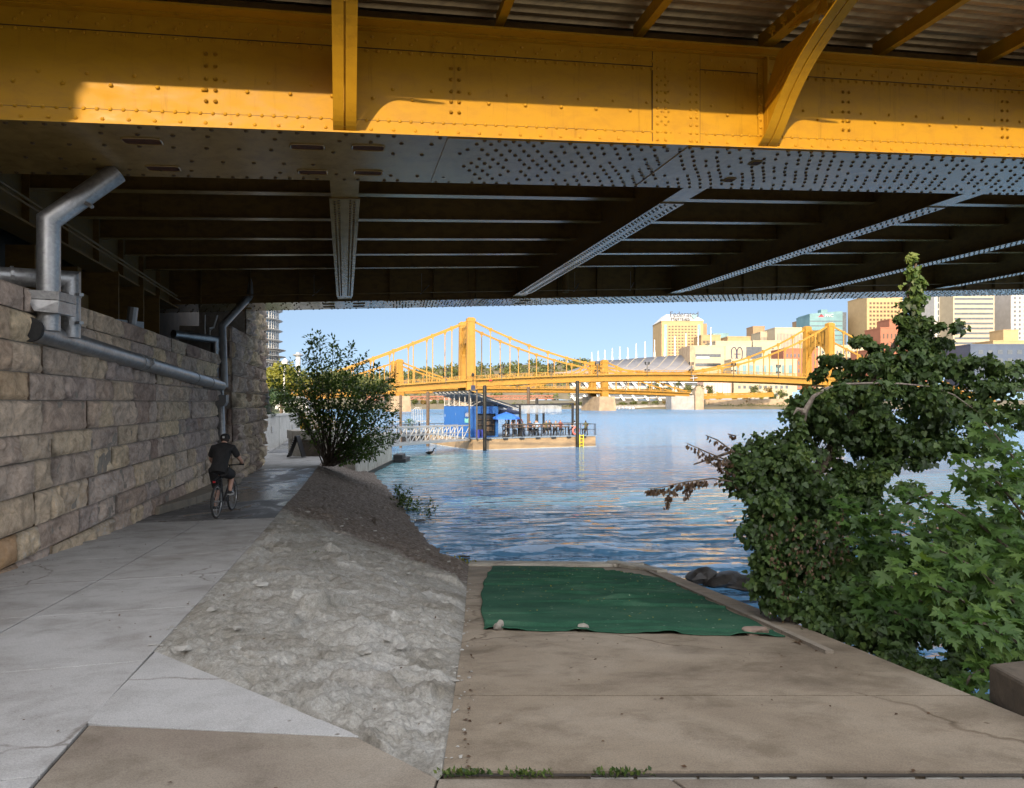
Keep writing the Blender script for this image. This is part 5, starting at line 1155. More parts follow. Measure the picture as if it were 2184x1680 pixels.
# box planter block and its low wing
yb2 = 34.5
pb = thing('planter_block', 'square cream concrete planter block at the end of the path beside the shrub', 'planter', tuple(P(650, 973, yb2)))
mb = MB(); z0, z1 = Z(973, yb2), Z(937, yb2); mb.hexa([(X(628, yb2), yb2, z0), (X(700, yb2), yb2, z0), (X(700, yb2), yb2+2.4, z0), (X(612, yb2+1), yb2+1.2, z0), (X(628, yb2), yb2, z1), (X(700, yb2), yb2, z1), (X(700, yb2), yb2+2.4, z1), (X(612, yb2+1), yb2+1.2, z1)]); mb.build('base', M['seawall'], pb, bevel=.02)
mb = MB(); mb.box(X(643, yb2), X(683, yb2), yb2-.03, yb2-.003, z0+.02, z1-.04); mb.build('recessed_panel', M['kerb2'], pb)
mb = MB(); z2 = Z(918, yb2); mb.hexa([(X(624, yb2), yb2-.06, z1+.002), (X(702, yb2), yb2-.06, z1+.002), (X(702, yb2), yb2+2.5, z1+.002), (X(609, yb2+1), yb2+1.2, z1+.002), (X(624, yb2), yb2-.06, z2), (X(702, yb2), yb2-.06, z2), (X(702, yb2), yb2+2.5, z2), (X(609, yb2+1), yb2+1.2, z2)]); mb.build('cap', M['seawall'], pb, bevel=.03)
# A-frame sign
ya = 33.6; sg = thing('sandwich_board', 'black sandwich board with faint white lettering standing before the planter block', 'sandwich board', tuple(P(631, 975, ya)))
zt, zb_ = Z(929, ya), Z(974, ya); xl, xr, xm = X(616, ya), X(648, ya), X(634, ya)
for k, (x0, x1) in enumerate(((xl, xm-.02), (xr, xm+.02))):
    mb = MB(); mb.hexa([(x0-.02, ya-.3, zb_), (x0+.03, ya-.3, zb_), (x0+.03, ya+.3, zb_), (x0-.02, ya+.3, zb_), (x1-.02, ya-.3, zt), (x1+.03, ya-.3, zt), (x1+.03, ya+.3, zt), (x1-.02, ya+.3, zt)]); pn = mb.build('board', M['black'], sg)
    if k == 0:
        mb = MB(); rg = random.Random(3)
        for i in range(8):
            f = .12+.1*i; c0 = Vector((lerp(x0, x1, f), ya-.312, lerp(zb_, zt, f))); d = Vector((x1-x0, 0, zt-zb_)).normalized()
            w_ = .03
            mb.hexa([c0+Vector((-.016, 0, -.0)), c0+Vector((.024, 0, 0)), c0+Vector((.024, .006, 0)), c0+Vector((-.016, .006, 0)), c0+d*.06+Vector((-.016, 0, 0)), c0+d*.06+Vector((.024, 0, 0)), c0+d*.06+Vector((.024, .006, 0)), c0+d*.06+Vector((-.016, .006, 0))])
        mb.build('chalk_lettering', M['white'], pn)
# pale retaining wall
rw = thing('retaining_wall', 'smooth pale concrete retaining wall rising past the stone pier', 'retaining wall', (-13.5, 37, -2.7))
y0, y1 = 36.6, 60; zt = Z(886.5, 38)
c0, c1 = Vector((X(545, 36.6)-.6, 36.6, 0)), Vector((X(643, 47), 47, 0))
mb = MB(); d = (c1-c0).normalized(); n = Vector((-d.y, d.x, 0)); e = c0-d*3
mb.prism([e+Vector((0, 0, -3)), c1+Vector((0, 0, -3)), c1+Vector((0, 0, zt-.1)), e+Vector((0, 0, zt-.1))], n*.4); mb.build('wall', M['pale_wall'], rw)
mb = MB(); mb.prism([e-n*.05+Vector((0, 0, zt-.099)), c1-n*.05+Vector((0, 0, zt-.099)), c1-n*.05+Vector((0, 0, zt+.03)), e-n*.05+Vector((0, 0, zt+.03))], n*.5); mb.build('coping', M['pale_wall'], rw)
for f in (.42, .80):
    q = c0.lerp(c1, f)-n*.035+Vector((0, 0, zt-.85)); mb = MB(); mb.bar(q-d*.12, q+d*.12, .06, .34); mb.build('lamp_box', M['white'], rw)
for f in (.55,):
    q = c0.lerp(c1, f)-n*.003; mb = MB(); mb.bar(q+Vector((0, 0, -2.9)), q+Vector((0, 0, zt-.1)), .02, .008); mb.build('control_joint', M['joint'], rw)
# yellow mesh railing behind the block
yr = 40.0; fr = thing('mesh_railing', 'gold metal railing with mesh panel above the planter block', 'railing', tuple(P(665, 918, yr)))
mb = MB(); mb.box(X(640, yr), X(651, yr), yr, yr+.15, Z(919, yr), Z(880, yr)); mb.box(X(651, yr), X(715, yr), yr+.02, yr+.1, Z(890, yr), Z(886, yr)); mb.box(X(651, yr), X(715, yr), yr+.02, yr+.1, Z(918, yr), Z(915, yr)); mb.build('frame', M['gold'], fr)
mb = MB()
for i in range(22): u = 652+i*2.8; mb.bar(P(u, 915, yr+.05), P(u+8, 890, yr+.05), .015, .02); mb.bar(P(u+8, 915, yr+.06), P(u, 890, yr+.06), .015, .02)
mb.build('mesh', M['gold'], fr)
# flagpole with bronze base and flag
yf = 44.0; fp = thing('flagpole', 'tall dark flagpole with a flared bronze base on the terrace', 'flagpole', tuple(P(563, 884, yf)))
bx, zb2 = X(564, yf), -.95; M['bronze'] = simple('dark_bronze', (.035, .035, .03), (.02, .02, .018), 6, .45, .5)
mb = MB(); mb.lathe((bx, yf, zb2), [(.62, 0), (.62, .12), (.48, .2), (.36, .5), (.30, .9), (.27, 1.15), (.34, 1.2), (.34, 1.3), (.26, 1.35), (.27, 1.7), (.19, 1.8)], 16); mb.build('base', M['bronze'], fp, True)
mb = MB(); mb.tube([(bx, yf, zb2+1.75), (bx, yf, zb2+4.2), (bx, yf, 16)], [.11, .10, .06], 10); mb.build('pole', M['bronze'], fp, True)
mb = MB(); mb.lathe((bx, yf, 16), [(.05, 0), (.15, .1), (.15, .2), (.03, .3)], 10); mb.build('finial', M['gold'], fp, True)
M['flag_red'] = simple('red_cloth', (.62, .03, .035), (.5, .025, .03), 6, .8); M['flag_white'] = simple('white_cloth', (.78, .77, .75), (.7, .69, .67), 6, .8)
nu, nv = 34, 27; V = []; mi = []
for i in range(nu):
    for j in range(nv):
        a, c = i/(nu-1), j/(nv-1); x = bx-.12-a*1.5-.1*c*a; y = yf+.22*math.sin(a*9+c*2.5)*a**.6; z = Z(671, yf)+1.9-1.75*c*(.9+.1*math.sin(a*5))-1.0*a*a-.1*math.sin(a*8)
        V.append((x, y, z))
mi = [(0 if (j//2) % 2 == 0 else 1) for i in range(nu-1) for j in range(nv-1)]
o = np_obj('flag', V, grid_faces(nu, nv), [M['flag_red'], M['flag_white']], None, True, mi=mi); tag(o, 'red and white striped flag flying from the tall pole', 'flag')
# trees and hedges on the terrace
def crown_tree(name, label, base, top, rx, leafm, n, size, cat='tree', clumps=14, seed=1, trunk=.14, trunkfrac=.35, group=None, conical=False):
    rg = np.random.default_rng(seed); root = thing(name, label, cat, tuple(base), group); base = np.array(base, float); H = top-base[2]
    mb = MB(); mb.tube([base-[0, 0, .3], base+[0, 0, H*.45], base+[rg.normal(0, .05)*H, 0, H*.8]], [trunk, trunk*.7, trunk*.2], 6)
    for k in range(5): a = rg.uniform(0, 6.28); mb.tube([base+[0, 0, H*(.25+.08*k)], base+[math.cos(a)*rx*.6, math.sin(a)*rx*.6, H*(.45+.1*k)]], [trunk*.4, trunk*.1], 5)
    mb.build('trunk', M['bark'], root)
    C = []; U = []; tt = []
    for k in range(clumps):
        if conical: f = rg.uniform(.08, 1); r = rx*(1-f)*.9+rx*.06; a = rg.uniform(0, 6.28); c = base+[math.cos(a)*r*.6, math.sin(a)*r*.6, H*(.06+.92*f)]; cr = np.array([r*.6, r*.6, H*.09])
        else:
            d = rg.normal(size=3); d /= np.linalg.norm(d); f = rg.uniform(.35, 1); c = base+[0, 0, H*(trunkfrac+(1-trunkfrac)*.5)]+d*np.array([rx*.72, rx*.72, H*(1-trunkfrac)*.42])*f; cr = np.array([rx*.42, rx*.42, H*(1-trunkfrac)*.2])*rg.uniform(.7, 1.25)
        m_ = n//clumps; d = rg.normal(size=(m_, 3)); d /= np.linalg.norm(d, axis=1)[:, None]; C.append(c+d*(rg.uniform(0, 1, m_)**.5)[:, None]*cr); U.append(d+[0, 0, .6]+rg.normal(0, .4, (m_, 3))); tt.append(np.clip(rg.uniform(.15, .85)+rg.normal(0, .18, m_), 0, 1))
    C = np.concatenate(C); leaves('crown', leafm, C, rg.normal(size=C.shape)+[0, 0, -.3], np.concatenate(U), rg.uniform(.7, 1.3, len(C))*size, LEAF, root, np.concatenate(tt))
    return root
for u, vt_, y, rx, lm, n, s, seed, lab, con in ((560, 776, 75, 3.3, 'sunleaf', 2600, .42, 3, 'sunlit yellow green tree behind the flagpole', False), (598, 773, 82, 3.8, 'sunleaf', 2600, .45, 4, 'sunlit yellow green tree just left of the shrub top', False), (700, 780, 90, 4.5, 'fartree', 1800, .5, 5, 'green tree seen through the middle of the shrub', False), (780, 800, 100, 4.5, 'fartree', 1800, .5, 6, 'tree at the water side of the terrace behind the right half of the shrub', False),
                                                ((577), 822, 56, 1.6, 'pine', 1900, .2, 7, 'dark conifer right of the flagpole base', False), (600, 830, 54, 1.3, 'pine', 1500, .2, 8, 'small dark conifer between the flagpole and the shrub', False), (545, 828, 57, 1.5, 'pine', 1600, .2, 9, 'dark conifer left of the flagpole against the stone pier', False)):
    crown_tree('tree', lab, (X(u, y), y, -.95), Z(vt_, y), rx, M[lm], n, s, seed=seed, trunkfrac=.2 if lm == 'pine' else .3, clumps=26)
C, d = clump_pts((X(557, 41), 41, -.5), (1.0, .7, .42), 1500, .4); tag(leaves('hedge', M['pine'], C, d+[0, 0, -.2], d, RNG.uniform(.08, .15, 1500)), 'clipped dark green hedge on top of the pale retaining wall', 'hedge')
# lamp standard, parked van, far mast
mb = MB(); yl2 = 62; mb.tube([P(606, 885, yl2), P(606, 800, yl2), P(608, 778, yl2)], [.09, .07, .05], 8); ls = thing('street_lamp', 'slim white street lamp left of the shrub', 'street lamp', tuple(P(606, 885, yl2))); mb.build('pole', M['white'], ls)
mb = MB(); mb.lathe(P(608, 778, yl2), [(.12, 0), (.3, .1), (.3, .35), (.05, .6)], 10); mb.build('lantern', M['white'], ls)
yv = 66; van = thing('parked_car', 'white hatchback parked on the terrace half hidden by the shrub', 'car', (X(622, yv), yv, -.95))
cx, cz = X(622, yv), -.95; prof = [(-2.0, .3), (-2.0, .8), (-1.75, .95), (-1.2, 1.05), (-.7, 1.5), (.9, 1.52), (1.6, 1.05), (1.95, .95), (2.0, .35)]
mb = MB(); mb.prism([(cx+a*.8, yv, cz+c) for a, c in prof], (0, 1.7, 0)); bdy = mb.build('body', M['white'], van, bevel=.06)
mb = MB(); mb.prism([(cx+a*.8, yv-.01, cz+c) for a, c in ((-1.05, 1.08), (-.62, 1.42), (.85, 1.44), (1.4, 1.08))], (0, 1.72, 0)); mb.build('window', M['dark_glass'], van)
for a in (-1.25, 1.25): mb = MB(); mb.cyl((cx+a*.8, yv-.03, cz+.31), (cx+a*.8, yv+.2, cz+.31), .31, 14); w_ = mb.build('wheel', M['rubber'], van); mb = MB(); mb.cyl((cx+a*.8, yv-.04, cz+.31), (cx+a*.8, yv-.031, cz+.31), .19, 12); mb.build('rim', M['zinc'], w_)
ym = 320; mt = thing('observation_mast', 'pale mast with a round disc top rising above the shrub in the distance', 'mast', tuple(P(636, 840, ym)))
mb = MB(); mb.cyl(P(636, 850, ym), P(636, 757, ym), 1.1, 10); mb.build('shaft', M['white'], mt); mb = MB(); mb.lathe(P(636, 758, ym), [(1.1, -.6), (2.4, 0), (2.5, .35), (2.0, .6), (1.1, .8), (.9, 1.4)], 18); mb.build('disc', M['steel'], mt, True)
# curved office block with finned balconies
yo = 210; ob = thing('curved_office_building', 'curved glass office building with scalloped white floor bands behind the flagpole', 'building', (X(505, yo), yo, -1))
def scal(r, z0, z1, mb, c, a0=-2.6, a1=.5, n=26):
    pts = []
    for i in range(n+1):
        a = lerp(a0, a1, i/n); pts.append((c[0]+r*math.cos(a), c[1]+r*math.sin(a)))
    k = len(pts); mb.add([(x, y, z0) for x, y in pts]+[(x, y, z1) for x, y in pts]+[(c[0], c[1], z0), (c[0], c[1], z1)], [(i, i+1, k+i+1, k+i) for i in range(k-1)]+[(i+1, i, 2*k) for i in range(k-1)]+[(k+i, k+i+1, 2*k+1) for i in range(k-1)])
cc = (X(566, yo)-11.5, yo+11.5); fl = [Z(v, yo) for v in (812, 788, 765, 742, 719, 696, 673, 650)]
mb = MB(); mb.lathe((cc[0], cc[1], -1), [(11.0, 0), (11.0, 34)], 48); mb.build('glass_wall', M['glass'], ob, True)
for i, z in enumerate(fl):
    mb = MB(); mb.lathe((cc[0], cc[1], z), [(11.0, -.3), (11.9, -.2), (12.35, .0), (11.9, .16), (11.0, .28)], 48); mb.build('floor_band', M['white'], ob, True)
mb = MB()
for i in range(60):
    a = 2*math.pi*i/60
    if math.sin(a) < .35: mb.bar((cc[0]+11.06*math.cos(a), cc[1]+11.06*math.sin(a), 0), (cc[0]+11.06*math.cos(a), cc[1]+11.06*math.sin(a), 32.8), .16, .12)
for z0 in fl:
    for f in (.33, .66): mb.lathe((cc[0], cc[1], z0+f*3.3), [(11.0, -.06), (11.1, -.06), (11.1, .06), (11.0, .06)], 48)
mb.build('mullions', M['white'], ob)
for z in (Z(786, yo), Z(770, yo), Z(755, yo), Z(740, yo)):
    mb = MB(); mb.lathe((cc[0], cc[1], z), [(11.0, -.05), (13.3, 0), (13.3, .1), (11.0, .1)], 40); mb.build('sun_fin', M['white'], ob)
# ================================================================ FLOATING BAR BARGE
A_ = P(1009.5, 960, 55.1); A_.z = 0; C_ = P(1270.8, 951.3, 60.3); C_.z = 0
E1 = (C_-A_).normalized(); E2 = Vector((-E1.y, E1.x, 0)); BL = (C_-A_).length; DZ = -2.87
def D(i, j, h): return A_+E1*i+E2*j+Vector((0, 0, DZ+h))
def crop(x, y): return 823.2+.2154*x, 811.3+.2154*y
M['hull'] = simple('tan_concrete_hull', (.40, .285, .165), (.27, .195, .12), .8, .8, bmp=.2, stretch=(1, 1, 3)); M['deckblue'] = simple('blue_deck', (.25, .33, .42), (.2, .27, .35), 2, .7)
M['kiosk'] = None
def kiosk_paint():
    m, nt, b = new_mat('blue_container_paint'); b.inputs['Roughness'].default_value = .45
    v = coords(nt, (1, 1, .55), (0, .5, 0)); vo = N(nt, 'ShaderNodeTexVoronoi', Scale=2.3); nt.links.new(v, vo.inputs['Vector'])
    f = noise_tex(nt, coords(nt), .55, 2); r = ramp(nt, [(.17, (.7, .75, .8)), (.21, (0, 0, 0))]); nt.links.new(vo.outputs['Distance'], r.inputs['Fac'])
    r2 = ramp(nt, [(.45, (0, 0, 0)), (.55, (1, 1, 1))]); nt.links.new(f, r2.inputs['Fac'])
    k = mix(nt, (0, 0, 0), r.outputs['Color'], r2.outputs['Color']); nt.links.new(mix(nt, (.022, .11, .36), (.62, .68, .74), k), b.inputs['Base Color']); return m
M['bluepaint'] = simple('blue_paint', (.022, .11, .36), (.018, .085, .29), 3, .45); M['kiosk'] = kiosk_paint()
barge = thing('bar_barge', 'flat tan hulled barge moored in the river carrying an outdoor bar', 'barge', tuple(D(0, 0, -.93)))
BW = 11.0
mb = MB(); mb.fbox(D, 0, BL, 0, BW, -2.0, -.06); mb.build('hull', M['hull'], barge, bevel=.06)
mb = MB(); mb.fbox(D, -.06, BL+.06, -.06, BW+.06, -.055, .0); mb.build('deck', M['deckblue'], barge)
mb = MB(); mb.fbox(D, -.04, BL+.04, -.045, 0, -.98, -.90); mb.fbox(D, -.045, 0, 0, BW, -.98, -.90); mb.build('waterline_strip', M['pale_wall'], barge)
for i in range(7):
    mb = MB(); mb.fbox(D, 1.1+i*1.5, 1.5+i*1.5, -.16, -.055, -.14, -.02); mb.build('fender', M['black'], barge)
mb = MB()
for i in range(11): mb.fbox(D, 2.6+i*.9, 2.64+i*.9, .05, .09, 0, 1.02)
mb.fbox(D, 2.6, 11.6, .05, .09, .52, .55); mb.fbox(D, 2.6, 11.6, .05, .09, .98, 1.02); mb.fbox(D, BL-.1, BL-.06, .1, 6, .98, 1.02); mb.fbox(D, BL-.1, BL-.06, .1, 6, .5, .53)
for i in range(6): mb.fbox(D, BL-.1, BL-.06, .1+i*1.1, .14+i*1.1, 0, .98)
mb.build('guard_rail', M['black'], barge)
mb = MB(); mb.fbox(D, 2.7, 9.9, -.02, .42, 1.0201, 1.07); mb.build('rail_counter', M['dark_wood'], barge)
# shade sail frame over the seats
mb = MB()
for i, j, h in ((3.1, 6.3, 2.7), (5.0, 1.6, 2.75), (9.3, 5.2, 2.7), (5.9, 5.6, 2.7), (10.4, 1.9, 2.75)): mb.fbox(D, i-.08, i+.08, j-.08, j+.08, 0, h)
mb.bar(D(2.6, 1.7, 2.62), D(10.45, 1.8, 2.78), .12, .10); mb.bar(D(5.0, 1.6, 2.7), D(5.9, 5.6, 2.65), .1, .1); mb.bar(D(10.4, 1.9, 2.72), D(9.3, 5.2, 2.65), .1, .1); mb.bar(D(3.1, 6.3, 2.62), D(9.4, 5.2, 2.62), .1, .1)
mb.build('canopy_frame', M['black'], barge)
m, nt, b = new_mat('sheer_mesh_cloth'); b.inputs['Base Color'].default_value = (.42, .47, .54, 1); b.inputs['Alpha'].default_value = .55; b.inputs['Roughness'].default_value = .9; M['sheer'] = m
V = []; nu, nv = 30, 8
for a in range(nu):
    for c in range(nv): i = lerp(3.2, 10.2, a/(nu-1)); V.append(D(i, 3.6+.12*math.sin(a*1.9), 2.62-.78*(c/(nv-1))*(1+.06*math.sin(a*.8))))
np_obj('mesh_curtain', V, grid_faces(nu, nv), M['sheer'], barge, True)
# gangway portal with lit blue sign box
gp = thing('gate_frame', 'tall black gate frame with a blue box sign at the gangway end', 'gate', tuple(D(.2, .2, 0)))
yg = 55.0; mb = MB()
for u in (1001, 1017): mb.bar(P(u, 937, yg), P(u, 832, yg), .13, .13)
mb.bar(P(999.5, 832, yg), P(1018.5, 832, yg), .13, .13); mb.build('posts', M['black'], gp)
mb = MB(); mb.prism([P(1004.5, 830.5, yg), P(1013.8, 830.5, yg), P(1013.8, 821.5, yg), P(1004.5, 821.5, yg)], (0, .2, 0)); M['navy'] = simple('navy_cloth', (.012, .022, .075), (.01, .016, .05), 6, .7); mb.build('sign_box', M['navy'], gp)
mb = MB(); mb.cyl(P(1009, 821.5, yg+.1), P(1009, 803, yg+.1), .03, 6); mb.lathe(P(1008.5, 803, yg+.1), [(.05, 0), (.12, .08), (.12, .2), (.05, .3)], 8); mb.build('beacon', M['bronze'], gp)
# container kiosk and its mono-pitch roof
ks = thing('container_kiosk', 'bright blue shipping container bar with white splash mural on the barge', 'kiosk', tuple(D(1.6, 4, 0)))
i0, i1, j0, j1, kh = .42, 2.86, 1.4, 7.5, 2.5
mb = MB()
n = 40
def corr(p, q, nn, amp, z0, z1, mb, out):
    V = []; 
    for k in range(nn+1):
        t = k/nn; o = amp if (k//2) % 2 else 0; V.append(p.lerp(q, t)+out*o)
    m_ = len(V); mb.add([v+Vector((0, 0, z0)) for v in V]+[v+Vector((0, 0, z1)) for v in V], [(a, a+1, m_+a+1, m_+a) for a in range(m_-1)])
corr(D(i0, j0, 0), D(i0, j1, 0), 80, .04, .1, kh, mb, -E1); mb.build('mural_side', M['kiosk'], ks)
mb = MB(); corr(D(i1, j1, 0), D(i0, j1, 0), 30, .04, .1, kh, mb, E2); corr(D(i1, j0, 0), D(i1, j1, 0), 80, .04, .1, kh, mb, E1); mb.fbox(D, i0, i1, j0, j0+.05, 1.95, kh); mb.fbox(D, i0, i0+.5, j0, j0+.05, .1, 1.95); mb.fbox(D, i1-.22, i1, j0, j0+.05, .1, 1.95)
for k in range(12): a = i0+.06+k*.2; mb.fbox(D, a, a+.07, j0-.03, j0, 1.99, kh-.06)
mb.fbox(D, i0, i1, j0, j1, kh, kh+.06); mb.fbox(D, i0, i1, j0, j1, .02, .099); mb.build('body', M['bluepaint'], ks)
mb = MB(); mb.fbox(D, i0+.5, i1-.22, j0+.3, j0+.34, .12, 1.93); mb.build('serving_opening', M['black'], ks)
mb = MB()
for h in (.5, 1.0, 1.45): mb.fbox(D, i0+.55, i1-.3, j0+.12, j0+.29, h, h+.04)
mb.fbox(D, i0+1.3, i0+1.9, j0+.1, j0+.28, .54, .85); mb.fbox(D, i0+1.35, i0+1.8, j0+.1, j0+.28, 1.04, 1.3); mb.build('shelving', M['dark_wood'], ks)
mb = MB(); mb.fbox(D, i0-.07, i0-.05, j0+.25, j0+1.3, 1.35, 2.1); pan = mb.build('logo_panel', M['bluepaint'], ks)
mb = MB()
for k, (a, w_, h) in enumerate(((.35, .09, .3), (.5, .05, .38), (.6, .12, .26), (.78, .05, .34), (.9, .14, .26))): mb.fbox(D, i0-.078, i0-.071, j0+a, j0+a+w_, 1.7, 1.7+h)
mb.build('lettering', M['white'], pan); mb = MB(); M['teal'] = simple('teal_paint', (.2, .55, .5), (.17, .48, .44), 4, .5)
mb.prism([D(i0-.078, j0+.28, 1.2), D(i0-.078, j0+1.2, 1.2), D(i0-.078, j0+1.2, 1.58), D(i0-.078, j0+.75, 1.5), D(i0-.078, j0+.28, 1.62)], E1*.006); mb.build('wave_emblem', M['teal'], pan)
rf = thing('solar_roof', 'dark tilted panel roof on white struts above the blue container', 'roof', tuple(D(1.5, 4, 2.6)))
def RP(i, j, o=0): return D(i, j, 3.75-(i+.2)*.30+o)
mb = MB(); mb.hexa([RP(-.3, .3), RP(4.2, .3), RP(4.2, 8.6), RP(-.3, 8.6), RP(-.3, .3, .07), RP(4.2, .3, .07), RP(4.2, 8.6, .07), RP(-.3, 8.6, .07)]); mb.build('panel', M['dark_glass'], rf)
mb = MB()
for j in np.arange(.5, 8.6, .9): mb.bar(RP(-.3, j, -.06), RP(4.2, j, -.06), .06, .1)
for j in (1.5, 2.7, 3.9, 5.1, 6.3, 7.4):
    mb.bar(D(i0, j, kh+.06), RP(i0, j, -.1), .06, .06); mb.bar(D(i1, j, kh+.06), RP(i1, j, -.1), .06, .06); mb.bar(D(i0, j, kh+.06), RP(i0+1.2, j, -.1), .05, .05)
for i in (.3, 2.2): mb.bar(RP(i, .3, -.06), RP(i, 8.6, -.06), .07, .07)
mb.build('strut', M['white'], rf)
# parasols
def parasol(name, label, c, r, h, mat, tilt=0, sides=8):
    root = thing(name, label, 'parasol', tuple(c)); mb = MB(); n = sides
    top = Vector(c)+Vector((0, 0, h+.42*r)); pts = [Vector(c)+Vector((r*math.cos(2*math.pi*k/n), r*math.sin(2*math.pi*k/n), h)) for k in range(n)]; mid = [p.lerp(top, .5)+Vector((0, 0, .05*r)) for p in pts]; low = [p-Vector((0, 0, .14)) for p in pts]
    mb.add([top]+mid+pts+low, [(0, 1+k, 1+(k+1) % n) for k in range(n)]+[(1+k, 1+n+k, 1+n+(k+1) % n, 1+(k+1) % n) for k in range(n)]+[(1+n+k, 1+2*n+k, 1+2*n+(k+1) % n, 1+n+(k+1) % n) for k in range(n)])
    o = mb.build('canopy', mat, root); s = o.modifiers.new('s', 'SOLIDIFY'); s.thickness = .02
    mb = MB(); mb.cyl(c, top, .03, 8); mb.build('pole', M['white'], root)
    mb = MB()
    for k in range(n): mb.bar(top-Vector((0, 0, .08)), pts[k]-Vector((0, 0, .03)), .02, .02)
    mb.build('ribs', M['black'], root)
    mb = MB(); mb.lathe(c, [(.28, 0), (.28, .06), (.06, .1)], 12); mb.build('base', M['black'], root); return root
M['royal'] = simple('royal_blue_cloth', (.04, .19, .75), (.03, .15, .6), 5, .8)
parasol('parasol', 'bright royal blue open parasol beside the container', D(3.4, 1.0, 0), 1.12, 1.62, M['royal']); parasol('parasol', 'dark navy parasol behind the bright blue one', D(4.9, 4.2, 0), 1.35, 2.0, M['navy'], sides=6)
# pilings
pil = [(1033.8, 823, 955, 54.7, .15, 'black mooring pile standing before the container at the barge corner'), (1231.4, 813, 927, 59.3, .15, 'black mooring pile at the right end of the barge'), (912.6, 836, 917, 60, .14, 'grey mooring pile left of the container'), (1127, 826, 905, 72, .16, 'brown mooring pile behind the navy parasol'), (854.5, 843, 930, 58, .11, 'thin grey mooring pile just right of the shrub'), (1145, 850, 905, 70, .15, 'short black pile behind the shade curtain')]
for u, v0, v1, y, r, lab in pil: 
    mb = MB(); mb.lathe((X(u, y), y, WATER-1), [(r, 0), (r, Z(v0, y)-WATER+1), (r*.7, Z(v0, y)-WATER+1.05)], 12); tag(mb.build('mooring_pile', M['bronze'] if 'black' in lab else M['dark_wood'], None, True), lab, 'mooring pile', 'mooring piles')
# yellow ladder, life ring
M['yellow'] = simple('yellow_paint', (.72, .62, .03), (.6, .5, .03), 4, .5); ld = thing('ladder', 'bright yellow ladder hanging over the side of the barge', 'ladder', tuple(D(10.0, -.1, -.9))); mb = MB()
mb.bar(D(9.85, -.13, -1.15), D(9.85, -.13, .12), .09, .08); mb.bar(D(10.22, -.13, -1.15), D(10.22, -.13, .12), .09, .08); mb.build('rail', M['yellow'], ld); mb = MB()
for h in (-.85, -.55, -.25, .03): mb.bar(D(9.87, -.13, h), D(10.2, -.13, h), .07, .06)
mb.build('rung', M['yellow'], ld)
mb = MB(); c = D(9.55, .0, .45); n = 24
pts = [c+E1*.3*math.cos(2*math.pi*k/n)+Vector((0, 0, .3*math.sin(2*math.pi*k/n))) for k in range(n+1)]; mb.tube(pts, .075, 8, False); M['coral'] = simple('coral_plastic', (.75, .2, .17), (.65, .16, .14), 3, .5); tag(mb.build('life_ring', M['coral'], None, True), 'coral life ring hanging on the barge rail near the ladder', 'life ring')
# tables and stools
def table(i, j, lab, L=1.4):
    t = thing('bar_table', lab, 'table', tuple(D(i, j, 0)), 'bar tables on the barge'); mb = MB(); mb.fbox(D, i-L/2, i+L/2, j-.35, j+.35, .72, .77); mb.build('top', M['dark_wood'], t)
    for a in (-L/2+.08, L/2-.08):
        for c in (-.28, .28): mb = MB(); mb.fbox(D, i+a-.03, i+a+.03, j+c-.03, j+c+.03, 0, .719); mb.build('leg', M['black'], t)
for i, j, l in ((4.3, 1.5, 'dark bar table nearest the container'), (6.1, 1.9, 'dark bar table second along from the container'), (7.7, 1.9, 'dark bar table third along from the container'), (9.2, 1.9, 'dark bar table nearest the life ring'), (5.6, 4.6, 'dark bar table under the navy parasol'), (8.3, 4.4, 'dark bar table in the back row by the river side')): table(i, j, l)
# patrons
def seated(): 
    k = Sk(); p = k.chain([(0, 0, .52)], [.13]); w_ = k.chain([(0, .0, .70), (0, -.02, .9), (0, .0, 1.06)], [.13, .14, .09], p); k.chain([(0, .02, 1.13), (0, .03, 1.22), (0, .035, 1.29)], [.05, .085, .075], w_)
    for s in (1, -1):
        k.chain([(s*.19, 0, 1.0), (s*.25, .08, .80), (s*.17, .32, .80)], [.06, .045, .035], w_); k.chain([(s*.1, .08, .50), (s*.13, .42, .52), (s*.13, .44, .28), (s*.13, .42, .06), (s*.13, .54, .04)], [.085, .065, .05, .04, .035], p)
    return k
def standing():
    k = Sk(); p = k.chain([(0, 0, .92)], [.13]); w_ = k.chain([(0, 0, 1.1), (0, -.01, 1.28), (0, 0, 1.42)], [.125, .14, .09], p); k.chain([(0, .01, 1.5), (0, .02, 1.59), (0, .03, 1.66)], [.05, .085, .075], w_)
    for s in (1, -1): k.chain([(s*.19, 0, 1.38), (s*.25, .02, 1.12), (s*.24, .12, .9)], [.06, .045, .035], w_); k.chain([(s*.1, 0, .86), (s*.11, .02, .48), (s*.11, 0, .08), (s*.11, .13, .04)], [.085, .06, .045, .035], p)
    return k
meshes = {}
for nm, kk in (('sit', seated()), ('stand', standing())): meshes[nm] = skin_mesh('patron_'+nm, kk.V, kk.E, kk.R, 1)
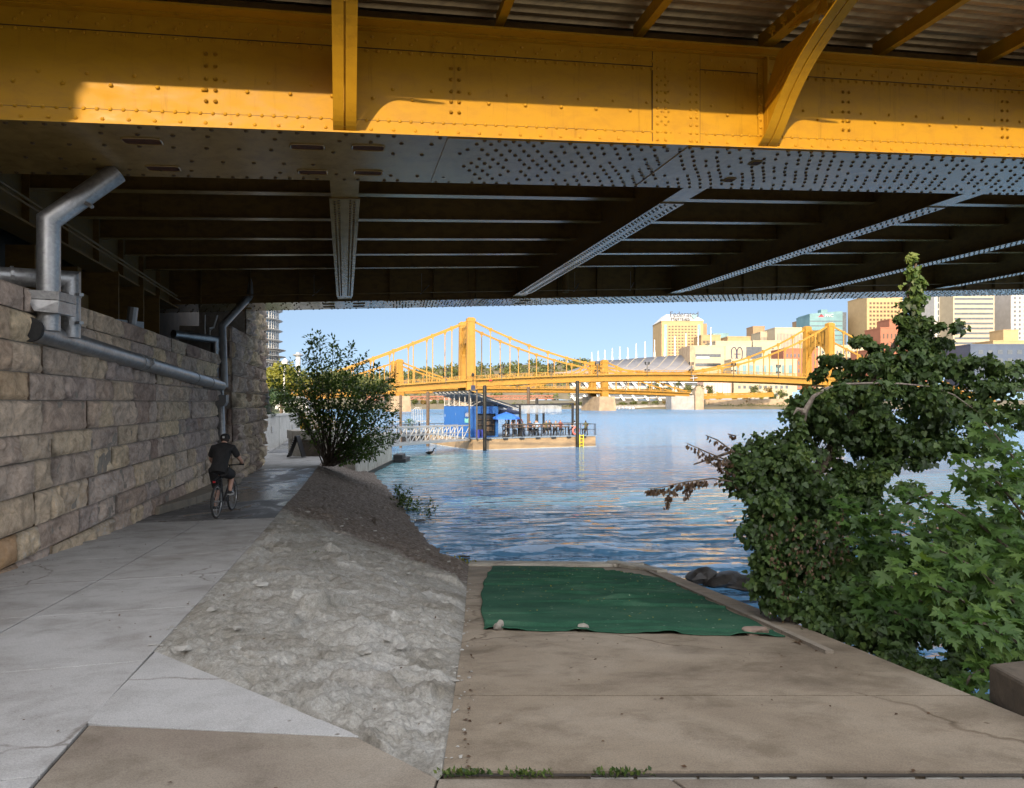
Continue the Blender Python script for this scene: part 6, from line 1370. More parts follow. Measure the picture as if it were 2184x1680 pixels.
def patron(i, j, rz, pose, shirt, pants, lab, hairc=None):
    me = meshes[pose].copy(); me.materials.clear()
    for m in (M['skin'], shirt, pants, hairc or M['hair']): me.materials.append(m)
    hs = 1.13 if pose == 'sit' else 1.49; wz = .56 if pose == 'sit' else .95
    for p in me.polygons:
        c = p.center
        if c.z > hs: k = 3 if (c.y < .075 or c.z > hs+.12) else 0
        elif pose == 'sit': k = 2 if c.z < wz or (c.y > .12 and c.z < .64) else (0 if (c.y > .12 or (abs(c.x) > .2 and c.z < .86)) else 1)
        else: k = (2 if c.z < wz and abs(c.x) < .21 else (0 if abs(c.x) > .2 and c.z < 1.18 else 1))
        p.material_index = k
    o = bpy.data.objects.new('person', me); COL.objects.link(o); o.location = D(i, j, 0); o.rotation_euler = (0, 0, rz); ORG[o.name] = Vector((0, 0, 0))
    tag(o, lab, 'person', 'people on the barge')
    if pose == 'sit':
        st_ = thing('stool', lab.replace('person', 'bar stool under the person').split(' with ')[0], 'stool', tuple(D(i, j, 0)), 'stools on the barge'); mb = MB(); q = D(i, j, 0); mb.box(q.x-.17, q.x+.17, q.y-.17, q.y+.17, q.z+.37, q.z+.41); mb.build('seat', M['dark_wood'], st_)
        for a in (-.14, .14):
            for c in (-.14, .14): mb = MB(); mb.bar((q.x+a*1.2, q.y+c*1.2, q.z), (q.x+a*.8, q.y+c*.8, q.z+.37), .03, .03); mb.build('leg', M['black'], st_)
def cloth(n, c): return simple(n, c, tuple(x*.75 for x in c), 10, .9)
dk, nv_, lb, wh, gr, rd, ol = cloth('charcoal_cloth', (.03, .03, .035)), cloth('dark_blue_cloth', (.03, .04, .08)), cloth('light_blue_cloth', (.3, .42, .6)), cloth('off_white_cloth', (.6, .58, .55)), cloth('grey_cloth', (.2, .2, .2)), cloth('maroon_cloth', (.2, .04, .04)), cloth('olive_cloth', (.1, .1, .05))
for i, j, rz, po, sh, pa, lab in ((4.0, 2.2, 2.8, 'sit', dk, nv_, 'seated person in dark top nearest the blue parasol'), (4.8, 2.3, 3.3, 'sit', wh, gr, 'seated person in white top beside the first table'), (5.3, 3.4, 2.2, 'stand', dk, dk, 'standing person in black, left of the two standing'), (6.0, 3.6, 3.6, 'stand', rd, dk, 'standing person in dark maroon top, right of the two standing'),
    (5.7, 2.5, 3.0, 'sit', gr, nv_, 'seated person in grey top left side of the second table'), (6.5, 2.6, 3.3, 'sit', nv_, dk, 'seated person in navy top right side of the second table'), (7.2, 2.6, 2.9, 'sit', lb, dk, 'seated person in pale blue top at the third table'), (7.5, 3.4, 3.2, 'sit', gr, dk, 'seated person in grey top behind the third table'), (8.1, 2.6, 3.3, 'sit', ol, gr, 'seated person in olive top at the right of the third table'), (8.8, 3.2, 3.1, 'sit', dk, nv_, 'seated person in black top before the back table'),
    (9.1, 2.6, 2.8, 'sit', gr, dk, 'seated person in grey top behind the life ring'), (9.6, 2.7, 3.4, 'sit', rd, gr, 'seated person in maroon top by the fourth table'), (10.25, 1.3, 1.4, 'sit', lb, nv_, 'seated person in light blue shirt left of the end pile'), (11.2, 1.0, .3, 'sit', ol, dk, 'lone seated person with dark hair at the far right rail'), (8.5, 5.2, .2, 'sit', dk, gr, 'seated person in dark top facing the river behind the back table')): patron(i, j, rz, po, sh, pa, lab)
# plastic bins by the kiosk
M['bin_blue'] = simple('violet_blue_plastic', (.05, .07, .42), (.04, .06, .33), 4, .5)
for i, l in ((.75, 'left blue plastic tub at the container corner'), (1.3, 'right blue plastic tub beside the serving opening')):
    mb = MB(); mb.lathe(D(i, .85, 0), [(.18, 0), (.22, .6), (.24, .62), (.24, .66)], 14); tag(mb.build('tub', M['bin_blue'], None, True), l, 'tub', 'blue tubs')
# gangway
gw = thing('gangway', 'white aluminium truss gangway sloping from the river wall to the barge', 'gangway', tuple(P(838, 948, 45.5)))
G0, G1 = Vector((X(830, 45), 45, Z(950, 45))), Vector((X(1003, 56), 55.6, Z(936.5, 55.6))); gd = (G1-G0); gs = gd.cross(Vector((0, 0, 1))).normalized()
for sd_, yo_ in ((0, 0), (1, 1)):
    mb = MB(); o = -gs*1.1*sd_; up = Vector((0, 0, 1.12)); nb = 9
    mb.bar(G0+o, G1+o, .12, .16); mb.bar(G0+o+up, G1+o+up, .09, .10); mb.bar(G0+o+up*.5, G1+o+up*.5, .04, .04)
    for k in range(nb+1):
        p = G0+gd*(k/nb)+o; mb.bar(p, p+up, .06, .06)
        if k < nb: q = G0+gd*((k+1)/nb)+o; mb.bar(*((p+up, q) if k < 2 else (p, q+up)), .05, .06)
    mb.build('truss_side', M['white'], gw)
mb = MB(); mb.hexa([G0+Vector((0, 0, -.05)), G1+Vector((0, 0, -.05)), G1-gs*1.1+Vector((0, 0, -.05)), G0-gs*1.1+Vector((0, 0, -.05)), G0, G1, G1-gs*1.1, G0-gs*1.1]); mb.build('walkway', M['steel'], gw)
# second float behind the gangway with rail, planters and tables
fl2 = thing('floating_dock', 'dark low floating dock with railing behind the gangway left of the container', 'dock', tuple(P(880, 930, 66)))
f0, f1 = P(858, 930, 64), P(975, 935, 68); f0.z = f1.z = 0; fd = (f1-f0).normalized(); fn = Vector((-fd.y, fd.x, 0)); FL = (f1-f0).length
def Df(i, j, h): return f0+fd*i+fn*j+Vector((0, 0, -3.05+h))
mb = MB(); mb.fbox(Df, -.5, FL, 0, 6, -1.5, 0); mb.build('hull', M['black'], fl2)
mb = MB(); mb.fbox(Df, -.5, FL, 0, .04, 1.0, 1.05); mb.fbox(Df, -.5, FL, 0, .04, .5, .53)
for k in range(8): mb.fbox(Df, -.5+k*.8, -.46+k*.8, 0, .04, 0, 1.0)
mb.build('guard_rail', M['black'], fl2)
for k, i in enumerate((.6, 3.6)):
    t = thing('dock_table', ('white topped table on the floating dock near the thin pile', 'white topped table on the floating dock near the container')[k], 'table', tuple(Df(i, 2, 0)), 'tables on the floating dock'); mb = MB(); mb.fbox(Df, i-.6, i+.6, 1.6, 2.4, 1.2, 1.26); mb.build('top', M['white'], t)
    for a in (-.5, .5): mb = MB(); mb.fbox(Df, i+a-.04, i+a+.04, 1.96, 2.04, 0, 1.199); mb.build('leg', M['black'], t)
C, dd = clump_pts(Df(2.1, 2.2, .95), (.7, .4, .5), 500, .5); tag(leaves('dock_plant', M['leaf'], C, dd, dd+[0, 0, .3], RNG.uniform(.1, .18, 500)), 'bushy green plant standing on the floating dock', 'plant')
mb = MB(); 
for k in range(7): mb.tube([Df(3.0+.2*k, 3.2, 0), Df(3.05+.2*k, 3.2, 2.2+.2*math.sin(k)), Df(3.5+.1*k, 3.2, 2.6)], .02, 5)
tag(mb.build('bare_trellis', M['white']), 'pale wire trellis arch on the floating dock', 'trellis')
# goose on the water
gz = Vector((X(916, 51), 51, WATER)); k = Sk(); a = k.chain([(-.3, 0, .1), (-.1, 0, .1), (.15, 0, .12), (.26, 0, .2), (.3, 0, .36), (.36, 0, .44), (.46, 0, .42)], [.04, .13, .11, .05, .04, .05, .02]); me = skin_mesh('goose', k.V, k.E, k.R, 1); me.materials.append(M['bronze']); me.transform(Matrix.Translation(gz)); o = link('goose', me); tag(o, 'dark goose swimming in front of the gangway', 'goose')
# ================================================================ YELLOW SUSPENSION BRIDGES UPRIVER
def upriver_bridge(name, label, T1, T2, ztop1, ztop2, deckpts, width, railh, gd, side, hang, leg, lamp_us, tower_style, ext, pier_labels, sag_extra=.6):
    T1 = Vector((T1[0], T1[1], 0)); T2_ = Vector((T2[0], T2[1], 0)); ax = (T2_-T1); Ls = ax.length; ax.normalize(); pw = Vector((-ax.y, ax.x, 0))
    def s_u(u):   # where a sighting crosses the near girder line
        k = (u-CU)/F; return (k*T1.y-T1.x)/(ax.x-k*ax.y)
    ss = [s_u(u) for u, v in deckpts]; zs = [Z(v, T1.y+ax.y*s) for s, (u, v) in zip(ss, deckpts)]
    cf = np.polyfit(ss, zs, 2)
    zd = lambda s: float(np.polyval(cf, s))
    root = thing(name, label, 'bridge', (T1.x+ax.x*Ls/2, T1.y+ax.y*Ls/2, WATER)); mt = M['far_gold']
    Q = lambda s, w, z: T1+ax*s+pw*w+Vector((0, 0, z))
    sa, sb = -ext[0], Ls+ext[1]
    st_ = list(np.linspace(sa, sb, int((sb-sa)/3.2)+1))
    for w in (0, width):
        mb = MB()
        for a, b in zip(st_[:-1], st_[1:]):
            za, zb = zd(a), zd(b)
            def seg(w0, w1, lo, hi): mb.hexa([Q(a, w0, za+lo), Q(b, w0, zb+lo), Q(b, w1, zb+lo), Q(a, w1, za+lo), Q(a, w0, za+hi), Q(b, w0, zb+hi), Q(b, w1, zb+hi), Q(a, w1, za+hi)])
            seg(w-.25, w+.25, -gd, -.02); seg(w-.5, w+.5, -gd-.12, -gd-.001); seg(w-1.75 if w == 0 else w-.5, w+.5 if w == 0 else w+1.75, -.018, .32)
        for a in np.arange(sa, sb, hang): mb.bar(Q(a, w-.32, zd(a)-gd), Q(a, w-.32, zd(a)-.05), .16, .12)
        mb.build('stiffening_girder', mt, root)
        mb = MB(); wr = w-1.55 if w == 0 else w+1.55
        for a, b in zip(st_[:-1], st_[1:]):
            for lo, hi in ((railh-.14, railh), (.42, .52)): mb.bar(Q(a, wr, zd(a)+(lo+hi)/2), Q(b, wr, zd(b)+(lo+hi)/2), .14, hi-lo)
            mb.bar(Q(a, wr, zd(a)+.3), Q(a, wr, zd(a)+railh), .22, .22)
            n = 6
            for k in range(1, n): t = lerp(a, b, k/n); mb.bar(Q(t, wr, zd(t)+.5), Q(t, wr, zd(t)+railh-.1), .2, .06)
        mb.build('railing', mt, root)
    mb = MB()
    for a, b in zip(st_[:-1], st_[1:]): mb.hexa([Q(a, .3, zd(a)-.5), Q(b, .3, zd(b)-.5), Q(b, width-.3, zd(b)-.5), Q(a, width-.3, zd(a)-.5), Q(a, .3, zd(a)-.06), Q(b, .3, zd(b)-.06), Q(b, width-.3, zd(b)-.06), Q(a, width-.3, zd(a)-.06)])
    mb.build('roadway', M['wet'], root)
    # towers
    for ti, (s, zt) in enumerate(((0, ztop1), (Ls, ztop2))):
        tw = None; zl = WATER+6.5; zk = zd(s)
        for w in (0, width):
            mb = MB(); lw = leg; ws = w-lw*.45 if w == 0 else w-lw*.35
            def col(z0, z1, a0, a1, d0, d1): mb.hexa([Q(s-a0/2, w-d0/2, z0), Q(s+a0/2, w-d0/2, z0), Q(s+a0/2, w+d0/2, z0), Q(s-a0/2, w+d0/2, z0), Q(s-a1/2, w-d1/2, z1), Q(s+a1/2, w-d1/2, z1), Q(s+a1/2, w+d1/2, z1), Q(s-a1/2, w+d1/2, z1)])
            col(zl, zk+1, lw*1.12, lw*1.08, lw*.8, lw*.8); col(zk+1.001, zt-1.4, lw*1.05, lw*.9, lw*.78, lw*.7); col(zt-1.399, zt-.35, lw*1.0, lw*1.0, lw*.8, lw*.8); col(zt-.349, zt, lw*.85, lw*.6, lw*.7, lw*.5)
            for a in (-.3, .3): mb.bar(Q(s+a*lw, w-lw*.42, zk+2), Q(s+a*lw, w-lw*.37, zt-1.6), lw*.12, .12)
            lg = mb.build('tower', mt, root)
        # portal: arched panel with slots between the legs
        mb = MB(); n = 14; a0, a1 = leg*.4, width-leg*.4; zr_ = zk+(zt-zk)*.30; zc = zk+(zt-zk)*.62; zp_ = zt-2.2; cw = (a0+a1)/2; rw_ = (a1-a0)/2
        arch = [(cw-rw_*math.cos(math.pi*k/n), zr_+(zc-zr_)*math.sin(math.pi*k/n)) for k in range(n+1)]
        for k in range(n):
            (w0, z0), (w1, z1) = arch[k], arch[k+1]
            t0, t1 = min(z0+1.5, zc+1.1), min(z1+1.5, zc+1.1)
            mb.hexa([Q(s-.5, w0, z0), Q(s+.5, w0, z0), Q(s+.5, w1, z1), Q(s-.5, w1, z1), Q(s-.5, w0, t0+.3), Q(s+.5, w0, t0+.3), Q(s+.5, w1, t1+.3), Q(s-.5, w1, t1+.3)])
        mb.hexa([Q(s-.5, a0, zp_-.9), Q(s+.5, a0, zp_-.9), Q(s+.5, a1, zp_-.9), Q(s-.5, a1, zp_-.9), Q(s-.5, a0, zp_), Q(s+.5, a0, zp_), Q(s+.5, a1, zp_), Q(s-.5, a1, zp_)])
        nb = 5
        for k in range(nb+1):
            w = lerp(a0+.3, a1-.3, k/nb); zz = float(np.interp(w, [p[0] for p in arch], [p[1] for p in arch]))
            mb.bar(Q(s, w, zz+.6), Q(s, w, zp_-.5), 1.0, .9 if k not in (0, nb) else .7, pw)
        mb.build('portal', mt, lg); mb = MB()
        mb.hexa([Q(s-.45, a0, zk-gd), Q(s+.45, a0, zk-gd), Q(s+.45, a1, zk-gd), Q(s-.45, a1, zk-gd), Q(s-.45, a0, zk-.52), Q(s+.45, a0, zk-.52), Q(s+.45, a1, zk-.52), Q(s-.45, a1, zk-.52)])
        mb.build('cross_beam', mt, lg)
        mb = MB(); pz = WATER-2
        mb.hexa([Q(s-leg*1.5, -leg*1.2, pz), Q(s+leg*1.5, -leg*1.2, pz), Q(s+leg*1.5, width+leg*1.2, pz), Q(s-leg*1.5, width+leg*1.2, pz), Q(s-leg*1.3, -leg*1.0, zl-.001), Q(s+leg*1.3, -leg*1.0, zl-.001), Q(s+leg*1.3, width+leg*1.0, zl-.001), Q(s-leg*1.3, width+leg*1.0, zl-.001)])
        mb.build('pier', M['pier'], root, bevel=.1)
    # eyebar cables and hangers
    for w in (0, width):
        mid = zd(Ls/2)+sag_extra
        def zc_(s):
            if 0 <= s <= Ls: t = s/Ls*2-1; zt = lerp(ztop1, ztop2, s/Ls)-.8; return mid+(zt-mid)*t*t
            if s < 0: t = min(1, -s/side); return lerp(ztop1-.8, zd(-side)+1.0, t)-6*.32*t*(1-t)*1.5
            t = min(1, (s-Ls)/side); return lerp(ztop2-.8, zd(Ls+side)+1.0, t)-6*.32*t*(1-t)*1.5
        nodes = [-side+k*side/round(side/hang) for k in range(round(side/hang))]+[k*Ls/round(Ls/hang) for k in range(round(Ls/hang)+1)]+[Ls+(k+1)*side/round(side/hang) for k in range(round(side/hang))]
        mb = MB()
        for a, b in zip(nodes[:-1], nodes[1:]):
            mb.bar(Q(a, w, zc_(a)), Q(b, w, zc_(b)), .34, .62, (0, 0, 1))
        for a in nodes:
            if abs(a) > 1 and abs(a-Ls) > 1: mb.bar(Q(a, w-.3, zc_(a)), Q(a, w+.3, zc_(a)), 1.0, 1.0)
        mb.build('eyebar_cable', mt, root)
        for a in nodes:
            if abs(a) < 2 or abs(a-Ls) < 2 or zc_(a)-zd(a) < 1.6: continue
            mb = MB(); mb.bar(Q(a, w, zd(a)), Q(a, w, zc_(a)-.4), .30, .24, (0, 1, 0)); mb.bar(Q(a, w, zc_(a)-1.1), Q(a, w, zc_(a)-.4), .62, .3, (0, 1, 0)); mb.build('hanger', mt, root)
    for u in lamp_us:
        s = s_u(u); mb = MB(); z = zd(s); w = -1.7
        mb.bar(Q(s, w, z-.4), Q(s, w, z+4.4), .2, .2); mb.bar(Q(s-.7, w, z+3.4), Q(s+.7, w, z+3.4), .12, .12); mb.bar(Q(s-.7, w, z+1.9), Q(s+.7, w, z+1.9), .1, .1)
        for d_ in (-.7, .7): mb.lathe(Q(s+d_, w, z+3.45), [(.1, 0), (.26, .3), (.3, .8), (.08, 1.1)], 7); mb.lathe(Q(s+d_, w, z+1.35), [(.1, 0), (.32, .15), (.3, .45), (.08, .6)], 7)
        mb.build('lamp_post', M['bronze'], root)
    return root, Q, zd, s_u
M['pier'] = simple('pier_stone', (.35, .27, .18), (.25, .185, .125), .35, .95, bmp=.5)
b1 = upriver_bridge('suspension_bridge', 'nearer yellow self anchored suspension bridge with tall towers crossing the whole view', (X(1004, 225), 225), (X(1770, 262), 262), Z(677, 225), Z(688, 262), [(817, 821), (914, 819), (1014, 813), (1105, 809), (1171, 805), (1265, 800), (1378, 796.5), (1470, 797), (1559, 801), (1653, 804.5), (1727, 808)], 12.8, 1.55, 1.95, 62, 6.5, 2.75, [949, 1067, 1172, 1270, 1375.5, 1469, 1559, 1654], 0, (75, 80), None)
root, Q, zd, s_u = b1
mb = MB(); s = s_u(1475); mb.bar(Q(s, -1.2, zd(s)+.5), Q(s, -1.2, zd(s)-2.2), .3, .2); mb.bar(Q(s-1.2, -1.3, zd(s)-1.2), Q(s+1.5, -1.3, zd(s)-1.0), .3, .3); mb.bar(Q(s-.8, -1.3, zd(s)-.2), Q(s+1.1, -1.3, zd(s)-.1), .2, .2); mb.build('navigation_bracket', M['steel'], root)
mb = MB(); s = s_u(1044); mb.bar(Q(s-.5, -1.3, zd(s)), Q(s+.5, -1.3, zd(s)), .1, 1.0); mb.build('red_marker', M['red'], root)
b2_ = upriver_bridge('suspension_bridge', 'farther lower yellow suspension bridge seen under and behind the nearer one', (X(852, 290), 290), (X(1289, 322), 322), Z(766, 290), Z(767, 322), [(820, 832), (960, 831), (1096, 829), (1190, 829.5), (1265, 831), (1350, 833.5), (1435, 837)], 12.5, 1.3, 1.4, 44, 6.4, 3.0, [890, 1100, 1240, 1330, 1410], 0, (66, 46), None, .7)
b2_[0]['group'] = b1[0]['group'] = 'yellow suspension bridges'
# end pier and abutment of the farther bridge
ya2 = 372
ep = thing('bridge_abutment', 'grey stone bridge end pier with a square pylon at the far waterline', 'bridge pier', (X(1460, ya2), ya2, WATER))
mb = MB(); mb.box(X(1432, ya2), X(1481, ya2), ya2, ya2+14, WATER-1, Z(843, ya2)); M['grey_pier'] = simple('grey_pier_stone', (.33, .31, .29), (.23, .22, .21), .4, .95, bmp=.4); mb.build('base', M['grey_pier'], ep, bevel=.15)
mb = MB(); mb.box(X(1482, ya2), X(1500, ya2), ya2-1, ya2+6, WATER-1, Z(833, ya2)); mb.box(X(1484, ya2), X(1498, ya2), ya2-.5, ya2+5, Z(833, ya2)+.001, Z(826, ya2)); mb.box(X(1486.5, ya2), X(1495, ya2), ya2, ya2+4, Z(826, ya2)+.001, Z(823, ya2)); mb.build('pylon', M['pier'], ep, bevel=.1)
mb = MB(); mb.lathe((X(1441, ya2), ya2+3, Z(838, ya2)), [(1.8, 0), (1.8, 1.0), (1.2, 1.8), (.5, 2.4)], 12); mb.build('dome_cap', M['white'], ep, True)
ap = thing('approach_span', 'low yellow approach span continuing right of the stone pylon on the far bank', 'bridge', (X(1560, ya2), ya2, 0)); mb = MB()
mb.prism([P(1500, 851, ya2+3), P(1650, 846, ya2+20), P(1650, 840, ya2+20), P(1500, 843, ya2+3)], (0, 6, 0)); mb.build('girder', M['far_gold'], ap); mb = MB()
mb.prism([P(1500, 842.5, ya2+3), P(1650, 839.5, ya2+20), P(1650, 836.5, ya2+20), P(1500, 839, ya2+3)], (0, .3, 0)); mb.build('railing', M['far_gold'], ap)
# rust coloured railway truss in the far left gap
yr2 = 430; rb = thing('railway_bridge', 'rust red railway truss bridge low behind the yellow bridges at left', 'bridge', (X(900, yr2), yr2, -2)); M['oxide'] = simple('oxide_red_steel', (.30, .12, .075), (.2, .085, .055), .5, .8)
mb = MB(); 
for v in (846, 852.5): mb.bar(P(780, v, yr2), P(1180, v-2.5, yr2+40), .9, .8)
mb.build('chord', M['oxide'], rb); mb = MB()
for k in range(40):
    u = 780+k*10; dv = -2.5*k/40; y_ = yr2+k
    mb.bar(P(u, 852.5+dv, y_), P(u, 846+dv, y_), .5, .5); mb.bar(P(u, 852.5+dv, y_), P(u+10, 846+dv, y_), .4, .4)
mb.build('lattice', M['oxide'], rb)
for k in range(4): u = 820+k*105; mb = MB(); mb.bar(P(u, 853, yr2+k*10), P(u, 874, yr2+k*10), 4, 5); mb.build('pier', M['grey_pier'], rb)
# ================================================================ FAR BANK AND SKYLINE
M['far_ground'] = simple('far_ground', (.16, .13, .085), (.11, .10, .06), .12, .95)
ys = np.array([384., 388, 392, 402, 440, 600, 1200, 4000]); zs = np.array([-5, -3.3, -2.4, -.6, 1, 2, 4, 8]); xs = np.concatenate([np.linspace(-160, 500, 90), [900, 3000]]); xs = np.concatenate([[-3000, -800], xs])
V = np.array([[(x, y+2.5*math.sin(x*.05)+1.2*math.sin(x*.21), z) for x in xs] for y, z in zip(ys, zs)]); struct(np_obj('far_bank', V.reshape(-1, 3), grid_faces(len(ys), len(xs)), M['far_ground']))
# wooded hills
def hill():
    us = np.linspace(700, 1420, 60); top = np.interp(us, [700, 800, 852, 900, 950, 990, 1015, 1060, 1105, 1140, 1175, 1200, 1246, 1300, 1420], [806, 800, 795, 792, 784, 779, 781, 784, 777, 776, 783, 771, 772, 781, 790])
    yh = 1500; rows = []
    for f, dy in ((0, -260), (.35, -170), (.7, -80), (1, 0), (.8, 150)): rows.append([(X(u, yh+dy), yh+dy, lerp(2, Z(v+1.5, yh), f)) for u, v in zip(us, top)])
    V = np.array(rows); V[..., 2] += 4*fbm(V/60, 2); struct(np_obj('hill', V.reshape(-1, 3), grid_faces(5, 60), M['far_ground'], smooth=True))
    C = []; rg = np.random.default_rng(9)
    for k in range(520):
        i = rg.integers(0, 59); f = rg.uniform(0, 1)**.6; a = V[int(min(3, f*3)), i]; b = V[int(min(3, f*3))+(0 if f >= 1 else 1), i] if int(f*3) < 3 else a
        c = a*(1-(f*3) % 1)+b*((f*3) % 1)+[rg.uniform(-8, 8), 0, 3]; d = rg.normal(size=(26, 3)); d /= np.linalg.norm(d, axis=1)[:, None]; C.append(c+d*rg.uniform(.5, 1, (26, 1))*np.array([9, 9, 8])*rg.uniform(.6, 1.3))
    C = np.concatenate(C); n = len(C); tt = np.repeat(rg.uniform(0, 1, 520), 26)*.7+rg.uniform(0, .3, n)
    o = leaves('hillside_wood', M['fartree'], C, rg.normal(size=C.shape), rg.normal(size=C.shape)+[0, -.6, .6], rg.uniform(4, 8, n), LEAF, None, tt); tag(o, kind='stuff')
hill()
yh = 1380; 
def facade_box(u0, u1, vt, vb, y, depth, ang=0):
    """box seen between two sightings; returns frame (origin, ex, ey) and size"""
    x0, x1 = X(u0, y), X(u1, y); w = (x1-x0)/math.cos(ang); ex = Vector((math.cos(ang), math.sin(ang), 0)); ey = Vector((-math.sin(ang), math.cos(ang), 0)); o = Vector((x0, y, Z(vb, y)))
    return o, ex, ey, w, Z(vt, y)-Z(vb, y), depth
TXT = []
def text(name, body, size, o, ex, ez, mat, parent, ext=.15):
    cu = bpy.data.curves.new(name, 'FONT'); cu.body = body; cu.size = size; cu.extrude = ext; t = bpy.data.objects.new(name, cu); COL.objects.link(t)
    dg = bpy.context.evaluated_depsgraph_get(); me = bpy.data.meshes.new_from_object(t.evaluated_get(dg), depsgraph=dg); bpy.data.objects.remove(t)
    ex = Vector(ex).normalized(); ez = Vector(ez).normalized(); n = ex.cross(ez)
    me.transform(Matrix(((ex.x, ez.x, n.x, o[0]), (ex.y, ez.y, n.y, o[1]), (ex.z, ez.z, n.z, o[2]), (0, 0, 0, 1)))); me.materials.clear(); me.materials.append(mat); return link(name, me, parent)
def building(name, label, u0, u1, vt, y, depth, wall, cols, rows, win=None, vb=852, ang=0, frac=(.5, .5), z_from=.0, ribbon=False, side=True, x_margin=.05, top_margin=.06, win_v=None):
    o, ex, ey, w, h, d = facade_box(u0, u1, vt, vb, y, depth, ang); fn = lambda a, b, c: o+ex*a+ey*b+Vector((0, 0, c))
    root = thing(name, label, 'building', tuple(o+ex*w/2))
    mb = MB(); mb.fbox(fn, 0, w, 0, d, 0, h); mb.build('wall', wall, root)
    mb = MB(); mb.fbox(fn, -.2, w+.2, -.2, d+.2, h+.001, h+.9); mb.build('parapet', wall, root)
    win = win or M['dark_glass']; cnt = 0; extra = MB(); tmpl = None; ne = 0
    def put(fa, a0, a1, c0, c1):
        nonlocal cnt, tmpl, ne
        if cnt < 100:
            m_ = MB(); m_.hexa([fa(a0, -.14, c0), fa(a1, -.14, c0), fa(a1, .3, c0), fa(a0, .3, c0), fa(a0, -.14, c1), fa(a1, -.14, c1), fa(a1, .3, c1), fa(a0, .3, c1)]); m_.build('window' if not ribbon else 'window_band', win, root); cnt += 1
        else: extra.hexa([fa(a0, -.14, c0), fa(a1, -.14, c0), fa(a1, .3, c0), fa(a0, .3, c0), fa(a0, -.14, c1), fa(a1, -.14, c1), fa(a1, .3, c1), fa(a0, .3, c1)]); ne += 1
    H0 = h*z_from; H1 = h*(1-top_margin)
    for r in reversed(range(rows)):
        ch = (H1-H0)/rows; c0 = H0+r*ch+ch*(1-frac[1])/2; c1 = c0+ch*frac[1]
        if ribbon: put(fn, w*x_margin, w*(1-x_margin), c0, c1); continue
        for c in range(cols):
            cw = w*(1-2*x_margin)/cols; a0 = w*x_margin+c*cw+cw*(1-frac[0])/2; put(fn, a0, a0+cw*frac[0], c0, c1)
    if ne: tag(extra.build('more_windows', win, root), kind='stuff')
    return root, fn, w, h
def wm(n, c, s=.25): return simple(n, c, tuple(x*.86 for x in c), s, .85)
tan, tan2, brown, brick, cream, gconc, gstone = wm('tan_facade', (.33, .225, .115)), wm('pale_tan_facade', (.35, .25, .13)), wm('brown_facade', (.27, .175, .10)), wm('red_brick_facade', (.27, .105, .06)), wm('cream_facade', (.36, .305, .215)), wm('grey_concrete_facade', (.42, .41, .40)), wm('grey_stone_facade', (.35, .33, .31))
teal_glass = simple('teal_curtain_wall', (.06, .14, .155), (.10, .20, .215), .12, .3, spec=.8); bronze_w = simple('amber_window', (.05, .03, .015), (.085, .05, .025), .5, .45)
steel_w = simple('slate_window', (.05, .06, .075), (.085, .10, .115), .5, .35)
# tall tan tower with the mansard sign
r, fn, w, h = building('office_tower', 'tan gridded office tower with white mansard roof and dark rooftop lettering', 1411, 1500, 686, 640, 40, tan2, 11, 17, bronze_w, vb=800, frac=(.62, .45), x_margin=.07)
mb = MB(); k = 640/F
mb.add([fn(-.5, -.5, h+.9), fn(w+.5, -.5, h+.9), fn(w+.5, 40, h+.9), fn(-.5, 40, h+.9), fn(6, 8, h+7.8), fn(w-6, 8, h+7.8), fn(w-6, 30, h+7.8), fn(6, 30, h+7.8)], [(0, 1, 5, 4), (1, 2, 6, 5), (2, 3, 7, 6), (3, 0, 4, 7), (4, 5, 6, 7)]); mb.build('mansard_roof', M['white'], r)
M['sign_black'] = simple('dark_lettering', (.02, .02, .03), (.03, .03, .04), 2, .6)
text('sign_lettering', 'Federated', 6.6, fn(8, 2.5, h+5.2), fn(1, 0, 0)-fn(0, 0, 0), (0, 0, 1), M['sign_black'], r, .3); text('sign_lettering', 'Hermes', 5.6, fn(8, -.6, h+1.1), fn(1, 0, 0)-fn(0, 0, 0), (0, 0, 1), M['sign_black'], r, .3)
mb = MB(); mb.prism([fn(w-11, 1, h+6.5), fn(w-5, 1, h+6.8), fn(w-8, 1, h+1.5)], (0, .4, 0)); mb.build('leaf_emblem', teal_glass, r)
for a in (.06, .86): mb = MB(); mb.fbox(fn, w*a, w*(a+.07), -.3, 2, 0, h*.95); mb.build('glass_strip', teal_glass, r)
mb = MB(); mb.fbox(fn, w+.02, w+5, 6, 36, 0, h-1); mb.build('side_wing', brown, r)
building('office_building', 'tan block standing just right of the lettered office tower', 1496, 1537, 716, 600, 25, tan, 5, 5, bronze_w, vb=800, frac=(.8, .35)); building('office_building', 'teal glass block behind the white low building', 1520, 1554, 712, 700, 25, teal_glass, 6, 5, steel_w, vb=790); building('office_building', 'long low tan block with arched upper windows in the middle distance', 1552, 1601, 719, 620, 25, tan, 6, 3, bronze_w, vb=800, frac=(.5, .4))
building('office_building', 'cream plain block above the rounded double loop emblem', 1526, 1603, 729, 560, 30, cream, 3, 2, vb=800, frac=(.2, .15)); building('office_building', 'cream plain block right of the emblem building', 1606, 1665, 728, 570, 30, cream, 2, 3, vb=800, frac=(.2, .1))
building('tower_block', 'plain brown slab tower', 1606, 1631, 697, 720, 20, brown, 1, 2, brown, vb=800); building('office_building', 'white striped block with a slanting dark glass front', 1622, 1653, 709, 660, 25, cream, 10, 1, steel_w, vb=800, frac=(.45, .9)); building('office_building', 'large white striped block with narrow vertical windows', 1653, 1727, 700, 640, 30, cream, 22, 1, steel_w, vb=800, frac=(.36, .9))
building('tower_block', 'plain brown tower left of the teal glass tower', 1707, 1728, 684, 760, 22, brown, 1, 2, brown, vb=800)
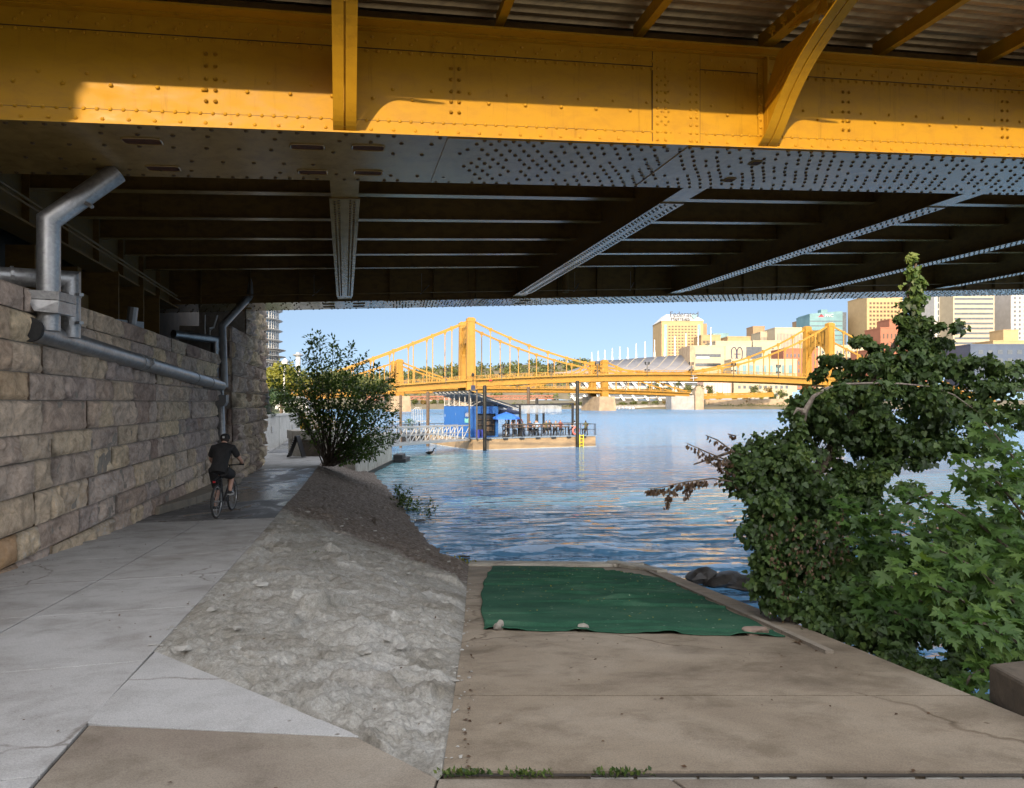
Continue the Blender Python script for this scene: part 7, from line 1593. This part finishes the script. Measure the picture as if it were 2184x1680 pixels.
r, fn, w, h = building('glass_tower', 'teal glass tower with a slanted crown and pale sign near its top', 1727, 1797, 672, 720, 34, teal_glass, 1, 12, steel_w, vb=800, ribbon=True, frac=(1, .18), x_margin=.01)
mb = MB(); mb.prism([fn(0, 0, h+.9), fn(w, 0, h+.9), fn(w, 0, h+4.2), fn(w*.9, 0, h+4.2), fn(0, 0, h+1.6)], (0, 30, 0)); mb.fbox(fn, w*.45, w*.65, 8, 16, h+3.0, h+7); mb.build('crown', teal_glass, r); mb = MB(); mb.fbox(fn, w+.01, w+6, 4, 34, 0, h+3.6); mb.build('side_face', steel_w, r)
text('sign_lettering', 'PNC', 4.4, fn(w*.46, -.2, h-1.8), (1, 0, 0), (0, 0, 1), M['white'], r, .2); mb = MB(); mb.prism([fn(w*.26, -.2, h-1.8), fn(w*.44, -.2, h-1.8), fn(w*.35, -.2, h+1.4)], (0, .3, 0)); mb.build('sign_emblem', M['red'], r)
building('tower_block', 'tall tan tower with a regular grid of square dark windows', 1849, 1925, 632, 700, 40, tan2, 9, 18, bronze_w, vb=800, frac=(.6, .5)); building('brick_building', 'red brick building with a stepped roof in front of the gridded tan tower', 1878, 1925, 700, 560, 25, brick, 5, 6, bronze_w, vb=820, frac=(.4, .55))
building('brick_building', 'red brick upper block behind the stepped brick building', 1897, 1926, 682, 585, 20, brick, 4, 3, bronze_w, vb=800)
r, fn, w, h = building('tower_block', 'grey concrete tower left of the white striped tower', 1993, 2034, 620, 640, 30, gconc, 3, 12, steel_w, vb=800, frac=(.22, .8)); mb = MB(); mb.fbox(fn, w*.55, w*.85, -2, -.2, h*.72, h*.9); mb.build('lit_bay', tan2, r)
building('tower_block', 'white office tower with long horizontal window bands', 2033, 2121, 610, 620, 36, cream, 1, 17, steel_w, vb=800, ribbon=True, frac=(1, .42), x_margin=.03); building('tower_block', 'narrow tan tower between the white banded tower and grey stone tower', 2123, 2155, 612, 680, 30, tan2, 1, 2, tan2, vb=800); building('tower_block', 'grey stone tower with punched windows at the right edge', 2156, 2225, 600, 640, 40, gstone, 6, 20, steel_w, vb=800, frac=(.35, .5))
building('office_building', 'low stepped tan block in front of the tall towers at right', 2118, 2240, 728, 540, 24, tan2, 9, 3, bronze_w, vb=800, frac=(.3, .5)); building('office_building', 'low stepped tan upper block in front of the narrow tan tower', 2140, 2172, 705, 552, 16, tan2, 2, 2, tan2, vb=790)
building('office_building', 'dark blue glass low building seen through the vines at right', 2070, 2300, 736, 500, 30, simple('dark_blue_cladding', (.05, .07, .11), (.04, .055, .09), .2, .4), 10, 5, steel_w, vb=830); building('brick_building', 'red brick warehouse block behind the right tower of the yellow bridge', 1671, 1745, 745, 520, 25, brick, 8, 5, steel_w, vb=830, frac=(.35, .5)); building('office_building', 'white block seen through the arch of the right bridge tower', 1745, 1850, 738, 540, 25, cream, 12, 6, steel_w, vb=830, frac=(.4, .5)); building('brick_building', 'red brick block behind the vines right of the bridge tower', 1850, 1990, 748, 500, 25, brick, 14, 5, steel_w, vb=840, frac=(.4, .5))
# modern white building with ribbon windows and loop emblem
r, fn, w, h = building('modern_building', 'white modern building with dark ribbon windows and a double loop emblem', 1472, 1546, 739, 500, 34, cream, 1, 2, M['dark_glass'], vb=815, ribbon=True, frac=(1, .34), x_margin=.12, z_from=.36, top_margin=.12)
mb = MB(); mb.fbox(fn, w+.02, w+15, -1.0, 30, 0, h+.6); mb.build('blank_wall', cream, r); mb = MB(); mb.fbox(fn, w+15.02, w+27, 1, 25, h*.5, h); mb.build('wing', M['dark_glass'], r)
mb = MB(); mb.fbox(fn, -.3, w*.14, -.6, 30, 0, h+.9); mb.build('corner_pier', M['pier'], r); mb = MB(); mb.fbox(fn, w*.18, w*.55, -.4, -.15, h*.66, h*.72); mb.build('banner', M['white'], r)
def loop(cx, cz, rx, rz): return [fn(cx+rx*math.cos(t)*(1 if True else 1), -1.15, cz+rz*(abs(math.sin(t))**.7)*(1 if math.sin(t) > 0 else -1)) for t in np.linspace(0, 2*math.pi, 25)]
mb = MB(); mb.tube(loop(w+6.2, h-5.2, 1.9, 4.6), .32, 6, False); mb.tube(loop(w+10.3, h-5.2, 1.9, 4.6), .32, 6, False); mb.bar(fn(w+6.2, -1.15, h-5.4), fn(w+11, -1.15, h-5.4), .5, .5); mb.build('loop_emblem', M['navy'], r)
building('shop_row', 'long low white row with teal windows behind the bridge railing', 1560, 1700, 768, 470, 16, cream, 9, 2, teal_glass, vb=835, frac=(.6, .6)); building('shop_row', 'low pink striped building under the bridge deck', 1500, 1560, 812, 440, 14, wm('pinkish_facade', (.5, .34, .28)), 10, 1, M['white'], vb=850, frac=(.4, .8)); building('shop_row', 'low white building under the bridge deck left of the vines', 1565, 1690, 815, 445, 14, cream, 10, 2, steel_w, vb=850, frac=(.5, .4))
# convention hall: swept ribbed roof, masts, raking struts
yc = 480; ch = thing('convention_hall', 'convention hall with a swept grey ribbed roof, white masts and raking struts', 'building', (X(1350, yc), yc, 0))
rows = []; nR = 36
for k in range(nR+1):
    f = k/nR; u = lerp(1215, 1492, f); vt = float(np.interp(u, [1215, 1262, 1310, 1357, 1420, 1475, 1492], [790, 771.5, 769, 765, 761, 757, 756])); vb = float(np.interp(u, [1215, 1300, 1492], [797, 797, 799])); rows.append((P(u+8, vt, yc+45), P(u-10, lerp(vt, vb, .55)+.5, yc+22), P(u-34, vb, yc)))
V = np.array(rows); M['roof_grey'] = simple('grey_roof_sheet', (.20, .195, .205), (.16, .155, .165), .15, .6, .1)
o = np_obj('roof', V.reshape(-1, 3), grid_faces(nR+1, 3), M['roof_grey'], ch, True); s = o.modifiers.new('s', 'SOLIDIFY'); s.thickness = .8
mb = MB()
for k in range(2, nR, 3):
    for j in (0, 1): mb.bar(V[k, j]+[0, -.3, .5], V[k, j+1]+[0, -.3, .5], .7, .5)
mb.build('roof_rib', cream, ch)
for u, vt, vb in ((1262, 751, 771), (1276, 748, 770), (1290, 746, 770), (1306, 742, 769.5), (1322, 739, 769), (1339, 741, 768), (1357, 732, 766), (1376, 728, 765), (1396, 724, 763), (1417.5, 721, 762), (1439.5, 716, 761), (1463, 710, 759), (1489, 703, 757), (1516, 698, 745)):
    mb = MB(); q = P(u, vt, yc+45); g = P(u, vb+3, yc+45); mb.tube([g, g.lerp(q, .35), g.lerp(q, .36), q], [.85, .8, .5, .35], 8); mb.build('mast', M['white'], ch)
mb = MB(); mb.hexa([P(1215, 852, yc+4), P(1492, 852, yc+4), P(1492, 852, yc+40), P(1215, 852, yc+40), P(1215, 800, yc+4), P(1492, 800, yc+4), P(1492, 800, yc+40), P(1215, 800, yc+40)]); mb.build('wall', steel_w, ch)
for v in (806, 815, 826, 838, 848): mb = MB(); mb.bar(P(1216, v, yc+3), P(1492, v, yc+3), .9, .9 if v != 826 else 2.2); mb.build('floor_edge', M['white'], ch)
for u in range(1215, 1470, 26): mb = MB(); mb.bar(P(u, 808, yc-2), P(u+19, 832, yc-3), 1.3, 1.6); mb.build('raking_strut', M['white'], ch); mb = MB(); mb.bar(P(u+4, 842, yc-2), P(u+14, 856, yc-3), 1.2, 1.5); mb.build('raking_strut', M['white'], ch)
# quay wall, road edge and boats' fenders under it
mb = MB(); mb.prism([P(1505, 868, 396), P(1700, 868, 402), P(1700, 850, 402), P(1505, 852, 396)], (0, 3, 0)); qw = tag(mb.build('quay_wall', M['pier']), 'tan quay wall on the far bank right of the stone pylon', 'quay wall'); mb = MB(); mb.prism([P(1225, 871, 389), P(1432, 871, 389), P(1432, 864, 389), P(1225, 865, 389)], (0, 2, 0)); tag(mb.build('quay_wall', M['grey_pier']), 'low dark quay wall under the convention hall', 'quay wall')
for k in range(8): mb = MB(); c = P(1298+k*7.5, 870.5, 385); mb.lathe(c, [(.5, -.6), (1.0, -.2), (1.0, .5), (.4, .9)], 10); tag(mb.build('buoy', M['white'], None, True), 'one of the small white buoys in a row along the far quay', 'buoy', 'white buoys')
# trees of the far bank
rg = random.Random(12)
far = [(868, 851, 'fartree', 'leftmost far bank tree beside the left pier'), (886, 849, 'fartree', 'second far bank tree from the left pier'), (905, 852, 'autumn', 'third far bank tree from the left, faintly browned'), (924, 850, 'fartree', 'fourth far bank tree just left of the solar roof'), (942, 853, 'fartree', 'fifth far bank tree behind the solar roof'), (975, 851, 'autumn', 'tan tree seen under the solar roof'),
       (1385, 816, 'fartree', 'green tree above the far yellow bridge, first right of the hall struts'), (1403, 812, 'fartree', 'tall green tree above the far yellow bridge, second right of the hall struts'), (1422, 814, 'fartree', 'round green tree just left of the white dome cap'), (1445, 812, 'fartree', 'green tree behind the white dome cap'), (1468, 813, 'fartree', 'green tree left of the square stone pylon'), (1490, 814, 'fartree', 'green tree behind the square stone pylon'), (1512, 818, 'fartree', 'green tree right of the square stone pylon'),
       (1535, 836, 'sunleaf', 'small bright green tree before the quay wall'), (1508, 850, 'autumn', 'low golden shrub tree at the foot of the pylon'), (1568, 843, 'autumn', 'brownish tree in the middle of the quay'), (1592, 846, 'autumn', 'reddish brown tree right of the middle of the quay'), (1622, 832, 'sunleaf', 'yellow green tree on the quay left of the vines'), (1648, 834, 'fartree', 'green tree on the quay touching the vines'), (1668, 828, 'fartree', 'green tree on the quay behind the vine edge'), (1610, 818, 'fartree', 'tree under the near yellow bridge deck before the low white building'), (1640, 822, 'autumn', 'thin tree under the near yellow bridge deck by the vines'),
       (1305, 856, 'fartree', 'low bush tree right of the second pier'), (1330, 858, 'fartree', 'low bush tree under the raking struts'), (1352, 856, 'fartree', 'low bush tree midway between the second pier and end pier'), (1376, 857, 'fartree', 'low bush tree third from the end pier'), (1398, 855, 'fartree', 'low bush tree second from the end pier'), (1420, 853, 'autumn', 'low bush tree touching the end pier'), (1240, 858, 'fartree', 'low bush tree left of the second pier'), (1220, 860, 'autumn', 'tan bush tree behind the right barge pile')]
for k, (u, v, lm, lab) in enumerate(far):
    y = 400 if v > 845 else 415; zb = -1.5 if v > 845 else 0; H = Z(v, y)-zb
    crown_tree('tree', lab, (X(u, y), y, zb), Z(v, y), max(1.8, min(3.6, H*.45)) if v < 845 else 2.6, M[lm], 420, .95, seed=50+k, clumps=12, trunk=.2, trunkfrac=.1 if v > 845 else .25, group='far bank trees')
C, d = clump_pts((0, 0, 0), (1, 1, 1), 1, 1); n = 5200; rgn2 = np.random.default_rng(5); xs_ = rgn2.uniform(-130, 160, n); yy_ = 393+rgn2.uniform(0, 8, n); C = np.stack([xs_, yy_, -2.6+np.abs(fbm(np.stack([xs_*.15, yy_*.2, yy_*0], -1), 3))*3.2*rgn2.uniform(0, 1, n)], -1)
tag(leaves('bank_scrub', M['fartree'], C, rgn2.normal(size=(n, 3)), rgn2.normal(size=(n, 3))+[0, -.6, .6], rgn2.uniform(.5, 1.1, n), LEAF), kind='stuff')
# ================================================================ UNSEEN BLOCKERS ADDED BEHIND THE CAMERA (to shade the landing and girder)
mbk = simple('blocker_brick', (.26, .15, .10), (.2, .12, .085), 3, .9)
M['blocker_brick'] = mbk
wp = thing('shadow_post', 'unseen tall slim gatepost standing behind the camera beside the path', 'blocker', (-7.8, -5, -1.3))  # added post that sharpens the shadow edge on the girder
mb = MB(); mb.box(-8.3, -7.3, -5.6, -4.6, -1.3, 10.6); mb.build('shaft', M['blocker_brick'], wp); mb = MB(); mb.box(-8.36, -7.24, -5.65, -4.5, 8.9, 9.2); mb.box(-8.35, -7.25, -5.7, -4.5, 10.6, 10.9); mb.build('band', M['blocker_brick'], wp)
std = thing('shade_block', 'unseen long brick block added behind the camera to shade the landing', 'building', (-8, -46, -1.3))
mb = MB(); mb.box(-60, -13.9, -60, -41, -1.3, 23.2); mb.box(-13.9, -4.4, -60, -41, -1.3, 20.6); mb.box(-4.4, 60, -60, -41, -1.3, 19.2)  # added mass, roof heights stepped to set the shade edge
mb.build('wall', mbk, std)
for i in range(24):
    for j in range(4):
        mb = MB(); mb.box(-58+i*5, -55+i*5, -40.99, -40.9, 1+j*4.4, 3.4+j*4.4); mb.build('window', M['dark_glass'], std)
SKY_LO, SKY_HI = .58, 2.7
# ================================================================ LIGHT AND CAMERA
EL, AZ = R(20), math.atan2(-.148, -.989)
sd = Vector((math.sin(AZ)*math.cos(EL), math.cos(AZ)*math.cos(EL), math.sin(EL)))
L = bpy.data.lights.new('sun', 'SUN'); L.energy = 2.85; L.angle = R(.5); L.color = (1.0, .77, .48)
so = bpy.data.objects.new('sun', L); COL.objects.link(so); so.rotation_euler = (-sd).to_track_quat('-Z', 'Y').to_euler()
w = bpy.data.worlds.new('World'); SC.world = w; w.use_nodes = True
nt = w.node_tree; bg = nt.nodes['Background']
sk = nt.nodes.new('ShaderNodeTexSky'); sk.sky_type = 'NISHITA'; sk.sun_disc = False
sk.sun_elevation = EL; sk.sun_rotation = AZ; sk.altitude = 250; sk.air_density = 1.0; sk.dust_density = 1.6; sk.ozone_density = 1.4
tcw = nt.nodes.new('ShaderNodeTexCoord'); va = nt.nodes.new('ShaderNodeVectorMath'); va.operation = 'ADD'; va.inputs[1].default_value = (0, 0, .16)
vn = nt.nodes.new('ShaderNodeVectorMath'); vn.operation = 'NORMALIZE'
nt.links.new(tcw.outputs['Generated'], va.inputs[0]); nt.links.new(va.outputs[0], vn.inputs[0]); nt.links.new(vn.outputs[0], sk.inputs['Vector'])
# clear blue towards the river, brightness added overhead and sunward to fill the shade
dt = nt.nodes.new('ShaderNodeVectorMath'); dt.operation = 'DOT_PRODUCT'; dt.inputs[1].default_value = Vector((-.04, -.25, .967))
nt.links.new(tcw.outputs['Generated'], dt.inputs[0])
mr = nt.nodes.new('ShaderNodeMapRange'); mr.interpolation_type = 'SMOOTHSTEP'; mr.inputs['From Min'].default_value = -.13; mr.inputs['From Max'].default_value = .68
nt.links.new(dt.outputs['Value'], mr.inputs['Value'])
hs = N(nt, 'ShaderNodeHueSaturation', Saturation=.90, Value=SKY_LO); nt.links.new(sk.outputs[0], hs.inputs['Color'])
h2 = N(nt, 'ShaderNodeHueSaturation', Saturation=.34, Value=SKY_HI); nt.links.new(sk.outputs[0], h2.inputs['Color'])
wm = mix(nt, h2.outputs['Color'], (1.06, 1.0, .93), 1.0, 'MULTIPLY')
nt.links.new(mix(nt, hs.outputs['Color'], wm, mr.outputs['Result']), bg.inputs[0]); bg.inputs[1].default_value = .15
cd = bpy.data.cameras.new('camera'); cam = bpy.data.objects.new('camera', cd); COL.objects.link(cam)
cd.sensor_width = 36; cd.lens = 36*F/2184; cd.shift_y = 18/2184; cd.clip_start = .05; cd.clip_end = 9000
cam.location = (0, 0, 0); cam.rotation_euler = (math.pi/2, 0, 0); SC.camera = cam
vs = SC.view_settings; vs.view_transform = 'Standard'; vs.look = 'None'; vs.gamma = 1; vs.use_curve_mapping = False; vs.exposure = 1.08
SC.cycles.max_bounces = 8; SC.cycles.diffuse_bounces = 5; SC.cycles.glossy_bounces = 4; SC.cycles.transmission_bounces = 4; SC.cycles.transparent_max_bounces = 4
